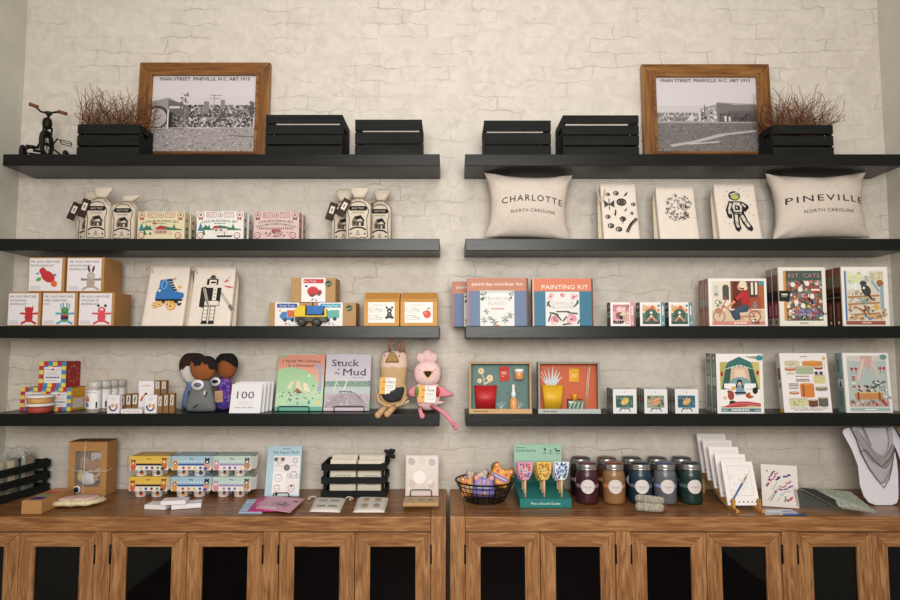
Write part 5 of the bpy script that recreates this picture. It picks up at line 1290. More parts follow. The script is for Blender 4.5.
def art_mud(A):
    A.rect(0, 0, 1, 1, '#cfc8d2'); A.rect(0, .4, 1, .52, '#7f9e8c'); A.blobs(0, .42, 1, .53, 30, .015, .03, ['#7f9e8c', '#90ae9a', '#6d8f7c']); A.rect(0, .3, 1, .42, '#b9c4c4')
    A.rect(0, 0, 1, .3, '#bdb0b8'); A.poly([(0, .06), (.1, .2), (.3, .3), (.6, .3), (.85, .2), (1, .06), (1, 0), (0, 0)], '#a897a0')
    A.blobs(.02, .02, .98, .28, 60, .008, .03, ['#b5a6ae', '#9a8892', '#c4b8bf', '#a6a89c'])
    A.line([(.2, .34), (.25, .5), (.24, .54)], .018, '#dcd9c9'); A.line([(.42, .36), (.48, .5), (.47, .55)], .022, '#e3dfcf'); A.line([(.24, .5), (.34, .4)], .008, '#dcd9c9'); A.line([(.32, .33), (.46, .34), (.66, .31), (.8, .2)], .014, '#5b4d55'); A.blobs(.34, .3, .66, .35, 14, .008, .014, ['#4a3f47', '#d9cfc9', '#8a5a5a'])
    A.rect(0, 0, 1, .05, '#ccb9c6'); A.poly([(.92, .0), (1, .2), (1, 0)], '#8fb09a')
    A.text('Stuck', .43, .785, .125, '#24242e', fit=.6, bold=.026, serif=True); A.text('Mud', .64, .62, .125, '#24242e', fit=.5, bold=.026, serif=True)
    A.text('in', .29, .71, .05, '#55505c', serif=True); A.text('the', .26, .64, .05, '#55505c', serif=True); A.words(.6, .86, .575, .012, '#8d8794')
leaning('picture_book', 274.5, 322, 355, -.112, T4, .008, .235, '#9fc79f', 'green and orange dinosaur picture book on a wire stand', 'book', 'picture books on wire stands', art_dino)
leaning('picture_book', 323.3, 369.2, 354.5, -.112, T4, .008, .235, '#d3ccd6', 'pale lilac picture book titled Stuck in the Mud', 'book', 'picture books on wire stands', art_mud)
wire_stand(278, 309, -.128, T4, .022, .235, .12, 'black wire stand holding the dinosaur picture book')
wire_stand(334, 364, -.128, T4, .022, .235, .12, 'black wire stand holding the Stuck in the Mud book')

# ------------------------------------------------------------------ plush animals
def tag_card(root, P, corners, y, title):
    """hang tag, half yellow and half white, lying on the front of a plush"""
    q = P(corners); x0, z0 = q[0]; x1, z1 = q[1]; w, h = x1-x0, z1-z0
    M = Matrix.Translation(((x0+x1)/2, y, z0)) @ Matrix.Rotation(.05, 4, 'Y') @ Matrix.Rotation(-.08, 4, 'X')
    m = MB(); m.box(-w/2, w/2, -.0012, 0, 0, h, M); t = m.build('hang_tag', mat('#e4e0dc', .5, var=.02), root, label='yellow and white hang tag')
    A = Art(w, h, 3); A.rect(0, 0, .36, 1, '#e3a92e'); A.text(title, .56, .68, .1, '#2e2b28', fit=.72, bold=.03); A.words(.45, .9, .5, .04, '#9a958f'); A.words(.45, .85, .38, .03, '#b9b4ae'); A.words(.45, .9, .2, .03, '#b9b4ae'); A.circ(.54, .9, .03, '#3a3a3a'); A.line([(.2, .28), (.3, .36)], .04, '#5a4a20')
    A.build('tag_print', t, M @ Matrix.Translation((0, -.0014, 0)))
def plush_bear():
    x0, Yc = 393.5, -.135; s = sc(Yc, T4+.1); root = empty('plush_toy', ((x0-450)*s, Yc, T4+EPS), label='tan and pink plush animal with long curved ears and dark belly panel', cat='plush toy', group='plush animals at the end of the lowest shelf')
    P = lambda pts: [((a-x0)*s, (413-b)*s) for a, b in pts]
    tanm = fab('#c2a67f'); pinkm = fab('#d8bdae')
    body = smooth_poly(P([(381, 360), (383.5, 354), (393, 351.8), (403.5, 353), (407.3, 358), (407.8, 372), (406.3, 385), (408, 393), (406, 402), (398, 409.5), (390, 410), (381.5, 405), (377.8, 397), (378.8, 390), (380.5, 382), (379.8, 370)]))
    c = P([(393.5, 382)])[0]
    m = MB(); m.puff(body, .036, c, rings=12, pw=3); bd = m.build('body', tanm, root)
    m = MB(); m.puff([(c[0]+(p[0]-c[0])*1.012, c[1]+(p[1]-c[1])*1.012) for p in body], .0366, c, rings=22, pw=3); zc = P([(0, 368.7)])[0][1]
    cut(m, lambda p: p.z > zc); hd = m.build('head', pinkm, root)
    m = MB(); q = smooth_poly(P([(391, 354.5), (395, 354.5), (399.5, 363.2), (392.5, 363.8), (386, 363.2)]), 4); m.puff(q, .006, rings=4, y=-.033); m.build('muzzle', mat('#a88a58', .95, bump=.2), hd)
    for a in (385.3, 399.8):
        p = P([(a, 357.2)])[0]; m = MB(); m.ell((p[0], -.032, p[1]), .0026, .003, .0026, 8, 6); m.build('eye', mat('#2a2522', .4), hd)
    for pts in (((390, 354), (388.5, 347), (391.5, 342), (395, 343.5), (394.5, 348)), ((400.5, 354), (399, 346), (401, 343), (403.8, 346.5), (404.2, 353))):
        q = P(pts); m = MB(); m.tube([(a, -.012-.006*(i in (1, 2, 3)), b) for i, (a, b) in enumerate(q)], .0062, 8, taper=.8); e = m.build('ear', fab('#a07a5e'), hd)
    m = MB(); q = smooth_poly(P([(382, 392), (386, 394), (393, 388.5), (404, 388), (403.5, 396), (400, 401.5), (390, 403), (384, 399)]), 4); m.puff(q, .012, rings=5, y=-.031); m.build('belly_panel', mat('#39383a', .9, var=.25, scale=70), root, label='dark speckled belly panel')
    m = MB(); q = P([(378.5, 394), (379, 401), (386, 406), (395, 407.5), (403, 404), (407, 397)]); m.tube([(a, -.026, b) for a, b in q], .0085, 8); m.build('pocket_edge', tanm, root)
    for pts in (((388, 408), (384, 411), (380.5, 414.5)), ((396, 407.5), (393, 410.5), (389.5, 413.5))):
        q = P(pts); m = MB(); m.tube([(q[0][0], -.02, q[0][1]), (q[1][0], -.055, q[1][1]+.004), (q[2][0], -.078, q[2][1]+.002)], .0115, 10, taper=1.1); m.ell((q[2][0], -.08, q[2][1]+.002), .0135, .012, .014); m.build('foot', fab('#c9a67c'), root)
    q = P([(403, 406), (409.5, 401.5)]); m = MB(); m.tube([(q[0][0], -.015, q[0][1]), (q[1][0], -.02, q[1][1])], .0065, 8, taper=.6); m.build('tail', fab('#d9cdb8'), root)
    tag_card(root, P, [(380.2, 394.8), (395.8, 378.5)], -.0405, 'BEST FRIEND')
plush_bear()
def plush_bird():
    x0, Yc = 426, -.135; s = sc(Yc, T4+.08); root = empty('plush_toy', ((x0-450)*s+.005, Yc, T4+EPS), label='pink plush bird with black beak, one leg hanging over the shelf end', cat='plush toy', group='plush animals at the end of the lowest shelf')
    P = lambda pts: [((a-x0)*s, (412.5-b)*s) for a, b in pts]
    pale = fab('#e6c6c4'); pk = fab('#de929f')
    body = smooth_poly(P([(414.5, 392), (416, 384), (426, 380), (437, 384), (439, 394), (438.5, 404), (432, 410.8), (421, 411), (415.5, 405)]))
    m = MB(); m.puff(body, .03, rings=9, pw=2.6); m.build('body', pale, root)
    hc = P([(426.3, 375)])[0]; m = MB(); m.puff(smooth_poly(P([(412.2, 375), (414, 367), (420, 362.5), (427, 361.3), (434, 362.5), (439.3, 367.5), (440.7, 376), (437.5, 384), (430, 387.5), (421, 387), (414.8, 383)])), .034, hc, rings=10, y=-.006, pw=2.4); hd = m.build('head', pale, root)
    for a, b, rr in ((419.5, 358.5, 5), (426, 356.5, 5.8), (432, 358.5, 5)):
        p = P([(a, b)])[0]; m = MB(); m.ell((p[0], -.004, p[1]), rr*s, .014, rr*s*1.05, 14, 9); m.build('crest_tuft', pale, hd)
    p = P([(427, 374.5)])[0]; q = smooth_poly([(p[0]-4*s, p[1]+2.2*s), (p[0]+0, p[1]+3*s), (p[0]+4*s, p[1]+2.2*s), (p[0]+2.2*s, p[1]-1.5*s), (p[0], p[1]-3.4*s), (p[0]-2.4*s, p[1]-1.5*s)], 4)
    m = MB(); m.puff([(p[0]+(a-p[0])*1.3, p[1]+(b-p[1])*1.3-.001) for a, b in q], .006, rings=3, y=-.0375); m.build('beak_trim', mat('#d9a93f', .8), hd)
    m = MB(); m.puff(q, .009, rings=4, y=-.039); m.build('beak', mat('#1c1a1a', .6), hd)
    for a in (418.5, 433.7):
        p = P([(a, 370.5)])[0]; m = MB(); m.ell((p[0], -.034, p[1]), .0022, .003, .0022, 8, 6); m.build('eye', mat('#2a2522', .4), hd)
    for pts in (((416, 386.5), (411, 388), (407, 392), (408.5, 397), (413, 398), (417, 396)), ((437, 387), (443, 388.5), (449, 393), (452.3, 396), (447, 398), (441, 398), (437, 397))):
        m = MB(); m.puff(smooth_poly(P(pts), 5), .011, rings=6, y=-.004); m.build('wing', pk, root)
    m = MB(); q = P([(420, 408), (419.5, 411), (421.5, 415)]); m.tube([(q[0][0], -.018, q[0][1]), (q[1][0], -.055, q[1][1]+.006), (q[2][0], -.082, q[2][1]+.004)], .0085, 10); m.ell((q[2][0]+.002, -.083, q[2][1]+.003), .011, .010, .012); m.build('leg', pk, root)
    m = MB(); q = P([(430, 406), (438, 408.5), (445, 413), (450, 419), (454, 424.5)]); m.tube([(a, y, b) for (a, b), y in zip(q, (-.02, -.06, -.081, -.083, -.083))], .0075, 10, taper=1.25); m.ell((q[-1][0], -.083, q[-1][1]), .0115, .009, .0135); m.build('leg', pk, root, label='dangling pink leg')
    m = MB(); q = P([(434, 404), (442, 402.5)]); m.tube([(q[0][0], -.015, q[0][1]), (q[1][0], -.02, q[1][1])], .005, 8); m.build('tail', fab('#e3d3cf'), root)
    for a0, col in (((415.5, 389), '#7a9a4a'), ((436.5, 389.5), '#c23a40')):
        p = P([a0])[0]; m = MB(); m.ell((p[0], -.022, p[1]-.012), .008, .012, .022); m.build('scarf_end', mat(col, .9, var=.4, scale=120), root)
    tag_card(root, P, [(417.3, 402.5), (434.5, 386)], -.0385, 'BEST FRIEND')
plush_bird()
# ------------------------------------------------------------------ shelf 4, right: plant gift kits
def gift_kit(pl, pr, ptop, rim, inside, label, fill):
    Yf = -.2; d = .05
    loc, w, h = spot(pl, pr, ptop, Yf, T4, d)
    root = empty('plant_gift_kit', loc, label=label, cat='gift kit', group='open plant gift kits')
    t = .008; hb = .019
    m = MB()
    m.box(-w/2, -w/2+t, 0, d, 0, h); m.box(w/2-t, w/2, 0, d, 0, h); m.box(-w/2+t, w/2-t, 0, d, h-t*.8, h); m.box(-w/2+t, w/2-t, 0, d, 0, t); m.box(-w/2+t, w/2-t, d-.003, d, t, h-t*.8)
    m.build('box_tray', mat(rim, .6, var=.06), root, bevel=.001)
    m = MB(); m.box(-w/2-.001, w/2+.001, -.002, .0, 0, hb); b_ = m.build('front_band', mat('#c9a679' if rim != '#9a978c' else '#b4b9b6', .6, var=.03), root)
    A = Art(w, hb, 2); A.words(.07, .3, .35, .25, '#7a6a50'); A.build('band_print', b_, Matrix.Translation((0, -.002, 0)))
    m = MB(); m.box(-w/2+t+.0003, w/2-t-.0003, d*.62, d*.66, t+.0003, h-t*.8-.0003); m.build('card_insert', mat(inside, .7, var=.03), root)
    X = lambda px: (px-(pl+pr)/2)*w/(pr-pl)
    Z = lambda py: (414-py)*h/(414-ptop)
    fill(root, X, Z, d*.62, w, h)
    return root
def cup(root, X, Z, y, l0, r0, l1, r1, top, bot, col, name='plant_pot'):
    m = MB(); m.lathe([(abs(X(r1)-X(l1))/2*.99, Z(bot)), (abs(X(r0)-X(l0))/2, Z(top)), (abs(X(r0)-X(l0))/2*.9, Z(top)-.001), (abs(X(r1)-X(l1))/2*.9, Z(bot)+.01)], 28, M=Matrix.Translation(((X(l0)+X(r0))/2, y-.0165, 0)) @ Matrix.Diagonal((1, .38, 1, 1)))
    return m.build(name, mat(col, .45, var=.06, scale=10), root)
def fill_flower(root, X, Z, y, w, h):
    cup(root, X, Z, y, 474.3, 497.2, 476.2, 495.5, 386, 409.9, '#b5262b')
    A = Art(w, h, 3); U = lambda px: X(px)/w+.5; V = lambda py: Z(py)/h; cr = '#e6cf9c'; A.rect(.07, .07, .93, .93, '#5f7f7b')
    A.line([(U(485), V(386)), (U(484), V(379)), (U(481.5), V(372))], .015, cr); A.line([(U(484), V(380)), (U(490), V(378))], .012, cr)
    for px, py, r in ((481.5, 371.5, .06), (490.3, 378.5, .06), (480, 381.5, .045)):
        for i in range(8): A.circ(U(px)+r*.62*cos(i*.785)*h/w, V(py)+r*.62*sin(i*.785), r*.45, cr, n=8)
        A.circ(U(px), V(py), r*.4, '#d9a25c', n=8)
    for i in range(4): A.circ(U(486+i*2), V(384-i), .03, cr, .016, rot=i)
    for cx in (502, 519):
        for k in range(4): t = 2.4-.45*k if cx == 502 else .75+.42*k; A.line([(U(cx), V(410)), (U(cx+7*cos(t)), V(410-7.5*sin(t)))], .016, '#9db8b4')
    A.build('insert_print', root, Matrix.Translation((0, y-.0002, 0)))
    m = MB(); m.box(X(500.2), X(509.8), y-.004, y-.0006, Z(381.6), Z(367)); p = m.build('seed_packet', mat('#bf3b23', .6), root)
    A = Art(X(509.8)-X(500.2), Z(367)-Z(381.6), 2); A.words(.2, .7, .58, .06, '#efd9cf'); A.words(.2, .75, .46, .05, '#efd9cf'); A.words(.2, .5, .3, .05, '#e9b9a8'); A.build('packet_print', p, Matrix.Translation((X(505), y-.004, Z(381.6))))
    M = Matrix.Translation((X(519.7), y-.012, 0)); r = (X(524.6)-X(514.8))/2
    m = MB(); m.lathe([(r*.85, Z(380)), (r, Z(379)), (r, Z(374)), (r*.9, Z(372.5))], 20, M=M); j = m.build('small_jar', mat('#d99c6a', .3, var=.1), root)
    m = MB(); m.lathe([(r*.98, Z(373)), (r*.98, Z(369.6)), (r*.9, Z(369.2))], 20, M=M); m.build('jar_lid', mat('#e6e2df', .4), j)
    M = Matrix.Translation((X(513.8), y-.014, 0)); r = (X(518)-X(509.7))/2
    m = MB(); m.lathe([(r*.95, Z(409.9)), (r, Z(409)), (r, Z(400.5)), (r*.7, Z(398.8))], 20, M=M); j = m.build('spray_bottle', mat('#dfa468', .3, var=.1), root)
    m = MB(); m.lathe([(r*.6, Z(398.8)), (r*.62, Z(394)), (r*.4, Z(392.5)), (r*.42, Z(386)), (r*.3, Z(385))], 16, M=M); m.build('spray_nozzle', mat('#dfe2df', .35), j)
    for px in (508.3, 519.5):
        m = MB(); m.lathe([(.0022, 0), (.0022, .002)], 8, M=Matrix.Translation((X(px), y-.0005, Z(394.3))) @ Matrix.Rotation(pi/2, 4, 'X')); m.build('insert_hole', mat('#1a1a1a', .9), root)
def fill_aloe(root, X, Z, y, w, h):
    cup(root, X, Z, y, 542.5, 564, 544.5, 562.5, 385.8, 409.9, '#d9ae2b')
    A = Art(w, h, 3); U = lambda px: X(px)/w+.5; V = lambda py: Z(py)/h; A.rect(.07, .07, .93, .93, '#c95f2c')
    for dx, ln in ((-13, 12), (-10.5, 15), (-7, 16), (-3, 18), (2, 20), (6, 17), (9, 14), (11, 9)):
        bx = 552.5+dx*.25; tx = 552.5+dx; b_ = (U(bx), V(386)); 
        A.poly([(U(bx-1.6), V(386.5)), (U((bx+tx)/2-.9), V(386-ln*.55)), (U(tx), V(386-ln)), (U((bx+tx)/2+.8), V(386-ln*.45)), (U(bx+1.6), V(386.5))], '#b9c4c9'); A.line([(U(bx), V(386)), (U((bx+tx)/2), V(386-ln*.5)), (U(tx), V(386-ln*.95))], .007, '#e3e8ea')
    A.build('insert_print', root, Matrix.Translation((0, y-.0002, 0)))
    m = MB(); m.box(X(570.5), X(580.5), y-.004, y-.0006, Z(382.5), Z(369)); p = m.build('seed_packet', mat('#dba22a', .6), root)
    A = Art(X(580.5)-X(570.5), Z(369)-Z(382.5), 2)
    for i in range(4): A.line([(.08, .1+.2*i), (.4, .3+.2*i)], .03, '#e6c25c')
    A.words(.35, .8, .5, .06, '#f0e0b0'); A.words(.4, .75, .38, .05, '#f0e0b0'); A.build('packet_print', p, Matrix.Translation((X(575.5), y-.004, Z(382.5))))
    x0, x1 = X(568.6), X(583.6)
    m = MB(); m.rbox(x0, x1, y-.024, y-.006, Z(409.9), Z(401.3), .002); j = m.build('diffuser_bottle', mat('#7f9a8a', .15, var=.25, scale=60, alpha=.9), root)
    A = Art(x1-x0, Z(401.3)-Z(409.9), 2)
    for i in range(7): A.line([(.05+.13*i, .05), (.2+.13*i, .8)], .08, '#3f5a4a' if i % 2 else '#c9d6cc')
    A.build('bottle_print', j, Matrix.Translation(((x0+x1)/2, y-.0241, Z(409.9))))
    xc = X(575.3); r = X(578)-X(575.3)
    m = MB(); m.lathe([(r, Z(401.3)), (r, Z(395.8)), (r*.9, Z(394.8))], 18, M=Matrix.Translation((xc, y-.015, 0))); m.build('bottle_cap', mat('#dba02a', .4), j)
    for i, (a, b) in enumerate(((586, 590.2), (587.4, 591.4))):
        m = MB(); m.tube([(X(a), y-.006-.003*i, Z(409.5)), (X(b), y-.006-.003*i, Z(366.8))], .0019, 6); m.build('reed_stick', mat('#d9c9b4', .8), root)
    m = MB(); m.box(X(568), X(584.2), y-.0012, y-.0004, Z(409), Z(399.8)); m.build('insert_slot', mat('#8a4420', .9), root)
gift_kit(469.2, 531.5, 362.4, '#b79a74', '#5f7f7b', 'open gift kit with red pot and flower print on a teal card', fill_flower)
gift_kit(538.3, 600, 362.4, '#9a978c', '#c95f2c', 'open gift kit with yellow pot and aloe print on an orange card', fill_aloe)

# small easel puzzles
def easel_art(bg, fg):
    def f(A):
        A.rect(0, 0, 1, 1, '#e2dedd'); A.circ(.5, .88, .02, '#5a5652'); A.rect(.12, .24, .86, .74, bg)
        A.blobs(.14, .26, .84, .72, 26, .02, .06, [fg[1], fg[2]]); A.circ(.5, .48, .17, fg[0], .12, rot=.5); A.circ(.56, .54, .1, fg[0]); A.blobs(.32, .34, .68, .66, 22, .015, .035, [fg[0], fg[3]])
        A.line([(.36, .2), (.26, .09)], .035, '#4a4f6a'); A.line([(.64, .2), (.74, .09)], .035, '#4a4f6a'); A.line([(.3, .21), (.7, .21)], .04, '#6a6f8a'); A.line([(.5, .2), (.5, .13)], .02, '#6a6f8a')
    return f
def easel_spine(A): A.rect(0, 0, 1, 1, '#77837c'); A.rect(0, 0, .2, 1, '#dcd8d4'); A.rect(.2, .45, 1, .66, '#2a2e2c'); A.circ(.6, .56, .06, '#c98a3f'); A.rect(.35, .12, .8, .3, '#a9b2ac')
g = 'small white easel puzzle boxes on the lowest shelf'
for pl, pr, bg, fg, what in ((613, 636.5, '#3f6d66', ('#e0bf5a', '#2f5a5a', '#5f8a72', '#c9913a'), 'a yellow bird on green'), (644.3, 667.4, '#8a9a86', ('#d98a52', '#b9a583', '#5a4a42', '#e6c9a0'), 'an orange fox-like shape'), (675, 698.3, '#2f6c80', ('#e0ac62', '#2a5a72', '#4f8a98', '#c98a4a'), 'a tan shell shape on blue')):
    puzzle('easel_puzzle_box', pl, pr, 389.3, -.195, T4, .034, '#dcd8d6', 'small white puzzle box picturing ' + what + ', front of its row', g, easel_art(bg, fg), easel_spine, ['small white puzzle box behind the one picturing ' + what, 'small white puzzle box rearmost behind the one picturing ' + what], drop=-.002)
# large puzzles on shelf 4
def art_bed(A):
    A.rect(0, 0, 1, 1, '#ece6e4'); A.rect(.08, .1, .93, .86, '#b9ae55'); A.rect(.8, .1, .93, .86, '#c9bd6a')
    T_ = '#3f7a72'
    A.poly([(.3, .42), (.3, .74), (.5, .82), (.7, .74), (.72, .42)], '#d9b79c'); A.poly([(.36, .5), (.4, .72), (.6, .74), (.66, .5)], '#e6cdb4')
    A.poly([(.18, .74), (.26, .86), (.5, .95), (.74, .86), (.8, .74), (.5, .82)], T_); A.line([(.18, .735), (.5, .81), (.8, .735)], .018, '#cfe0d9')
    A.poly([(.2, .74), (.32, .76), (.28, .5), (.16, .34), (.08, .3)], '#35665f'); A.poly([(.8, .74), (.68, .76), (.74, .5), (.86, .34), (.93, .3)], '#35665f')
    for i in range(6): A.line([(.24+.085*i, .83), (.22+.09*i, .77)], .01, '#2b5a54')
    A.circ(.5, .46, .2, '#7fa8ae', .15); A.poly([(.16, .42), (.16, .5), (.4, .5), (.42, .4)], '#efebe8'); A.poly([(.84, .42), (.84, .5), (.6, .5), (.58, .4)], '#efebe8'); A.rect(.08, .12, .93, .4, '#efe9e6')
    A.poly([(.4, .3), (.42, .46), (.56, .46), (.62, .32)], '#7fa0b9'); A.circ(.49, .52, .045, '#2b2427', .05); A.circ(.49, .5, .03, '#e0b9a0'); A.poly([(.42, .5), (.4, .42), (.45, .44)], '#2b2427'); A.poly([(.56, .5), (.58, .41), (.53, .44)], '#2b2427'); A.rect(.38, .33, .62, .36, '#33343a')
    A.circ(.3, .3, .055, '#a84a30', .08); A.circ(.26, .36, .03, '#a84a30'); A.circ(.33, .18, .06, '#2b2b2f', .035); A.circ(.7, .3, .07, '#b5532f', .05); A.circ(.76, .33, .04, '#efe6dc'); A.circ(.82, .38, .045, '#26262a', .055); A.circ(.36, .42, .035, '#d9b04a'); A.circ(.17, .26, .03, '#e0b98a')
    A.poly([(.1, .1), (.3, .17), (.45, .2), (.65, .2), (.93, .17), (.93, .12), (.7, .13), (.5, .11), (.3, .1)], '#c2474a'); A.line([(.2, .13), (.5, .17), (.9, .15)], .015, '#d9787a')
    A.circ(.115, .66, .025, '#b53a2a', .04); A.circ(.885, .68, .025, '#b53a2a', .04)
    A.rect(.08, .03, .93, .085, '#4f7f80'); A.words(.3, .68, .045, .025, '#dfe9e6'); A.words(.1, .22, .045, .02, '#b9cfcc'); A.words(.8, .92, .045, .02, '#b9cfcc')
    A.circ(.93, .93, .06, '#2f8fa0', .045); A.poly([(.6, .95), (.86, .96), (.86, .91)], '#a89a8c')
def sp_bed(A): A.rect(0, 0, 1, 1, '#76867c'); A.rect(.0, .0, .15, 1, '#e4dfdc'); A.rect(.3, .46, .85, .6, '#b9c4be'); A.rect(.4, .64, .75, .84, '#a5b2ab'); A.rect(.4, .12, .75, .4, '#8d9c94'); A.circ(.6, .06, .03, '#dcd8d4'); A.circ(.6, .92, .03, '#dcd8d4')
g = 'tall puzzle boxes on the lowest shelf'
puzzle('puzzle_box', 716.6, 763.2, 353.8, -.195, T4, .052, '#e9e3e2', 'tall puzzle box picturing a girl reading in a green canopy bed', g, art_bed, sp_bed, ['tall puzzle box with grey green spine directly behind the canopy bed puzzle'], drop=-.003)
def art_cheese(A):
    A.rect(0, 0, 1, 1, '#e9e4e4'); A.words(.44, .58, .93, .014, '#6a6464')
    for u, v, w_, h_, c in ((.25, .82, .3, .09, '#d9cdb4'), (.68, .82, .38, .09, '#d98a34'), (.5, .71, .34, .13, '#aab592'), (.2, .73, .2, .06, '#c9743a'), (.8, .75, .16, .055, '#a8452a'), (.8, .56, .22, .14, '#d3cc8a'), (.52, .37, .26, .22, '#d9822f'), (.32, .17, .36, .13, '#cfcb96'), (.62, .16, .17, .12, '#7a4a38'), (.83, .18, .18, .15, '#6d675a'), (.82, .4, .22, .07, '#8d8a6a'), (.24, .33, .18, .05, '#c97a42'), (.2, .65, .16, .04, '#d9d3c4')):
        w_ *= 1.12; h_ *= 1.08; k_ = w_*.5*A.w/A.h
        A.rect(u-w_/2, v-h_/2+.012, u+w_/2, v+h_/2-.012, c); A.circ(u, v-h_/2+.014, k_, c, .016); A.circ(u, v+h_/2-.012, w_*.5*A.w/A.h, {'#d98a34': '#e0a048'}.get(c, '#c9c0a8') if c != '#d9822f' else '#e09a48', .016)
    A.rect(.42, .27, .46, .47, '#a85a1f'); A.blobs(.12, .77, .38, .85, 14, .006, .012, ['#8a8272', '#b9b09a']); A.blobs(.2, .12, .48, .22, 16, .006, .014, ['#8f935a', '#e6e2bf']); A.blobs(.66, .48, .9, .62, 14, .006, .012, ['#b9b06a', '#e3dca8'])
    A.circ(.74, .66, .03, '#4a4654'); A.circ(.84, .66, .03, '#4a4654')
    for v in (.6, .545, .52): A.words(.3, .58, v, .014, '#8d5a4a')
    for v in (.44, .4, .47): A.words(.14, .34, v, .016, '#7a7470')
    A.words(.12, .9, .07, .012, '#a59f9f'); A.words(.2, .8, .04, .012, '#a59f9f')
    A.circ(.92, .91, .028, '#d9b93a'); A.line([(.92, .84), (.92, .74)], .008, '#c9c4b9')
def sp_cheese(A): A.rect(0, 0, 1, 1, '#d6d0c9'); A.rect(.2, .55, .8, .75, '#8a6a52'); A.rect(.2, .42, .8, .5, '#a59a8c'); A.rect(.0, 0, 1, .06, '#d9a93a')
puzzle('puzzle_box', 784.5, 832.5, 353.2, -.19, T4, .03, '#e6e1e0', 'white puzzle box picturing rows of cheeses, leaning slightly back', g, art_cheese, sp_cheese, lean=.1)
def art_bath(A):
    A.rect(0, 0, 1, 1, '#e9e4e2'); A.rect(.08, .1, .94, .95, '#b4c0bd'); A.rect(.08, .86, .94, .95, '#cfcac4')
    A.poly([(.32, .5), (.5, .95), (.4, .95), (.28, .6)], '#d9b5aa'); A.poly([(.52, .95), (.62, .95), (.84, .48), (.74, .6)], '#dcbcb2'); A.poly([(.38, .95), (.64, .95), (.56, .7), (.5, .74)], '#cfa99e'); A.line([(.3, .55), (.46, .9)], .02, '#e6cfc6')
    for u, v in ((.18, .73), (.27, .73), (.8, .74), (.88, .74)): A.circ(u, v, .025, '#b5332f'); A.line([(u, v-.03), (u, v-.09)], .008, '#6a6a5a')
    for v in (.42, .48, .54, .58): A.rect(.16, v, .24, v+.025, '#b5403a' if v != .48 else '#e6dcd0')
    A.poly([(.22, .22), (.2, .32), (.82, .33), (.8, .22)], '#c98a4a'); A.rect(.2, .32, .82, .345, '#e0b27a'); A.rect(.26, .2, .3, .34, '#7a5a3a'); A.rect(.72, .2, .76, .34, '#7a5a3a'); A.rect(.08, .1, .94, .2, '#b9a298'); A.blobs(.1, .11, .92, .22, 26, .01, .03, ['#8a6f6a', '#d9c4bc', '#6d5a58', '#b53a3a'])
    A.blobs(.28, .34, .7, .46, 26, .01, .03, ['#33363a', '#b5403a', '#e6dcd4', '#7a4a42']); A.line([(.55, .4), (.9, .52)], .012, '#3a5a4a'); A.line([(.6, .5), (.86, .42)], .01, '#4a4a4a'); A.blobs(.6, .36, .92, .54, 22, .008, .022, ['#4a6a5a', '#e9e4e0', '#33363a'])
    A.blobs(.82, .18, .99, .32, 12, .015, .035, ['#e9e6e4', '#b9b4b0', '#8d8a86']); A.circ(.8, .2, .03, '#b5333a')
    A.rect(.08, .03, .94, .085, '#a5bdb9'); A.words(.4, .64, .045, .02, '#e9efec'); A.circ(.88, .93, .06, '#6d9a9c', .045)
def sp_bath(A): A.rect(0, 0, 1, 1, '#7d9a98'); A.rect(0, .62, 1, 1, '#8ea9a6'); A.rect(.2, .68, .5, .9, '#5f807e'); A.rect(.2, .42, .85, .56, '#cfd6d0'); A.poly([(.3, .43), (.5, .55), (.7, .43)], '#33453f'); A.rect(.3, .1, .7, .35, '#6a8886'); A.rect(.88, 0, 1, 1, '#e3dedc')
puzzle('puzzle_box', 846.8, 893, 353, -.192, T4, .05, '#e6e1de', 'tall puzzle box picturing a bathtub under pink drapes, at the shelf end', g, art_bath, sp_bath, [], lean=.05)
# ------------------------------------------------------------------ things standing on the cabinets
ZT = TC + .0016
def yrow(py, z=ZT):          # depth of a point lying at height z seen at row py
    return (z-ZC)/tan(PITCH + atan((300-py)/F)) - D
def on(px, py, z=ZT):        # point on the cabinet top seen at px, py
    Y = yrow(py, z); return (px-450)*sc(Y, z), Y

def rail_crate(loc, w, d, h, rz, label, levels, rail):
    """open crate of horizontal rails nailed to four corner posts"""
    root = empty('railed_crate', loc, rz, label=label, cat='crate', group='black railed crates on the cabinets')
    t = .007; p = .012
    for z in levels:
        m = MB(); m.box(-w/2, w/2, 0, t, z, z+rail); m.build('rail', crate_m, root, bevel=.001)
        m = MB(); m.box(-w/2, w/2, d-t, d, z, z+rail); m.build('rail', crate_m, root, bevel=.001)
        for sx in (-1, 1):
            xa, xb = (-w/2, -w/2+t) if sx < 0 else (w/2-t, w/2)
            m = MB(); m.box(xa, xb, t+.0003, d-t-.0003, z, z+rail); m.build('rail', crate_end, root, bevel=.001)
    for sx in (-1, 1):
        for y0 in (t+.0006, d-t-p-.0006):
            xa, xb = (-w/2+t+.0004, -w/2+t+p) if sx < 0 else (w/2-t-p, w/2-t-.0004)
            m = MB(); m.box(xa, xb, y0, y0+p, .0, h); m.build('corner_post', crate_m, root)
    m = MB(); m.box(-w/2+t+p+.001, w/2-t-p-.001, t+.001, d-t-.001, .001, .006); m.build('floor_board', crate_m, root)
    return root
cello = mat('#d9d8d2', .06, var=.03, alpha=.26)

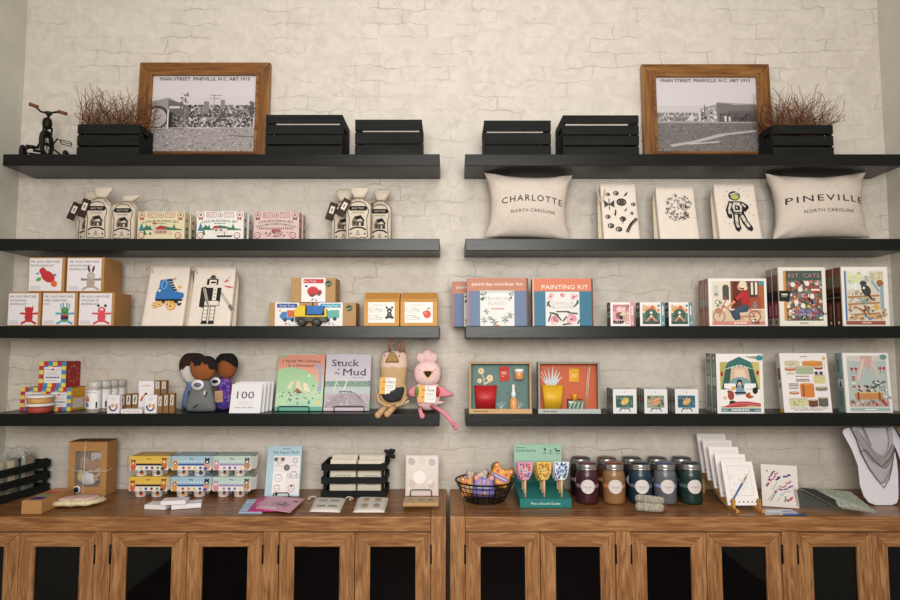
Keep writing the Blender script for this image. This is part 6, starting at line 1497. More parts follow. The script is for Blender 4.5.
# crate of cellophane packs at the far left
cl = rail_crate((-1.731, -.165, ZT+.0005), .27, .178, .135, radians(82), 'black railed crate holding cellophane craft packs, against the left wall', (.0, .05, .1), .03)
def packet(loc, rz, lean, w, h, col, col2, label, roll=0.0, art=None):
    root = empty('craft_pack', loc, rz, lean, label, 'craft pack', 'cellophane craft packs in the left crate', roll)
    m = MB(); m.puff([(-w*.43, .004), (0, .004), (w*.43, .004), (w*.44, h*.3), (w*.4, h*.55), (w*.44, h*.8), (w*.3, h*.86), (w*.1, h*.8), (-w*.12, h*.9), (-w*.42, h*.84), (-w*.4, h*.5), (-w*.44, h*.25)], .012, rings=6, pw=5); m.build('contents', mat(col, .8, var=.25, scale=60), root)
    m = MB(); m.box(-w*.36, w*.04, -.0145, -.0135, h*.15, h*.8); m.build('paper_insert', mat(col2, .7, var=.05), root)
    n = 10; vs = []; fs = []; r_ = random.Random(int(w*1e5)+int(h*1e4))
    for sg in (-1, 1):
        b = len(vs)
        for j in range(n+1):
            for i in range(n+1):
                u, v = 2*i/n-1, j/n; q = max(0, (1-u*u)*(1-(2*v-1)**2))**.4
                vs.append(((w/2)*u, sg*(.018*q + .001) + r_.uniform(-.004, .004)*q, h*v + (r_.uniform(-.006, .006) if j == n else 0)))
        for j in range(n):
            for i in range(n): k = b+j*(n+1)+i; f = (k, k+1, k+n+2, k+n+1); fs.append(f if sg < 0 else f[::-1])
    m = MB(); m.faces(vs, fs, True); m.build('cellophane_wrap', cello, root)
    return root
cx_, cy_ = cos(radians(82)), sin(radians(82))
def in_crate(lx, ly): return (-1.731 + lx*cx_ - ly*cy_, -.165 + lx*cy_ + ly*cx_, ZT+.0085)
for lx, ly, w_, h_, a, b, lb, rr in ((-.085, .05, .085, .150, '#d3bd9c', '#e0c49a', 'beige craft pack nearest the camera in the left crate', .05), (-.005, .05, .075, .155, '#6d7a66', '#e3c79c', 'dark green craft pack with tan card in the left crate', -.05), (.068, .05, .07, .160, '#8d9a86', '#8f6244', 'craft pack with brown card nearest the brick wall in the left crate', .06), (-.085, .115, .075, .12, '#d0408f', '#e6e2dc', 'bright pink craft pack low in the left crate', 0), (.01, .115, .09, .165, '#c4ab8a', '#a86a55', 'craft pack with reddish card standing behind the green one', .04)):
    packet(in_crate(lx, ly), radians(82), .06, w_, h_+.022, a, b, lb, rr)

# long kraft box with coloured windows
x1, Y1 = on(41, 514.3); x0, _ = on(21, 514.3)
w_ = x1-x0; d_ = .20; h_ = pz(500.8, Y1)-ZT
m = MB(); m.box(-w_/2, w_/2, 0, d_, 0, h_)
o = m.build('crayon_box', kraft, None, loc=((x0+x1)/2, Y1, ZT+EPS), rz=.02, bevel=.0015, label='long kraft box with coloured squares along its top, before the left crate', cat='box')
A = Art(w_, d_, 3); A.rect(.08, .03, .92, .97, '#b98a5c')
for v0, v1, c in ((.08, .3, '#43307a'), (.34, .5, '#6d9a52'), (.52, .7, '#c9432c'), (.72, .92, '#d98a4a')): A.rect(.16, v0, .84, v1, c)
A.line([(.2, .32), (.8, .32)], .02, '#e3dcd4'); A.build('top_print', o, top_M(h_))

# kraft window box tied with string
x0, x1 = on(68, 495.5)[0], on(105.3, 496.3)[0]; Yb = yrow(496); w_ = (x1-x0)*.97; h_ = pz(442.2, Yb)-ZT; d_ = .078
root = empty('window_gift_box', ((x0+x1)/2, Yb, ZT+EPS), .01, label='tall kraft gift box with clear window, tied with white string', cat='gift box')
fw = w_*.5; wz0, wz1 = h_*.17, h_*.83; wl, wr = -w_*.33, w_*.34
m = MB(); t = .002
m.box(-w_/2, wl, 0, t, 0, h_); m.box(wr, w_/2, 0, t, 0, h_); m.box(wl, wr, 0, t, 0, wz0); m.box(wl, wr, 0, t, wz1, h_)
m.box(-w_/2, w_/2, d_-t, d_, 0, h_); m.box(-w_/2, -w_/2+t, t, d_-t, 0, h_); m.box(w_/2-t, w_/2, t, d_-t, 0, h_); m.box(-w_/2+t, w_/2-t, t, d_-t, 0, t)
m.build('carton', kraft, root)
m = MB(); m.box(-w_/2+.001, w_/2-.001, -.0005, d_+.0005, h_, h_+.003); m.build('box_lid', mat('#8a5a34', .75, var=.06), root, label='darker kraft lid')
m = MB(); m.ell((-.028, .03, h_*.58), .024, .018, .03); m.build('wrapped_soap', mat('#a8806a', .8), root)
m = MB(); m.rbox(.0, .05, .02, .05, h_*.55, h_*.8, .004); m.build('lace_pouch', mat('#c9c6c6', .9, var=.4, scale=140), root)
m = MB(); m.puff(smooth_poly([(-.03, h_*.2), (.02, h_*.19), (.024, h_*.34), (.0, h_*.44), (-.034, h_*.42)], 5), .012, rings=5, y=.016); m.build('white_card_heart', mat('#d9d8dc', .6), root)
m = MB(); m.ell((-.04, .022, h_*.35), .012, .012, .025); m.build('yellow_bundle', mat('#d9c252', .8, var=.2), root)
m = MB()
P = []
for i in range(26): a_ = i*.55; P.append((.012+.02*cos(a_*1.0)+.02*i/26, .018+.004*sin(a_*2), h_*.26+h_*.3*i/26 + .008*sin(a_)))
m.tube(P, .009, 8); m.build('twisted_cord_toy', mat('#c9a878', .9, var=.2, scale=90), root)
m = MB(); M = Matrix.Translation((.02, .008, h_*.56)) @ Matrix.Rotation(-.5, 4, 'Y'); m.box(-.03, .03, -.001, .001, -.02, .02, M); m.build('striped_tag', mat('#9a7048', .8, var=.5, scale=14, stretch=(1, 1, 30)), root)
m = MB(); m.box(wl+.0005, wr-.0005, t*.3, t*.6, wz0+.0005, wz1-.0005); m.build('clear_window', mat('#d9d8d2', .05, alpha=.12), root)
st = mat('#d9d0c2', .9); zs = h_*.46; m = MB()
m.tube([(-w_/2-.001, d_/2, zs), (-w_/2-.001, -.0015, zs+.002), (0, -.003, zs-.001), (w_/2+.001, -.0015, zs), (w_/2+.001, d_/2, zs+.003), (w_/2+.001, d_+.001, zs), (-w_/2-.001, d_+.001, zs)], .0014, 6, True)
xs = -.012; m.tube([(xs, d_/2, h_+.004), (xs, -.0022, h_+.0035), (xs, -.0022, h_*.5), (xs-.002, -.0022, .02), (xs-.002, -.0022, .001)], .0014, 6); m.build('string_tie', st, root)
m = MB(); M = Matrix.Translation((xs-.026, -.007, .026)) @ Matrix.Rotation(pi/2-.15, 4, 'X'); m.lathe([(.0165, -.0008), (.0165, .0008)], 26, M=M); tg = m.build('round_tag', mat('#dcd6cf', .6), root, label='round white tag with a dark centre')
m = MB(); m.lathe([(.0105, .0009), (.0105, .0014)], 22, M=M); m.build('tag_emblem', mat('#23262f', .6), tg)

# flat fabric packet
xc, Yc = on(79.5, 505.5); root = empty('fabric_packet', (xc, Yc, ZT+.0005), .12, label='flat cream and pink fabric packet lying before the kraft gift box', cat='packet')
m = MB(); ol = smooth_poly([(-.084, -.045), (-.02, -.056), (.06, -.05), (.092, .0), (.08, .04), (.02, .052), (-.05, .045), (-.09, .0)], 5)
vs_ = ol; m.puff(ol, .016, rings=7)
for v in m.b.verts: v.co = Vector((v.co.x, v.co.z, v.co.y + .017 + .0015*sin(v.co.x*120)))
m.build('packet_body', mat('#d6c7a6', .6, var=.2, scale=90, bump=.2), root)
m = MB(); ol2 = [(a*.8, b*.75) for a, b in ol]; m.puff(ol2, .007, rings=5)
for v in m.b.verts: v.co = Vector((v.co.x, v.co.z, v.co.y*.8 + .0305))
m.build('folded_cloth', mat('#d3b3a8', .7, var=.12, scale=30), root)

# packs of finger paint pots
def paint_pack(pl, pr, tier, cols, label, group_y):
    Yf = -.165; z = ZT + tier*.0835 + EPS; s = sc(Yf, ZT+.04); w = (pr-pl)*s; d = .098
    root = empty('paint_pot_pack', (((pl+pr)/2-450)*s, Yf, z), label=label, cat='paint pack', group='stacked packs of paint pots')
    base, band, dots, mot = cols
    z0, z1 = .026, .0825
    m = MB(); t = .0012
    m.box(-w/2, w/2, 0, t, z0, z1); m.box(-w/2, w/2, d-t, d, z0, z1); m.box(-w/2, w/2, t, d-t, z1-t, z1)
    m.build('card_sleeve', mat('#d9d3cc', .55, var=.03), root)
    m = MB(); m.faces([(w/2, .002, z0+.004), (w/2+.014, .03, z0+.002), (w/2+.016, .035, z1-.006), (w/2, .002, z1), (w/2+.001, .003, z0+.004), (w/2+.015, .031, z0+.002), (w/2+.017, .036, z1-.006), (w/2+.001, .003, z1)], [(0, 1, 2, 3), (7, 6, 5, 4), (0, 4, 5, 1), (1, 5, 6, 2), (2, 6, 7, 3), (3, 7, 4, 0)]); m.build('sleeve_flap', mat('#d6d2cb', .55, var=.03), root)
    h = z1-z0; A = Art(w, h, 5)
    A.rect(0, 0, 1, 1, base); A.rect(0, .0, 1, .33, '#e6e0dc'); A.rect(.16, .33, .9, .47, band)
    for i in range(11): A.rect(.06+.085*i, .60, .1+.085*i, .66, {'#e3b92f': '#f0d98a'}.get(base, '#e6eef0'))
    A.line([(.45, .86), (.49, .8), (.55, .78)], .05, '#4a4a44')
    for i, c in enumerate(dots): A.circ(.3+.145*i, .17, .1, c)
    def animal(u, v, c, sc_=1.0):
        A.circ(u, v, .2*sc_, c[0], .24*sc_); A.circ(u, v+.3*sc_, .16*sc_, c[1]); A.circ(u-.03, v+.46*sc_, .07*sc_, c[2]); A.circ(u+.04, v+.46*sc_, .07*sc_, c[2]); A.circ(u, v+.26*sc_, .07*sc_, '#efe6dc')
    animal(.09, .22, mot[0]); animal(.9, .3, mot[1], 1.1); A.circ(.86, .12, .14, mot[2], .1)
    A.build('sleeve_print', root, Matrix.Translation((0, 0, z0)))
    A = Art(w, d, 3); A.rect(.02, .02, .98, .98, base); A.words(.2, .8, .5, .1, '#efe9df'); A.build('sleeve_top_print', root, top_M(z1))
    r = w*.16; pots = mat('#e0dad6', .5, var=.03)
    for i, px in enumerate((-.27, .16)):
        for k, py in enumerate((.0285, .072)):
            m = MB(); m.lathe([(r*.84, 0), (r*.86, .001), (r, .028), (r*1.02, .05), (r*1.04, .052), (r*1.04, .058), (r*.95, .06)], 24, c=(px*w, py, 0)); p = m.build('paint_pot', pots, root)
            if k == 0:
                A = Art(2*r, .03, 5)
                c = mot[(i+tier) % 3]; A.circ(.75, .4, .3, c[0] if isinstance(c, tuple) else c, .25); A.circ(.72, .6, .2, '#33302e'); A.words(.2, .6, .45, .16, '#b9b2ac')
                rr = r
                A.build('pot_print', p, warp=lambda x, zz, dep, cx=px*w, cy=py, rr=rr: Vector((cx + (rr*(.87+zz*4.5)+dep+.0008)*sin(x/rr*.95), cy - (rr*(.87+zz*4.5)+dep+.0008)*cos(x/rr*.95), min(.03, zz+.0005))))
    return root
yel = ('#e3b92f', '#33322e', ('#e3b92f', '#2f62a5', '#a83a34', '#6d9a7a'), (('#d9622c', '#d9622c', '#33302e'), ('#c9742c', '#c98a3a', '#5a3a22'), '#5a4a2a'))
blu = ('#a3c4d6', '#3f62a5', ('#c2402c', '#d98a3a', '#e0c23a', '#3f62b0'), (('#e0a03a', '#c9622c', '#d9b04a'), ('#d9a08a', '#33323a', '#26262a'), '#3f5a9a'))
pas = ('#b9cfc6', '#a58fc4', ('#b98ab4', '#5a62b0', '#9a7ab4', '#e0cfa0'), (('#d98aa0', '#e0a0a8', '#8a9ac4'), ('#b98a62', '#8a6a52', '#33302e'), '#c9b09a'))
for pl, pr, cols, nm in ((129, 167.3, yel, 'yellow'), (171, 210.5, blu, 'blue'), (212.5, 250.3, pas, 'pastel green')):
    for tier, tn in ((0, 'lower'), (1, 'upper')):
        paint_pack(pl, pr, tier, cols, nm + ' sleeved pack of white paint pots, ' + tn + ' one of its stack', 0)

# three flat white boxes
wbx = mat('#e6e1e3', .5, var=.03)
def flat_box(px, py, w, d, h, rz, z, label, name='flat_white_box', m_=wbx, cat='box', group='flat white boxes in a loose pile', art=None):
    x, Y = on(px, py, z); m = MB(); m.box(-w/2, w/2, -d/2, d/2, 0, h)
    o = m.build(name, m_, None, loc=(x, Y, z+EPS), rz=rz, bevel=.001, label=label, cat=cat, group=group)
    if art: A = Art(w, d, 4); art(A); A.build('top_print', o, top_M(h) @ Matrix.Translation((0, 0, -d/2)))
    return o
def art_lines(A): A.words(.2, .8, .6, .05, '#a9a3a9'); A.words(.25, .7, .45, .04, '#b9b3b9')
flat_box(159, 507.8, .085, .055, .017, -.12, ZT, 'flat white box at the near left of the pile of three', art=art_lines)
flat_box(187, 506.8, .105, .06, .0165, .32, ZT, 'flat white box at the right of the pile, nearest the paper doll booklets', art=art_lines)
flat_box(175, 503.2, .09, .055, .015, .16, ZT+.018, 'flat white box lying on top of the other two', art=art_lines)

# paper doll book and its stand
def art_doll(A):
    A.rect(0, 0, 1, 1, '#a9c9d6'); A.text('My Paper Doll', .54, .845, .05, '#2f3f4a', fit=.72, bold=.01, serif=True); A.words(.42, .66, .93, .018, '#6a7f8a')
    A.rect(.2, .03, .97, .8, '#e3dbda'); A.rect(.2, .03, .58, .48, '#e9e3e2')
    K = '#8a8686'
    for u, v, r in ((.36, .7, .06), (.82, .7, .05), (.36, .36, .075), (.8, .42, .07), (.34, .16, .065), (.76, .16, .07)):
        A.ring(u, v, r, .008, K); A.circ(u-.03, v-.01, .008, '#3a3636'); A.circ(u+.03, v-.01, .008, '#3a3636'); A.line([(u-.07, v+r*.8), (u+.07, v+r*.9)], .01, K)
    for s in (-1, 1): A.circ(.36+s*.1, .73, .04, '#6a6666'); A.ring(.8+s*.12, .4, .04, .008, K)
    A.line([(.26, .58), (.34, .62), (.44, .58)], .008, K); A.line([(.7, .58), (.8, .62), (.9, .58)], .008, K); A.circ(.76, .2, .02, '#3a3636'); A.circ(.34, .04, .03, '#2f2c2c')
    A.circ(.59, .565, .062, '#4a4a4c'); A.circ(.59, .565, .045, '#7a7a7c')
def leaning_on(name, pl, pr, ptop, pbase, d, lean, base, label, cat, group, art, rough=.5, z=ZT, rz=0.0, lift=0.0):
    Y = yrow(pbase, z)
    loc, w, h = spot(pl, pr, ptop, Y, z+lift, d, lean)
    m = MB(); m.box(-w/2, w/2, 0, d, 0, h)
    o = m.build(name, mat(base, rough, var=.03), None, loc=loc, rz=rz, lean=lean, bevel=.0006, label=label, cat=cat, group=group)
    if art: A = Art(w, h, 6); art(A); A.build('cover_print', o, rough=rough)
    return o, loc, w, h
leaning_on('paper_doll_book', 264.3, 299, 446, 496.8, .006, .22, '#a9c9d6', 'pale blue My Paper Doll book standing on a wire stand', 'book', None, art_doll)
wire_stand(273.2, 288.8, yrow(497)-.016, ZT, .02, .22, .1, 'black wire stand holding the My Paper Doll book')

def sheet(corners, z, th, base, label, art=None, name='booklet', cat='booklet', group='loose booklets lying before the paper doll book'):
    P = [on(a, b, z) for a, b in corners]; cx = sum(p[0] for p in P)/len(P); cy = sum(p[1] for p in P)/len(P)
    Q = [(p[0]-cx, p[1]-cy) for p in P]
    m = MB(); m.hprism(Q, 0, th)
    o = m.build(name, mat(base, .5, var=.04), None, loc=(cx, cy, z+EPS), label=label, cat=cat, group=group)
    if art:
        A = Art(1, 1, 5); art(A)
        a, b, c, d = Q     # back left, back right, front right, front left
        def warp(x, zz, dep):
            u, v = x+.5, zz; f0 = Vector(d).lerp(Vector(c), u); f1 = Vector(a).lerp(Vector(b), u); q = f0.lerp(f1, v)
            return Vector((q.x, q.y, th + dep))
        A.build('cover_print', o, warp=warp)
    return o
def art_sketch(A):
    A.rect(.02, .02, .98, .98, '#d99fb4'); A.poly([(.05, .04), (.6, .04), (.5, .2), (.1, .12)], '#e6d3da')
    r = random.Random(2)
    for i in range(12): u = .3+.04*i; A.line([(u, .3+r.uniform(-.05, .1)), (u+.05, .5+r.uniform(-.1, .15))], .018, '#6a5a62')
    A.ring(.56, .5, .12, .02, '#5a4a52', 12); A.ring(.68, .42, .1, .02, '#5a4a52', 12); A.circ(.86, .72, .07, '#4a3a44', .05)
sheet([(247, 500.3), (266, 499.7), (262, 513.6), (238.5, 513.6)], ZT, .004, '#a8c0d9', 'pale blue booklet at the left of the three lying flat', lambda A: (A.rect(.02, .02, .98, .98, '#a8c0d9'), A.rect(.1, .7, .5, .76, '#d3dfea'), A.rect(.1, .1, .8, .3, '#b9cde0')))
sheet([(259, 497.8), (282, 497.3), (275, 511.5), (247.5, 511.8)], ZT+.0048, .003, '#c23f86', 'magenta booklet lying between the blue and pink ones', lambda A: (A.rect(.02, .02, .98, .98, '#c23f86'), A.rect(.12, .4, .3, .7, '#d97aae')))
sheet([(268.3, 496.6), (304.6, 499.6), (290.5, 513), (255.5, 508.4)], ZT+.0084, .003, '#d99fb4', 'light pink sketched booklet lying on top of the magenta one', art_sketch)

# railed crate with cream pouches
Yc1 = yrow(498.2); s = sc(Yc1, ZT+.05); w_ = (385.6-321)*s; xc = ((321+385.6)/2-450)*s
hh = pz(465, Yc1)-ZT
zz = [pz(b, Yc1)-ZT for b in (497.6, 484, 470.8)]
rc = rail_crate((xc, Yc1, ZT+EPS), w_, .165, hh+.004, 0, 'black railed crate filled with cream cloth pouches and tied with black ribbon', [max(0, q) for q in zz], .026)
rib = mat('#17161a', .6)
bx, bz = w_/2+.006, hh+.03
m = MB()
for a, b in (((-.0, .0), (-.024, .012)), ((0, 0), (.024, .014)), ((0, 0), (-.014, -.02)), ((0, 0), (.022, -.022)), ((0, 0), (.006, .02))):
    m.puff(smooth_poly([(bx, bz), (bx+b[0]*.5-b[1]*.35, bz+b[1]*.5+b[0]*.35), (bx+b[0], bz+b[1]), (bx+b[0]*.5+b[1]*.35, bz+b[1]*.5-b[0]*.35)], 4), .004, rings=3, y=.10)
m.ell((bx, .098, bz), .006, .005, .006, 10, 7); m.tube([(bx, .1, bz), (w_/2+.003, .1, hh-.012)], .003, 6); m.build('ribbon_bow', rib, rc, label='black ribbon bow at the crate corner')
pouch_m = mat('#ddd3c4', .85, var=.05, scale=50, bump=.1)
def up_pouch(lx, ly, w, h, label, tie):
    root = empty('cloth_pouch', (xc+lx, Yc1+ly, ZT+.0075), 0, .05, label, 'cloth pouch', 'cream cloth pouches in the railed crate')
    m = MB(); m.loft([(0, w/2*.98, .008), (.01, w/2, .012), (h*.5, w/2, .014), (h*.9, w/2*.99, .008), (h, w/2*.97, .003)], p=8, n=24); m.build('pouch_body', pouch_m, root)
    if tie:
        A = Art(w*.9, h, 4); K = '#5a5450'
        for u in (.3, .5, .7): A.ring(u, .5, .07, .008, K, 12); 
        A.line([(.2, .44), (.8, .44)], .008, K); A.words(.3, .7, .3, .03, K); A.build('pouch_print', root, Matrix.Translation((0, -.0155, 0)))
    return root
hp = pz(455, Yc1+.06)-ZT-.008
up_pouch(-.048, .035, .108, hp-.012, 'cream cloth pouch with sketched rings, front left in the railed crate', True)
up_pouch(.066, .035, .108, hp-.016, 'cream cloth pouch with sketched rings, front right in the railed crate', True)
up_pouch(-.048, .072, .108, hp+.002, 'plain cream cloth pouch behind the left front one in the railed crate', False)
up_pouch(.066, .072, .108, hp, 'plain cream cloth pouch behind the right front one in the railed crate', False)
for lx, tag_ in ((-.055, 'left'), (.06, 'right')):
    pass

# flat drawstring pouches
def art_lash(c, n):
    def f(A):
        A.rect(.1, .1, .9, .9, '#dcd4cd')
        for u in (.32, .7):
            for v in (.68, .3):
                if n == 'lash':
                    A.line([(u-.12, v), (u, v-.04), (u+.12, v)], .02, c)
                    for k in range(7): q = -.12+.04*k; A.line([(u+q, v-.03), (u+q*1.25, v-.12)], .014, c)
                else: A.circ(u, v, .1, c, .09, n=16); A.circ(u, v-.03, .08, '#c9ad80', .05); A.words(u-.12, u+.12, v-.14, .03, '#b9a58a')
    return f
def flat_pouch(corners, label, art, cords):
    P = [on(a, b) for a, b in corners]; cx = sum(p[0] for p in P)/4; cy = sum(p[1] for p in P)/4; Q = [Vector((p[0]-cx, p[1]-cy)) for p in P]
    root = empty('drawstring_pouch', (cx, cy, ZT+.0005), label=label, cat='cloth pouch', group='flat printed pouches before the railed crate')
    a, b, c, d = Q
    def at(u, v): return d.lerp(c, u).lerp(a.lerp(b, u), v)
    n = 10; vs = []; fs = []
    for top in (0, 1):
        k0 = len(vs)
        for j in range(n+1):
            for i in range(n+1):
                u, v = i/n, j/n; q = at(u, v); e = max(0, (1-(2*u-1)**4)*(1-(2*v-1)**4))**.5
                vs.append((q.x, q.y, (.002 + .009*e) if top else .001))
        for j in range(n):
            for i in range(n): k = k0+j*(n+1)+i; f = (k, k+1, k+n+2, k+n+1); fs.append(f if top else f[::-1])
    N1 = (n+1)**2; rim = [i for i in range(n+1)] + [j*(n+1)+n for j in range(1, n+1)] + [n*(n+1)+i for i in range(n-1, -1, -1)] + [j*(n+1) for j in range(n-1, 0, -1)]
    for p, q in zip(rim, rim[1:]+rim[:1]): fs.append((p, q, q+N1, p+N1))
    m = MB(); m.faces(vs, fs, True); m.build('pouch_body', mat('#dcd4cd', .85, var=.04, bump=.1), root)
    A = Art(1, 1, 3); art(A)
    def warp(x, zz_, dep):
        u, v = x+.5, zz_; q = at(u, v); e = max(0, (1-(2*u-1)**4)*(1-(2*v-1)**4))**.5
        return Vector((q.x, q.y, .0026 + .009*e + dep*.5))
    A.build('pouch_print', root, warp=warp)
    for u, sgn in cords:
        q = at(u, 1); m = MB(); m.tube([(q.x, q.y, .003), (q.x+sgn*.012, q.y+.006, .006), (q.x+sgn*.028, q.y-.002, .004), (q.x+sgn*.03, q.y-.016, .003), (q.x+sgn*.016, q.y-.02, .0035), (q.x+sgn*.024, q.y-.034, .003)], .0024, 6); m.build('drawstring', mat('#d9cfc0', .9), root)
    return root
flat_pouch([(315.5, 498.3), (346.5, 498.8), (340, 513), (309.3, 512.3)], 'white drawstring pouch printed with four dark eyelashes', art_lash('#5a5a58', 'lash'), ((.02, -1), (.98, 1)))
flat_pouch([(358, 497.6), (389, 498.2), (384.5, 513), (353, 513)], 'white drawstring pouch printed with four tan shapes', art_lash('#a88a5c', 'face'), ())
# mirror card and kraft boxes
def art_blush(A):
    A.rect(.02, .02, .98, .98, '#d3c4ba'); A.rect(.05, .04, .95, .96, '#dccfc6')
    for u, v, c in ((.18, .84, '#b9a8a4'), (.8, .82, '#b4b0b4'), (.2, .3, '#cfc0b6'), (.78, .28, '#cdbdb5'), (.5, .86, '#d5c6bc')): A.circ(u, v, .09, c); A.circ(u-.04, v+.05, .05, c)
    A.circ(.42, .46, .16, '#efe4df'); A.circ(.74, .34, .07, '#e9dcd6', .05, rot=.5)
leaning_on('gift_card', 405.2, 438.6, 455.2, 496.5, .006, .13, '#d3bdb5', 'glossy pale pink card standing upright behind the flat kraft boxes', 'card', None, art_blush, rough=.22)
def art_kraft(A):
    A.rect(.02, .03, .98, .97, '#c2a47c')
    for u in (.2, .5, .78): A.circ(u, .55, .16, '#a8875c', .12); A.words(u-.09, u+.09, .3, .06, '#8a6a44')
xk, Yk = on(421.3, 504.8)
m_k = mat('#b9976a', .7, var=.06, scale=60)
flat_box(421.3, 504.4, .134, .088, .013, 0, ZT, 'flat kraft box under the other at the cabinet end', 'flat_kraft_box', m_k, group='flat kraft boxes stacked at the cabinet end')
flat_box(421.3, 503.2, .134, .088, .013, 0, ZT+.0142, 'flat kraft box with printed top, lying on its twin', 'flat_kraft_box', m_k, group='flat kraft boxes stacked at the cabinet end', art=art_kraft)
wire_stand(410.5, 431.5, yrow(497)-.016, ZT, .032, .13, .09, 'black wire stand holding the glossy pink card')

# ------------------------------------------------------------------ right cabinet: wire basket
xb, Yb = (484.7-450)*sc(-.212, ZT+.04), -.212
root = empty('wire_basket', (xb, Yb, ZT+EPS), label='round black wire basket full of colourful animal cards', cat='basket')
bw = mat('#121212', .45, .3)
r0, r1, hb = .075, .116, .082
R_at = lambda t: r0 + (r1-r0)*t**.85
def circ3(r, z, n=44): return [(r*cos(2*pi*i/n), r*sin(2*pi*i/n), z) for i in range(n)]
m = MB(); m.tube(circ3(r1, hb), .0032, 7, True); m.build('rim', bw, root)
for k, t in enumerate((.03, .27, .52, .76)):
    m = MB(); m.tube(circ3(R_at(t), .003+hb*t), .0016, 6, True); m.build('wire_ring', bw, root)
m = MB()
for i in range(26):
    a = 2*pi*i/26; m.tube([(R_at(t)*cos(a), R_at(t)*sin(a), .003+(hb-.003)*t) for t in (.03, .27, .52, .76, 1)], .0014, 5)
m.build('upright_wires', bw, root)
m = MB()
for i in range(-4, 5):
    q = i*.016; l_ = sqrt(max(0, r0*r0-q*q)); m.tube([(-l_, q, .0025), (l_, q, .0025)], .0012, 5); m.tube([(q, -l_, .0038), (q, l_, .0038)], .0012, 5)
m.build('floor_wires', bw, root)
def animal_card(dx, dy, z, lean, rz, roll, size, base, band, trims, label):
    root = empty('animal_card', (xb+dx, Yb+dy, ZT+z), rz, lean, label, 'animal card', 'animal shaped cards in the wire basket', roll)
    ol = smooth_poly([(a*size, b*size) for a, b in ((-.42, .0), (.42, .0), (.5, .3), (.46, .62), (.5, .85), (.36, 1.0), (.2, .86), (0, .8), (-.2, .86), (-.36, 1.0), (-.5, .85), (-.46, .62), (-.5, .3))], 5)
    m = MB(); m.puff(ol, .007, rings=4, pw=6); m.build('card_body', mat(base, .5, var=.08, scale=30), root)
    A = Art(size, size, 3)
    for s in (-1, 1): A.circ(.5+s*.34, .84, .11, trims[0]); A.circ(.5+s*.34, .84, .065, trims[1])
    A.rect(.12, .3, .88, .5, band); A.circ(.3, .62, .06, trims[0], .09); A.circ(.7, .62, .06, trims[0], .09); A.circ(.5, .18, .1, trims[1], .06); A.line([(.2, .12), (.8, .12)], .05, trims[0]); A.words(.2, .8, .38, .04, '#e9dfd6'); A.line([(.5, .56), (.5, .76)], .06, trims[1])
    A.build('card_print', root, Matrix.Translation((0, -.0075, 0)))
    return root
animal_card(-.006, -.042, .024, .15, .05, .03, .088, '#8f88c4', '#5f5fb0', ('#d98a5a', '#e0a0a8'), 'lilac animal shaped card at the front of the basket')
animal_card(-.052, -.018, .024, .2, .45, -.12, .082, '#e0a562', '#c9b28a', ('#cf4f3a', '#efc99a'), 'pale orange animal shaped card at the left of the basket')
animal_card(-.026, .012, .03, .1, .1, -.03, .092, '#d9bfa8', '#9a8fb9', ('#7fa0c4', '#e0b48a'), 'peach and blue animal shaped card behind the lilac one')
animal_card(.046, .005, .056, .25, -.2, .42, .09, '#dd9c3a', '#8a6ab0', ('#c2402f', '#e6b83a'), 'bright orange animal shaped card sticking up at the right of the basket')
animal_card(.055, .042, .042, .12, -.2, .25, .094, '#bd9a72', '#a5845c', ('#8a6a4a', '#c9a87e'), 'plain tan animal shaped card at the back of the basket')

# ------------------------------------------------------------------ seed pop display
Yf = yrow(508); wS = (571.8-520)*sc(Yf, ZT); xS = ((571.8+520)/2-450)*sc(Yf, ZT); dS = .205
root = empty('seed_pop_display', (xS, Yf, ZT+EPS), label='teal cardboard counter display lettered Garden Seed Pop', cat='display stand')
teal = '#1f7a78'; hf = .033
m = MB(); m.faces([(-wS/2, 0, 0), (wS/2, 0, 0), (wS/2, dS, 0), (-wS/2, dS, 0), (-wS/2, 0, hf), (wS/2, 0, hf), (wS/2, dS-.01, hf+.018), (-wS/2, dS-.01, hf+.018), (-wS/2, dS, hf+.018), (wS/2, dS, hf+.018)],
                   [(3, 2, 1, 0), (0, 1, 5, 4), (4, 5, 6, 7), (7, 6, 9, 8), (2, 3, 8, 9), (0, 4, 7, 8, 3), (1, 2, 9, 6, 5)])
tr_ = m.build('tray', mat(teal, .5, var=.04), root, bevel=.001)
A = Art(wS, hf, 2); A.text('Plant a Flavorful Garden', .5, .36, .28, '#e6f0ec', fit=.56, bold=.02); A.build('tray_lettering', tr_)
hB = pz(444.3, Yf+dS)-ZT; ol = []
for (cx, cz, a0) in ((wS/2-.008, hB-.008, 0), (-wS/2+.008, hB-.008, pi/2)):
    for i in range(5): a = a0+i*pi/8; ol.append((cx+.008*cos(a), cz+.008*sin(a)))
m = MB(); m.prism([(-wS/2, .0), (wS/2, .0)] + ol, dS+.0006, dS+.003); bp_ = m.build('back_panel', mat('#a9cdb9', .55, var=.02), root)
A = Art(wS, hB, 3); A.rect(.0, .0, 1, .38, '#1f6f66')
r = random.Random(9)
for i in range(26): u = .02+.0375*i; A.poly([(u-.02, .37), (u+.025, .37), (u+r.uniform(-.02, .03), .42+r.random()*.07)], '#1f6f66')
A.text('Garden Seed Pop', .04, .855, .042, '#1f5a52', align='l', fit=.42, bold=.03); A.words(.04, .24, .925, .014, '#4a7f74')
A.circ(.65, .9, .022, '#1f4a44'); A.line([(.65, .88), (.65, .84)], .01, '#1f4a44'); A.words(.6, .7, .81, .012, '#4a7f74')
A.line([(.77, .83), (.77, .87)], .01, '#1f4a44'); A.circ(.77, .875, .014, '#1f4a44'); A.words(.73, .81, .81, .012, '#4a7f74')
A.line([(.87, .92), (.9, .86), (.96, .88)], .022, '#1f4a44'); A.circ(.95, .87, .016, '#1f4a44'); A.words(.87, .97, .81, .012, '#4a7f74')
A.build('panel_print', bp_, Matrix.Translation((0, dS+.0004, 0)))
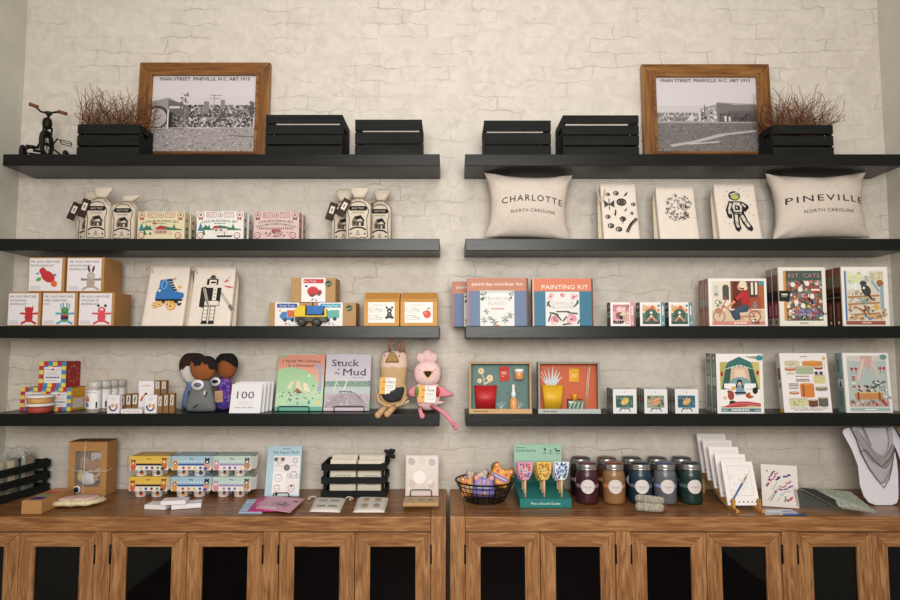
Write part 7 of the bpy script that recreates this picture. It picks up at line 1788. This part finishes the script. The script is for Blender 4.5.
def seed_pop(px, k, kind, label):
    Y = Yf + .024 + .045*k; z = ZT + hf + .002 - .0115*k
    x = xS + (px - 546)*.00374
    root = empty('seed_pop', (x, Y, z), label=label, cat='seed pop', group='seed pops in the teal display')
    base, cols, cc = {'pink': ('#dba0b4', ['#c94a3a', '#4a6a9a', '#d9788f', '#d98a4a', '#6d8ab4'], '#e0b9c4'), 'yellow': ('#e0b93f', ['#c9542c', '#6d8a3f', '#e0d06a', '#a83f2a', '#d98a2f'], '#e3cf6a'), 'blue': ('#dfe3e9', ['#3f5fb0', '#6d8ac9', '#2f4a9a', '#7fa86a'], '#8aa9dc')}[kind]
    m = MB(); m.tube([(0, 0, 0), (0, 0, .075)], .0043, 8); m.build('stick', mat('#d9b98f', .8, var=.06, stretch=(9, 9, .5)), root)
    w, h = .056, .068; z0 = .066
    P = [(-.34, .12), (-.2, .0), (.2, .0), (.34, .12), (.44, .4), (.5, .7), (.52, 1.0), (-.52, 1.0), (-.5, .7), (-.44, .4)]
    m = MB(); m.prism([(a*w, z0+b*h) for a, b in P], -.0055, .0055); hd = m.build('packet_head', mat(base, .5, var=.04), root, bevel=.001)
    if True:
        A = Art(w, h, 7+k); A.poly([(a+.5, b) for a, b in [(p[0]*.98, .01+p[1]*.98) for p in P]], base)
        rr = random.Random(4+k)
        for i in range(56):
            v = rr.uniform(.1, .93); u = rr.uniform(-.38, .38)*(.72+.38*v)
            if abs(u) < .2 and .3 < v < .66 : continue
            A.circ(.5+u, v, rr.uniform(.05, .1), rr.choice(cols), rr.uniform(.03, .06), n=7, rot=rr.uniform(0, 3))
        A.circ(.5, .5, .16, cc, .13); A.words(.36, .64, .53, .035, '#7a4a4a'); A.words(.38, .62, .46, .03, '#7a4a4a')
        A.build('packet_print', hd, Matrix.Translation((0, -.0056, z0)))
for px, kind, nm in ((526, 'pink', 'pink flowered'), (545.5, 'yellow', 'yellow flowered'), (563.5, 'blue', 'white and blue flowered')):
    for k, where in ((0, 'front'), (1, 'middle'), (2, 'rear')): seed_pop(px, k, kind, nm + ' seed pop on a stick, ' + where + ' of its row of three')

# ------------------------------------------------------------------ candle jars
lidm = mat('#a9a5a2', .3, .85, var=.05)
def jar(px, Yc, glass, band, lid_top, label, off):
    x = (px-450)*sc(Yc, ZT+.08); r = .0435; h = .153
    root = empty('candle_jar', (x, Yc, ZT+EPS), label=label, cat='candle jar', group='frosted candle jars with metal lids')
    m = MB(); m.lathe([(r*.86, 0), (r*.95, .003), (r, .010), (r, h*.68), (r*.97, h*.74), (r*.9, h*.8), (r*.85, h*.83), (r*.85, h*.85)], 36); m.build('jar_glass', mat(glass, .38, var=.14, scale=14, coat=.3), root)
    m = MB(); zl = h*.845; m.lathe([(r*.9, zl), (r*.93, zl+.001), (r*.94, zl+.004), (r*.915, zl+.006), (r*.93, zl+.009), (r*.915, zl+.012), (r*.93, h-.004), (r*.9, h-.001), (r*.86, h)], 36); ld = m.build('metal_lid', lidm, root)
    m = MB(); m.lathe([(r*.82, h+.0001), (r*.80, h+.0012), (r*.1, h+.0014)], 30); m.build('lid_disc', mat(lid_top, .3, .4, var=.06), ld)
    m = MB(); n = 40; zb0, zb1 = h*.415, h*.5
    vs = [((r+.0007)*cos(2*pi*i/n), (r+.0007)*sin(2*pi*i/n), q) for q in (zb0, zb1) for i in range(n)]
    m.faces(vs, [(i, (i+1) % n, n+(i+1) % n, n+i) for i in range(n)], True); m.build('paper_band', mat(band, .7, var=.05), root)
    A = Art(.056, .056, 3); [A.ring(.5, .5, .48-.06*i, .061, '#dcd3d0', 36) for i in range(8)]; A.ring(.5, .5, .4, .012, '#c9bdbc', 30); A.line([(.36, .66), (.5, .78), (.62, .68)], .012, '#a9a0a0'); A.words(.26, .76, .46, .05, '#8d8286'); A.words(.34, .68, .36, .03, '#a99fa2'); A.words(.38, .64, .26, .03, '#b4abad')
    a0 = math.asin(max(-1, min(1, off/11.0)))- atan(x/(Yc+D))*-1*0
    cam_a = -atan(x/(Yc+D))
    def warp(xx, zz, dep):
        q = r+.0018+dep; a = a0 + cam_a + xx/r; return Vector((q*sin(a), -q*cos(a), zz + h*.457-.028))
    A.build('round_label', root, warp=warp)
spec = (('maroon', '#47222c', '#9a7a86', '#8a5a66'), ('amber', '#94704a', '#c9824a', '#a0603f'), ('dark blue', '#1d3a49', '#6a7480', '#2f4450'), ('grey', '#6a6a70', '#8a8fc0', '#6a78a8'), ('dark green', '#1f3a35', '#5a6a66', '#3a4f5a'))
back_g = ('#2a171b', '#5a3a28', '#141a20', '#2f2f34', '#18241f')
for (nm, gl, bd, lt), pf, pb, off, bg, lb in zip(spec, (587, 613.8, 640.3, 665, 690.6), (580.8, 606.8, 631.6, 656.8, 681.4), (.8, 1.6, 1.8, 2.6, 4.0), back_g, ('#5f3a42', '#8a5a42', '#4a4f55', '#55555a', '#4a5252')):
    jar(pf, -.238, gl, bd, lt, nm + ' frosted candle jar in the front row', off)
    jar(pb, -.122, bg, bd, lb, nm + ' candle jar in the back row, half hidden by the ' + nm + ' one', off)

# sage bundles
def sage(p0, p1, z, r, label, seed):
    a, b = Vector(on(*p0)).to_3d(), Vector(on(*p1)).to_3d(); mid = (a+b)/2; dr = (b-a); L_ = dr.length; ang = math.atan2(dr.y, dr.x)
    root = empty('sage_bundle', (mid.x, mid.y, z), ang, label=label, cat='sage bundle', group='dried sage bundles')
    M = Matrix.Translation((-L_/2, 0, r)) @ Matrix.Rotation(pi/2, 4, 'Y'); rr = random.Random(seed)
    m = MB(); m.lathe([(r*.5, 0), (r*.85, .004), (r, .02), (r*.95, L_*.3), (r*1.04, L_*.5), (r*.95, L_*.7), (r, L_-.02), (r*.8, L_-.003), (r*.45, L_)], 18, M=M); m.build('leaves', mat('#a8a293', .95, var=.35, scale=120, bump=.6), root)
    m = MB()
    for k in range(8):
        q = -L_/2+.012+(L_-.024)*k/7; m.tube([(q + .004*sin(i*.9), r*1.03*cos(i*.785), r+r*1.03*sin(i*.785)) for i in range(8)], .0007, 4, True)
    m.build('binding_thread', mat('#d9d3c4', .9), root)
sage((635.5, 511), (664, 513), ZT+.0005, .0165, 'dried sage bundle lying in front at the edge of the candle jars', 1)
sage((635.5, 504.6), (664.5, 508.3), ZT+.0085, .0165, 'dried sage bundle lying behind and above the front one', 2)
m = MB(); a = on(661, 511.5); b = on(671.5, 511.2); 
m.prism([(-.02, 0), (.02, 0), (-.014, .026)], -.001, .001); m.build('wooden_wedge', mat('#7a4f32', .8), None, loc=(on(666.5, 510)[0], on(666.5, 510)[1], ZT+EPS), rz=.2, label='small brown wooden wedge beside the sage bundles', cat='wedge')

# ------------------------------------------------------------------ rack of canvases
canv = '#e6dedb'
def art_canvas(k):
    def f(A):
        A.rect(0, 0, 1, 1, '#e9e2e0'); A.frame(.16, .22, .86, .9, .008, '#b9b2b2')
        rr = random.Random(20+k)
        for i in range(16):
            u, v = rr.uniform(.24, .72), rr.uniform(.3, .8); A.line([(u, v), (u+rr.uniform(-.1, .1), v+rr.uniform(.02, .1)), (u+rr.uniform(-.06, .12), v+rr.uniform(-.04, .08))], .006, '#c4bcbc')
        for i, c in enumerate(('#4a7fa0', '#3f5a8a', '#6d8a3f', '#4a5a3f', '#3a3f4a', '#a82f4a', '#7a2f6a')): A.circ(.1+.135*i, .08, .018, c)
    return f
yb0, ystep, zstep = -.345, .057, .0185
wC = (760.2-728.3)*sc(yb0, ZT); xC = ((760.2+728.3)/2-450)*sc(yb0, ZT)
lean = .33; dC = .012
hC = None
for k in range(5):
    Yk = yb0 + ystep*k; zk = ZT + .012 + zstep*k
    if hC is None:
        loc, _, hC = spot(728, 760, 461.6, Yk, zk, dC, lean)
    m = MB(); m.box(-wC/2, wC/2, 0, dC, 0, hC)
    o = m.build('painting_canvas', mat(canv, .75, var=.03, scale=90), None, loc=(xC, Yk, zk + dC*sin(lean)), lean=lean, bevel=.001, label=('front canvas in the wooden rack, a blue brush against it', 'second canvas from the front in the wooden rack', 'middle canvas in the wooden rack', 'second canvas from the back in the wooden rack', 'rearmost canvas in the wooden rack, highest of the five')[k], cat='canvas', group='blank sketched canvases in the wooden rack')
    A = Art(wC, hC, 3); art_canvas(k)(A); A.build('canvas_sketch', o)
pine = wood_mat('#9a6c3a', '#bd8d50', '#cfa367', 'y', .5, 1.4, key='piney'); pinez = wood_mat('#9a6c3a', '#bd8d50', '#cfa367', 'z', .5, 1.4, key='pinez')
root = empty('display_rack', (xC, yb0, ZT+EPS), label='light wooden stepped rack holding five small canvases', cat='rack')
for sx in (-1, 1):
    xx = sx*wC*.40; rw = .006
    prof = [(-.05, 0), (-.05, .016), (-.036, .016), (-.02, .0085)]
    for k in range(5): prof += [(-.018+ystep*k+.017, .0085+zstep*k), (-.018+ystep*(k+1)+.0165, .0085+zstep*k+.001)]
    prof += [(ystep*5, .08), (ystep*5+.008, .08), (ystep*5+.008, 0), (ystep*5-.006, 0), (ystep*5-.006, .07), (ystep*4, .058), (0.05, .0)]
    P = [(-.05, 0), (-.05, .012), (-.012, .012), (-.006, .0095), (ystep*4.6, .0095+zstep*4.6), (ystep*4.6+.004, .0), (ystep*4.6-.008, .0), (ystep*4.6-.01, zstep*4.3), (.03, .0)]
    m = MB(); n = len(P)
    vs = [(xx-rw, a, b) for a, b in P] + [(xx+rw, a, b) for a, b in P]
    m.faces(vs, [tuple(range(n)), tuple(range(2*n-1, n-1, -1))] + [(i, i+n, (i+1) % n + n, (i+1) % n) for i in range(n)]); m.build('side_rail', pine, root)
    m = MB(); m.box(xx-rw*.9, xx+rw*.9, -.022, -.013, .0125, .044); m.build('front_peg', pinez, root)
m = MB(); m.box(-wC*.40+.007, wC*.40-.007, .19, .20, .05, .058); m.build('cross_bar', pine, root)
# blue paint brush propped on the front canvas
p0 = Vector((xC-.045, yb0-.016, ZT+.03)); k_ = tan(lean)
def on_canvas(u, v): return Vector((xC+(u-.5)*wC, yb0 + v*hC*sin(lean) - .0065, ZT+.014 + v*hC*cos(lean)))
def brush(name_loc, a, b, label, group=None):
    a, b = Vector(a), Vector(b); root = empty('paint_brush', a, label=label, cat='paint brush', group='blue paint brushes by the canvases'); dv = b-a
    m = MB(); m.tube([Vector((0, 0, 0)), dv*.3, dv*.62], .0027, 8, taper=1.15); m.build('handle', mat('#2f5fa5', .35), root)
    m = MB(); m.tube([dv*.62, dv*.84], .0026, 8); m.build('ferrule', mat('#b9b4ae', .3, .8), root)
    m = MB(); m.tube([dv*.84, dv*.93, dv], .0026, 8, taper=.3); m.build('bristles', mat('#c9a06a', .8), root)
brush(None, on_canvas(.13, .12), on_canvas(.78, .74), 'blue handled paint brush propped against the front canvas')

# lavender painting
def art_lavender(A):
    A.rect(0, 0, 1, 1, '#d9d0c9')
    rr = random.Random(6)
    for (u0, v0, u1, v1, c) in ((.2, .62, .36, .84, '#4a2f7a'), (.26, .6, .44, .8, '#c23a6a'), (.44, .66, .5, .7, '#3a2f6a'), (.62, .72, .8, .78, '#4a3a8a'), (.5, .44, .8, .62, '#b52f7a'), (.52, .4, .84, .5, '#7a2f8a'), (.68, .16, .84, .24, '#b5304a'), (.16, .5, .2, .56, '#8a2f7a')):
        for i in range(7):
            t = i/6; A.circ(u0+(u1-u0)*t+rr.uniform(-.02, .02), v0+(v1-v0)*t+rr.uniform(-.02, .02), .027, c, .019, n=8, rot=.6)
    for a, b in (((.16, .16), (.36, .34)), ((.2, .12), (.44, .4)), ((.26, .14), (.5, .52)), ((.3, .4), (.44, .6)), ((.4, .12), (.5, .24)), ((.6, .12), (.64, .24)), ((.58, .34), (.8, .4))): A.line([a, b], .012, '#7fa07a')
    A.circ(.55, .3, .05, '#8fc4c4', .02, rot=.3); A.circ(.38, .36, .03, '#b52f7a'); A.circ(.17, .85, .02, '#7fa07a'); A.line([(.62, .14), (.66, .2), (.63, .26)], .02, '#3f7a6a'); A.circ(.92, .07, .012, '#4a7fa0')
Yl = (yrow(505.6)+yrow(509.6))/2; zl = ZT
loc, w_, h_ = spot(764.5, 797, 465, Yl, zl, .012, .08); w_ = .126
m = MB(); m.box(-w_/2, w_/2, 0, .012, 0, h_)
o = m.build('lavender_painting', mat('#d3c8c0', .75, var=.03, scale=90), None, loc=loc, rz=-.30, lean=.08, bevel=.001, label='small canvas painted with purple and pink lavender sprigs', cat='canvas')
A = Art(w_, h_, 3); art_lavender(A); A.build('canvas_painting', o)
# brush packet and brush lying flat
sheet([(763, 510), (790, 510), (799, 514.6), (765, 514.9)], ZT, .003, '#b9c0cf', 'clear plastic brush packet lying before the lavender painting', lambda A: (A.rect(.02, .05, .98, .95, '#c4c8d4'), A.rect(.1, .3, .55, .7, '#dfe2e9'), A.rect(.6, .3, .9, .6, '#8fa5cf')), 'brush_packet', 'packet', None)
pa, pb_ = on(806, 515.6), on(772, 514.0)
brush(None, (pa[0], pa[1], ZT+.0034), (pb_[0]-.005, pb_[1]-.02, ZT+.0034), 'blue handled paint brush lying flat at the cabinet edge')

# green and dark notebooks
def slab(corners, th, base, label, rough=.6, trim=None, page='#cfc9bd', mt=None):
    """a thin book: four 3D corners of its upper cover (given as column, row, height above the cabinet)"""
    P = []
    for a, b, z in corners:
        x, Y = on(a, b, ZT+z); P.append(Vector((x, Y, ZT+z)))
    c = sum(P, Vector())/4; base_z = ZT+EPS
    root = empty('notebook', (c.x, c.y, base_z), label=label, cat='notebook', group='thin notebooks leaning in a fan')
    o = Vector((c.x, c.y, base_z)); Q = [p-o for p in P]; nrm = (Q[1]-Q[0]).cross(Q[3]-Q[0]).normalized()
    if nrm.z < 0: nrm = -nrm
    def layer(name, t0, t1, ins, mm):
        m = MB(); cc = sum(Q, Vector())/4
        up = [cc+(q-cc)*ins - nrm*t0 for q in Q]; dn = [cc+(q-cc)*ins - nrm*t1 for q in Q]
        m.faces([tuple(v) for v in up+dn], [(0, 1, 2, 3), (7, 6, 5, 4)] + [(i, i+4, (i+1) % 4+4, (i+1) % 4) for i in range(4)]); return m.build(name, mm, root)
    mm = mt or mat(base, rough, var=.3, scale=130, bump=.1)
    layer('front_cover', 0, .002, 1, mm); layer('pages', .0021, th-.0021, 1.004, mat(page, .8, var=.1)); layer('back_cover', th-.002, th, 1, mm)
    return root
slab([(797, 489.5, .075), (812, 493, .06), (842, 509, .014), (800, 506, .014)], .016, '#4a4d47', 'dark grey notebook at the bottom of the fan', page='#d9d5cc')
slab([(800, 487.5, .09), (815, 489, .085), (850, 507.5, .022), (838, 507.8, .022)], .014, '#2a2c28', 'narrow dark notebook in the middle of the fan', page='#cfcbc2')
slab([(808, 487.3, .085), (850, 491.5, .07), (877, 512, .016), (838, 506.5, .026)], .011, '#8d9186', 'speckled sage green notebook on top of the fan')

# bib cards with bandanas
def bandana_card(px0, label, cloth_col, cloth_dark, k):
    Yb_ = yrow(505.5) + .032*k; X0 = (px0-450)*sc(Yb_, ZT)
    root = empty('bandana_card', (X0, Yb_, ZT+.0015), 0, .36, label, 'bandana', 'bandanas on white shaped cards')
    def P(pts):
        out = []
        for a, b in pts:
            t = (506.5-max(b, 428.8))/79.5; out.append(((a+px0-881-450)*sc(Yb_+.11*t, ZT+.287*t) - X0, t*.307))
        return out
    ol = P([(842.5, 434), (843, 431), (846, 429.2), (850, 429), (870, 429), (888, 429)]) + P([(892, 440), (896.5, 462), (898, 475), (898.5, 500), (897, 504.5), (892, 506.5)]) + P([(876, 506.5), (869, 504), (864, 498), (860, 487), (858, 468), (852, 452)])
    m = MB(); m.prism(ol, 0, .003); m.build('shaped_card', mat('#d6d2d8', .55, var=.02), root)
    def band(outer, inner, y0, amp, mm, name, ph):
        n = len(outer); rows = 7; vs = []; fs = []
        for j in range(rows):
            t = j/(rows-1)
            for i in range(n):
                o_, i_ = Vector(outer[i]), Vector(inner[i]); q = o_.lerp(i_, t)
                vs.append((q.x, y0 - amp*(sin(pi*t)*.9 + .32*sin(t*9+i*.9+ph)) - .0015, q.y))
        for j in range(rows-1):
            for i in range(n-1): fs.append((j*n+i, j*n+i+1, (j+1)*n+i+1, (j+1)*n+i))
        m = MB(); m.faces(vs, fs, True); o = m.build(name, mm, root, sub=1)
        md = o.modifiers.new('thick', 'SOLIDIFY'); md.thickness = .0015
        return o
    cm = mat(cloth_col, .9, var=.06, scale=25, bump=.15); cd = mat(cloth_dark, .9, var=.08, scale=25, bump=.15)
    band(P([(849, 429), (855, 440), (860, 455), (868, 470), (876, 481), (883, 489), (888, 480), (891, 468), (893, 450), (889, 429)]), P([(862, 429), (865, 438), (868, 447), (873, 454), (878, 457), (882, 458), (885, 455), (887, 449), (888, 440), (885, 429)]), -.003, .012, cm, 'bandana_cloth', 0)
    band(P([(850, 434), (856, 443), (861, 452), (869, 464), (876, 471), (882, 474), (888, 466), (892, 455)]), P([(856, 432), (861, 439), (867, 448), (873, 456), (878, 459), (882, 460), (886, 455), (889, 446)]), -.013, .009, cd, 'bandana_fold', 2)
    m = MB(); m.prism(P([(858, 429), (888, 429), (889.5, 442), (888, 452), (884, 460), (878, 461), (869, 453), (863, 442)]), -.0012, -.0002); m.build('bandana_back', mat('#b5b1b4' if k == 0 else '#a08762', .9, var=.05, scale=25), root)
    pp = mat('#55504c', .9)
    m = MB(); m.tube([(a, -.0065, b) for a, b in P([(849, 428), (855, 441), (860, 456), (868, 471), (876, 482), (883, 490), (888, 481), (891, 469), (893, 451)])], .0016, 6); m.build('dark_piping', pp, root)
    m = MB(); m.tube([(a, -.024, b) for a, b in P([(856, 455), (862, 453), (870, 463), (878, 470), (886, 462), (891, 452)])], .0013, 6); m.build('dark_piping', pp, root)
    m = MB(); m.tube([(a, -.018, b) for a, b in P([(860, 427), (864, 438), (868, 448)])], .0014, 6); m.build('dark_piping', pp, root)
bandana_card(881, 'grey bandana draped over a white shaped card leaning on the wall', '#a9a5a8', '#938f90', 0)
bandana_card(925, 'tan bandana on a white card, cut off at the right edge of the view', '#a58a63', '#8d7452', 1)
# ------------------------------------------------------------------ light and camera
def area(name, loc, target, sx, sy, power, col):
    l = bpy.data.lights.new(name, 'AREA'); l.shape = 'RECTANGLE'; l.size = sx; l.size_y = sy; l.energy = power; l.color = col
    o = bpy.data.objects.new(name, l); COL.objects.link(o); o.location = loc
    o.rotation_euler = (Vector(target) - Vector(loc)).to_track_quat('-Z', 'Y').to_euler()
    return o
area('ceiling_light', (.1, -2.0, 3.7), (.05, -.1, 1.9), 1.6, 1.2, 17, (1, .97, .93))
area('front_window_light', (0.05, -3.4, 2.05), (.03, 0, 1.25), 1.8, 1.3, 88, (1, .972, .925))
w = bpy.data.worlds.new('room_air'); SC.world = w; w.use_nodes = True
w.node_tree.nodes['Background'].inputs['Color'].default_value = (1, .97, .93, 1)
w.node_tree.nodes['Background'].inputs['Strength'].default_value = .34
cam = bpy.data.cameras.new('camera'); cam.sensor_width = 36; cam.lens = F/900*36; cam.clip_start = .05
co = bpy.data.objects.new('camera', cam); COL.objects.link(co); co.location = (0, -D, ZC); co.rotation_euler = (pi/2 + PITCH, 0, 0)
SC.camera = co
SC.view_settings.view_transform = 'Standard'; SC.view_settings.look = 'None'; SC.view_settings.exposure = .05; SC.view_settings.gamma = .89
SC.cycles.max_bounces = 8
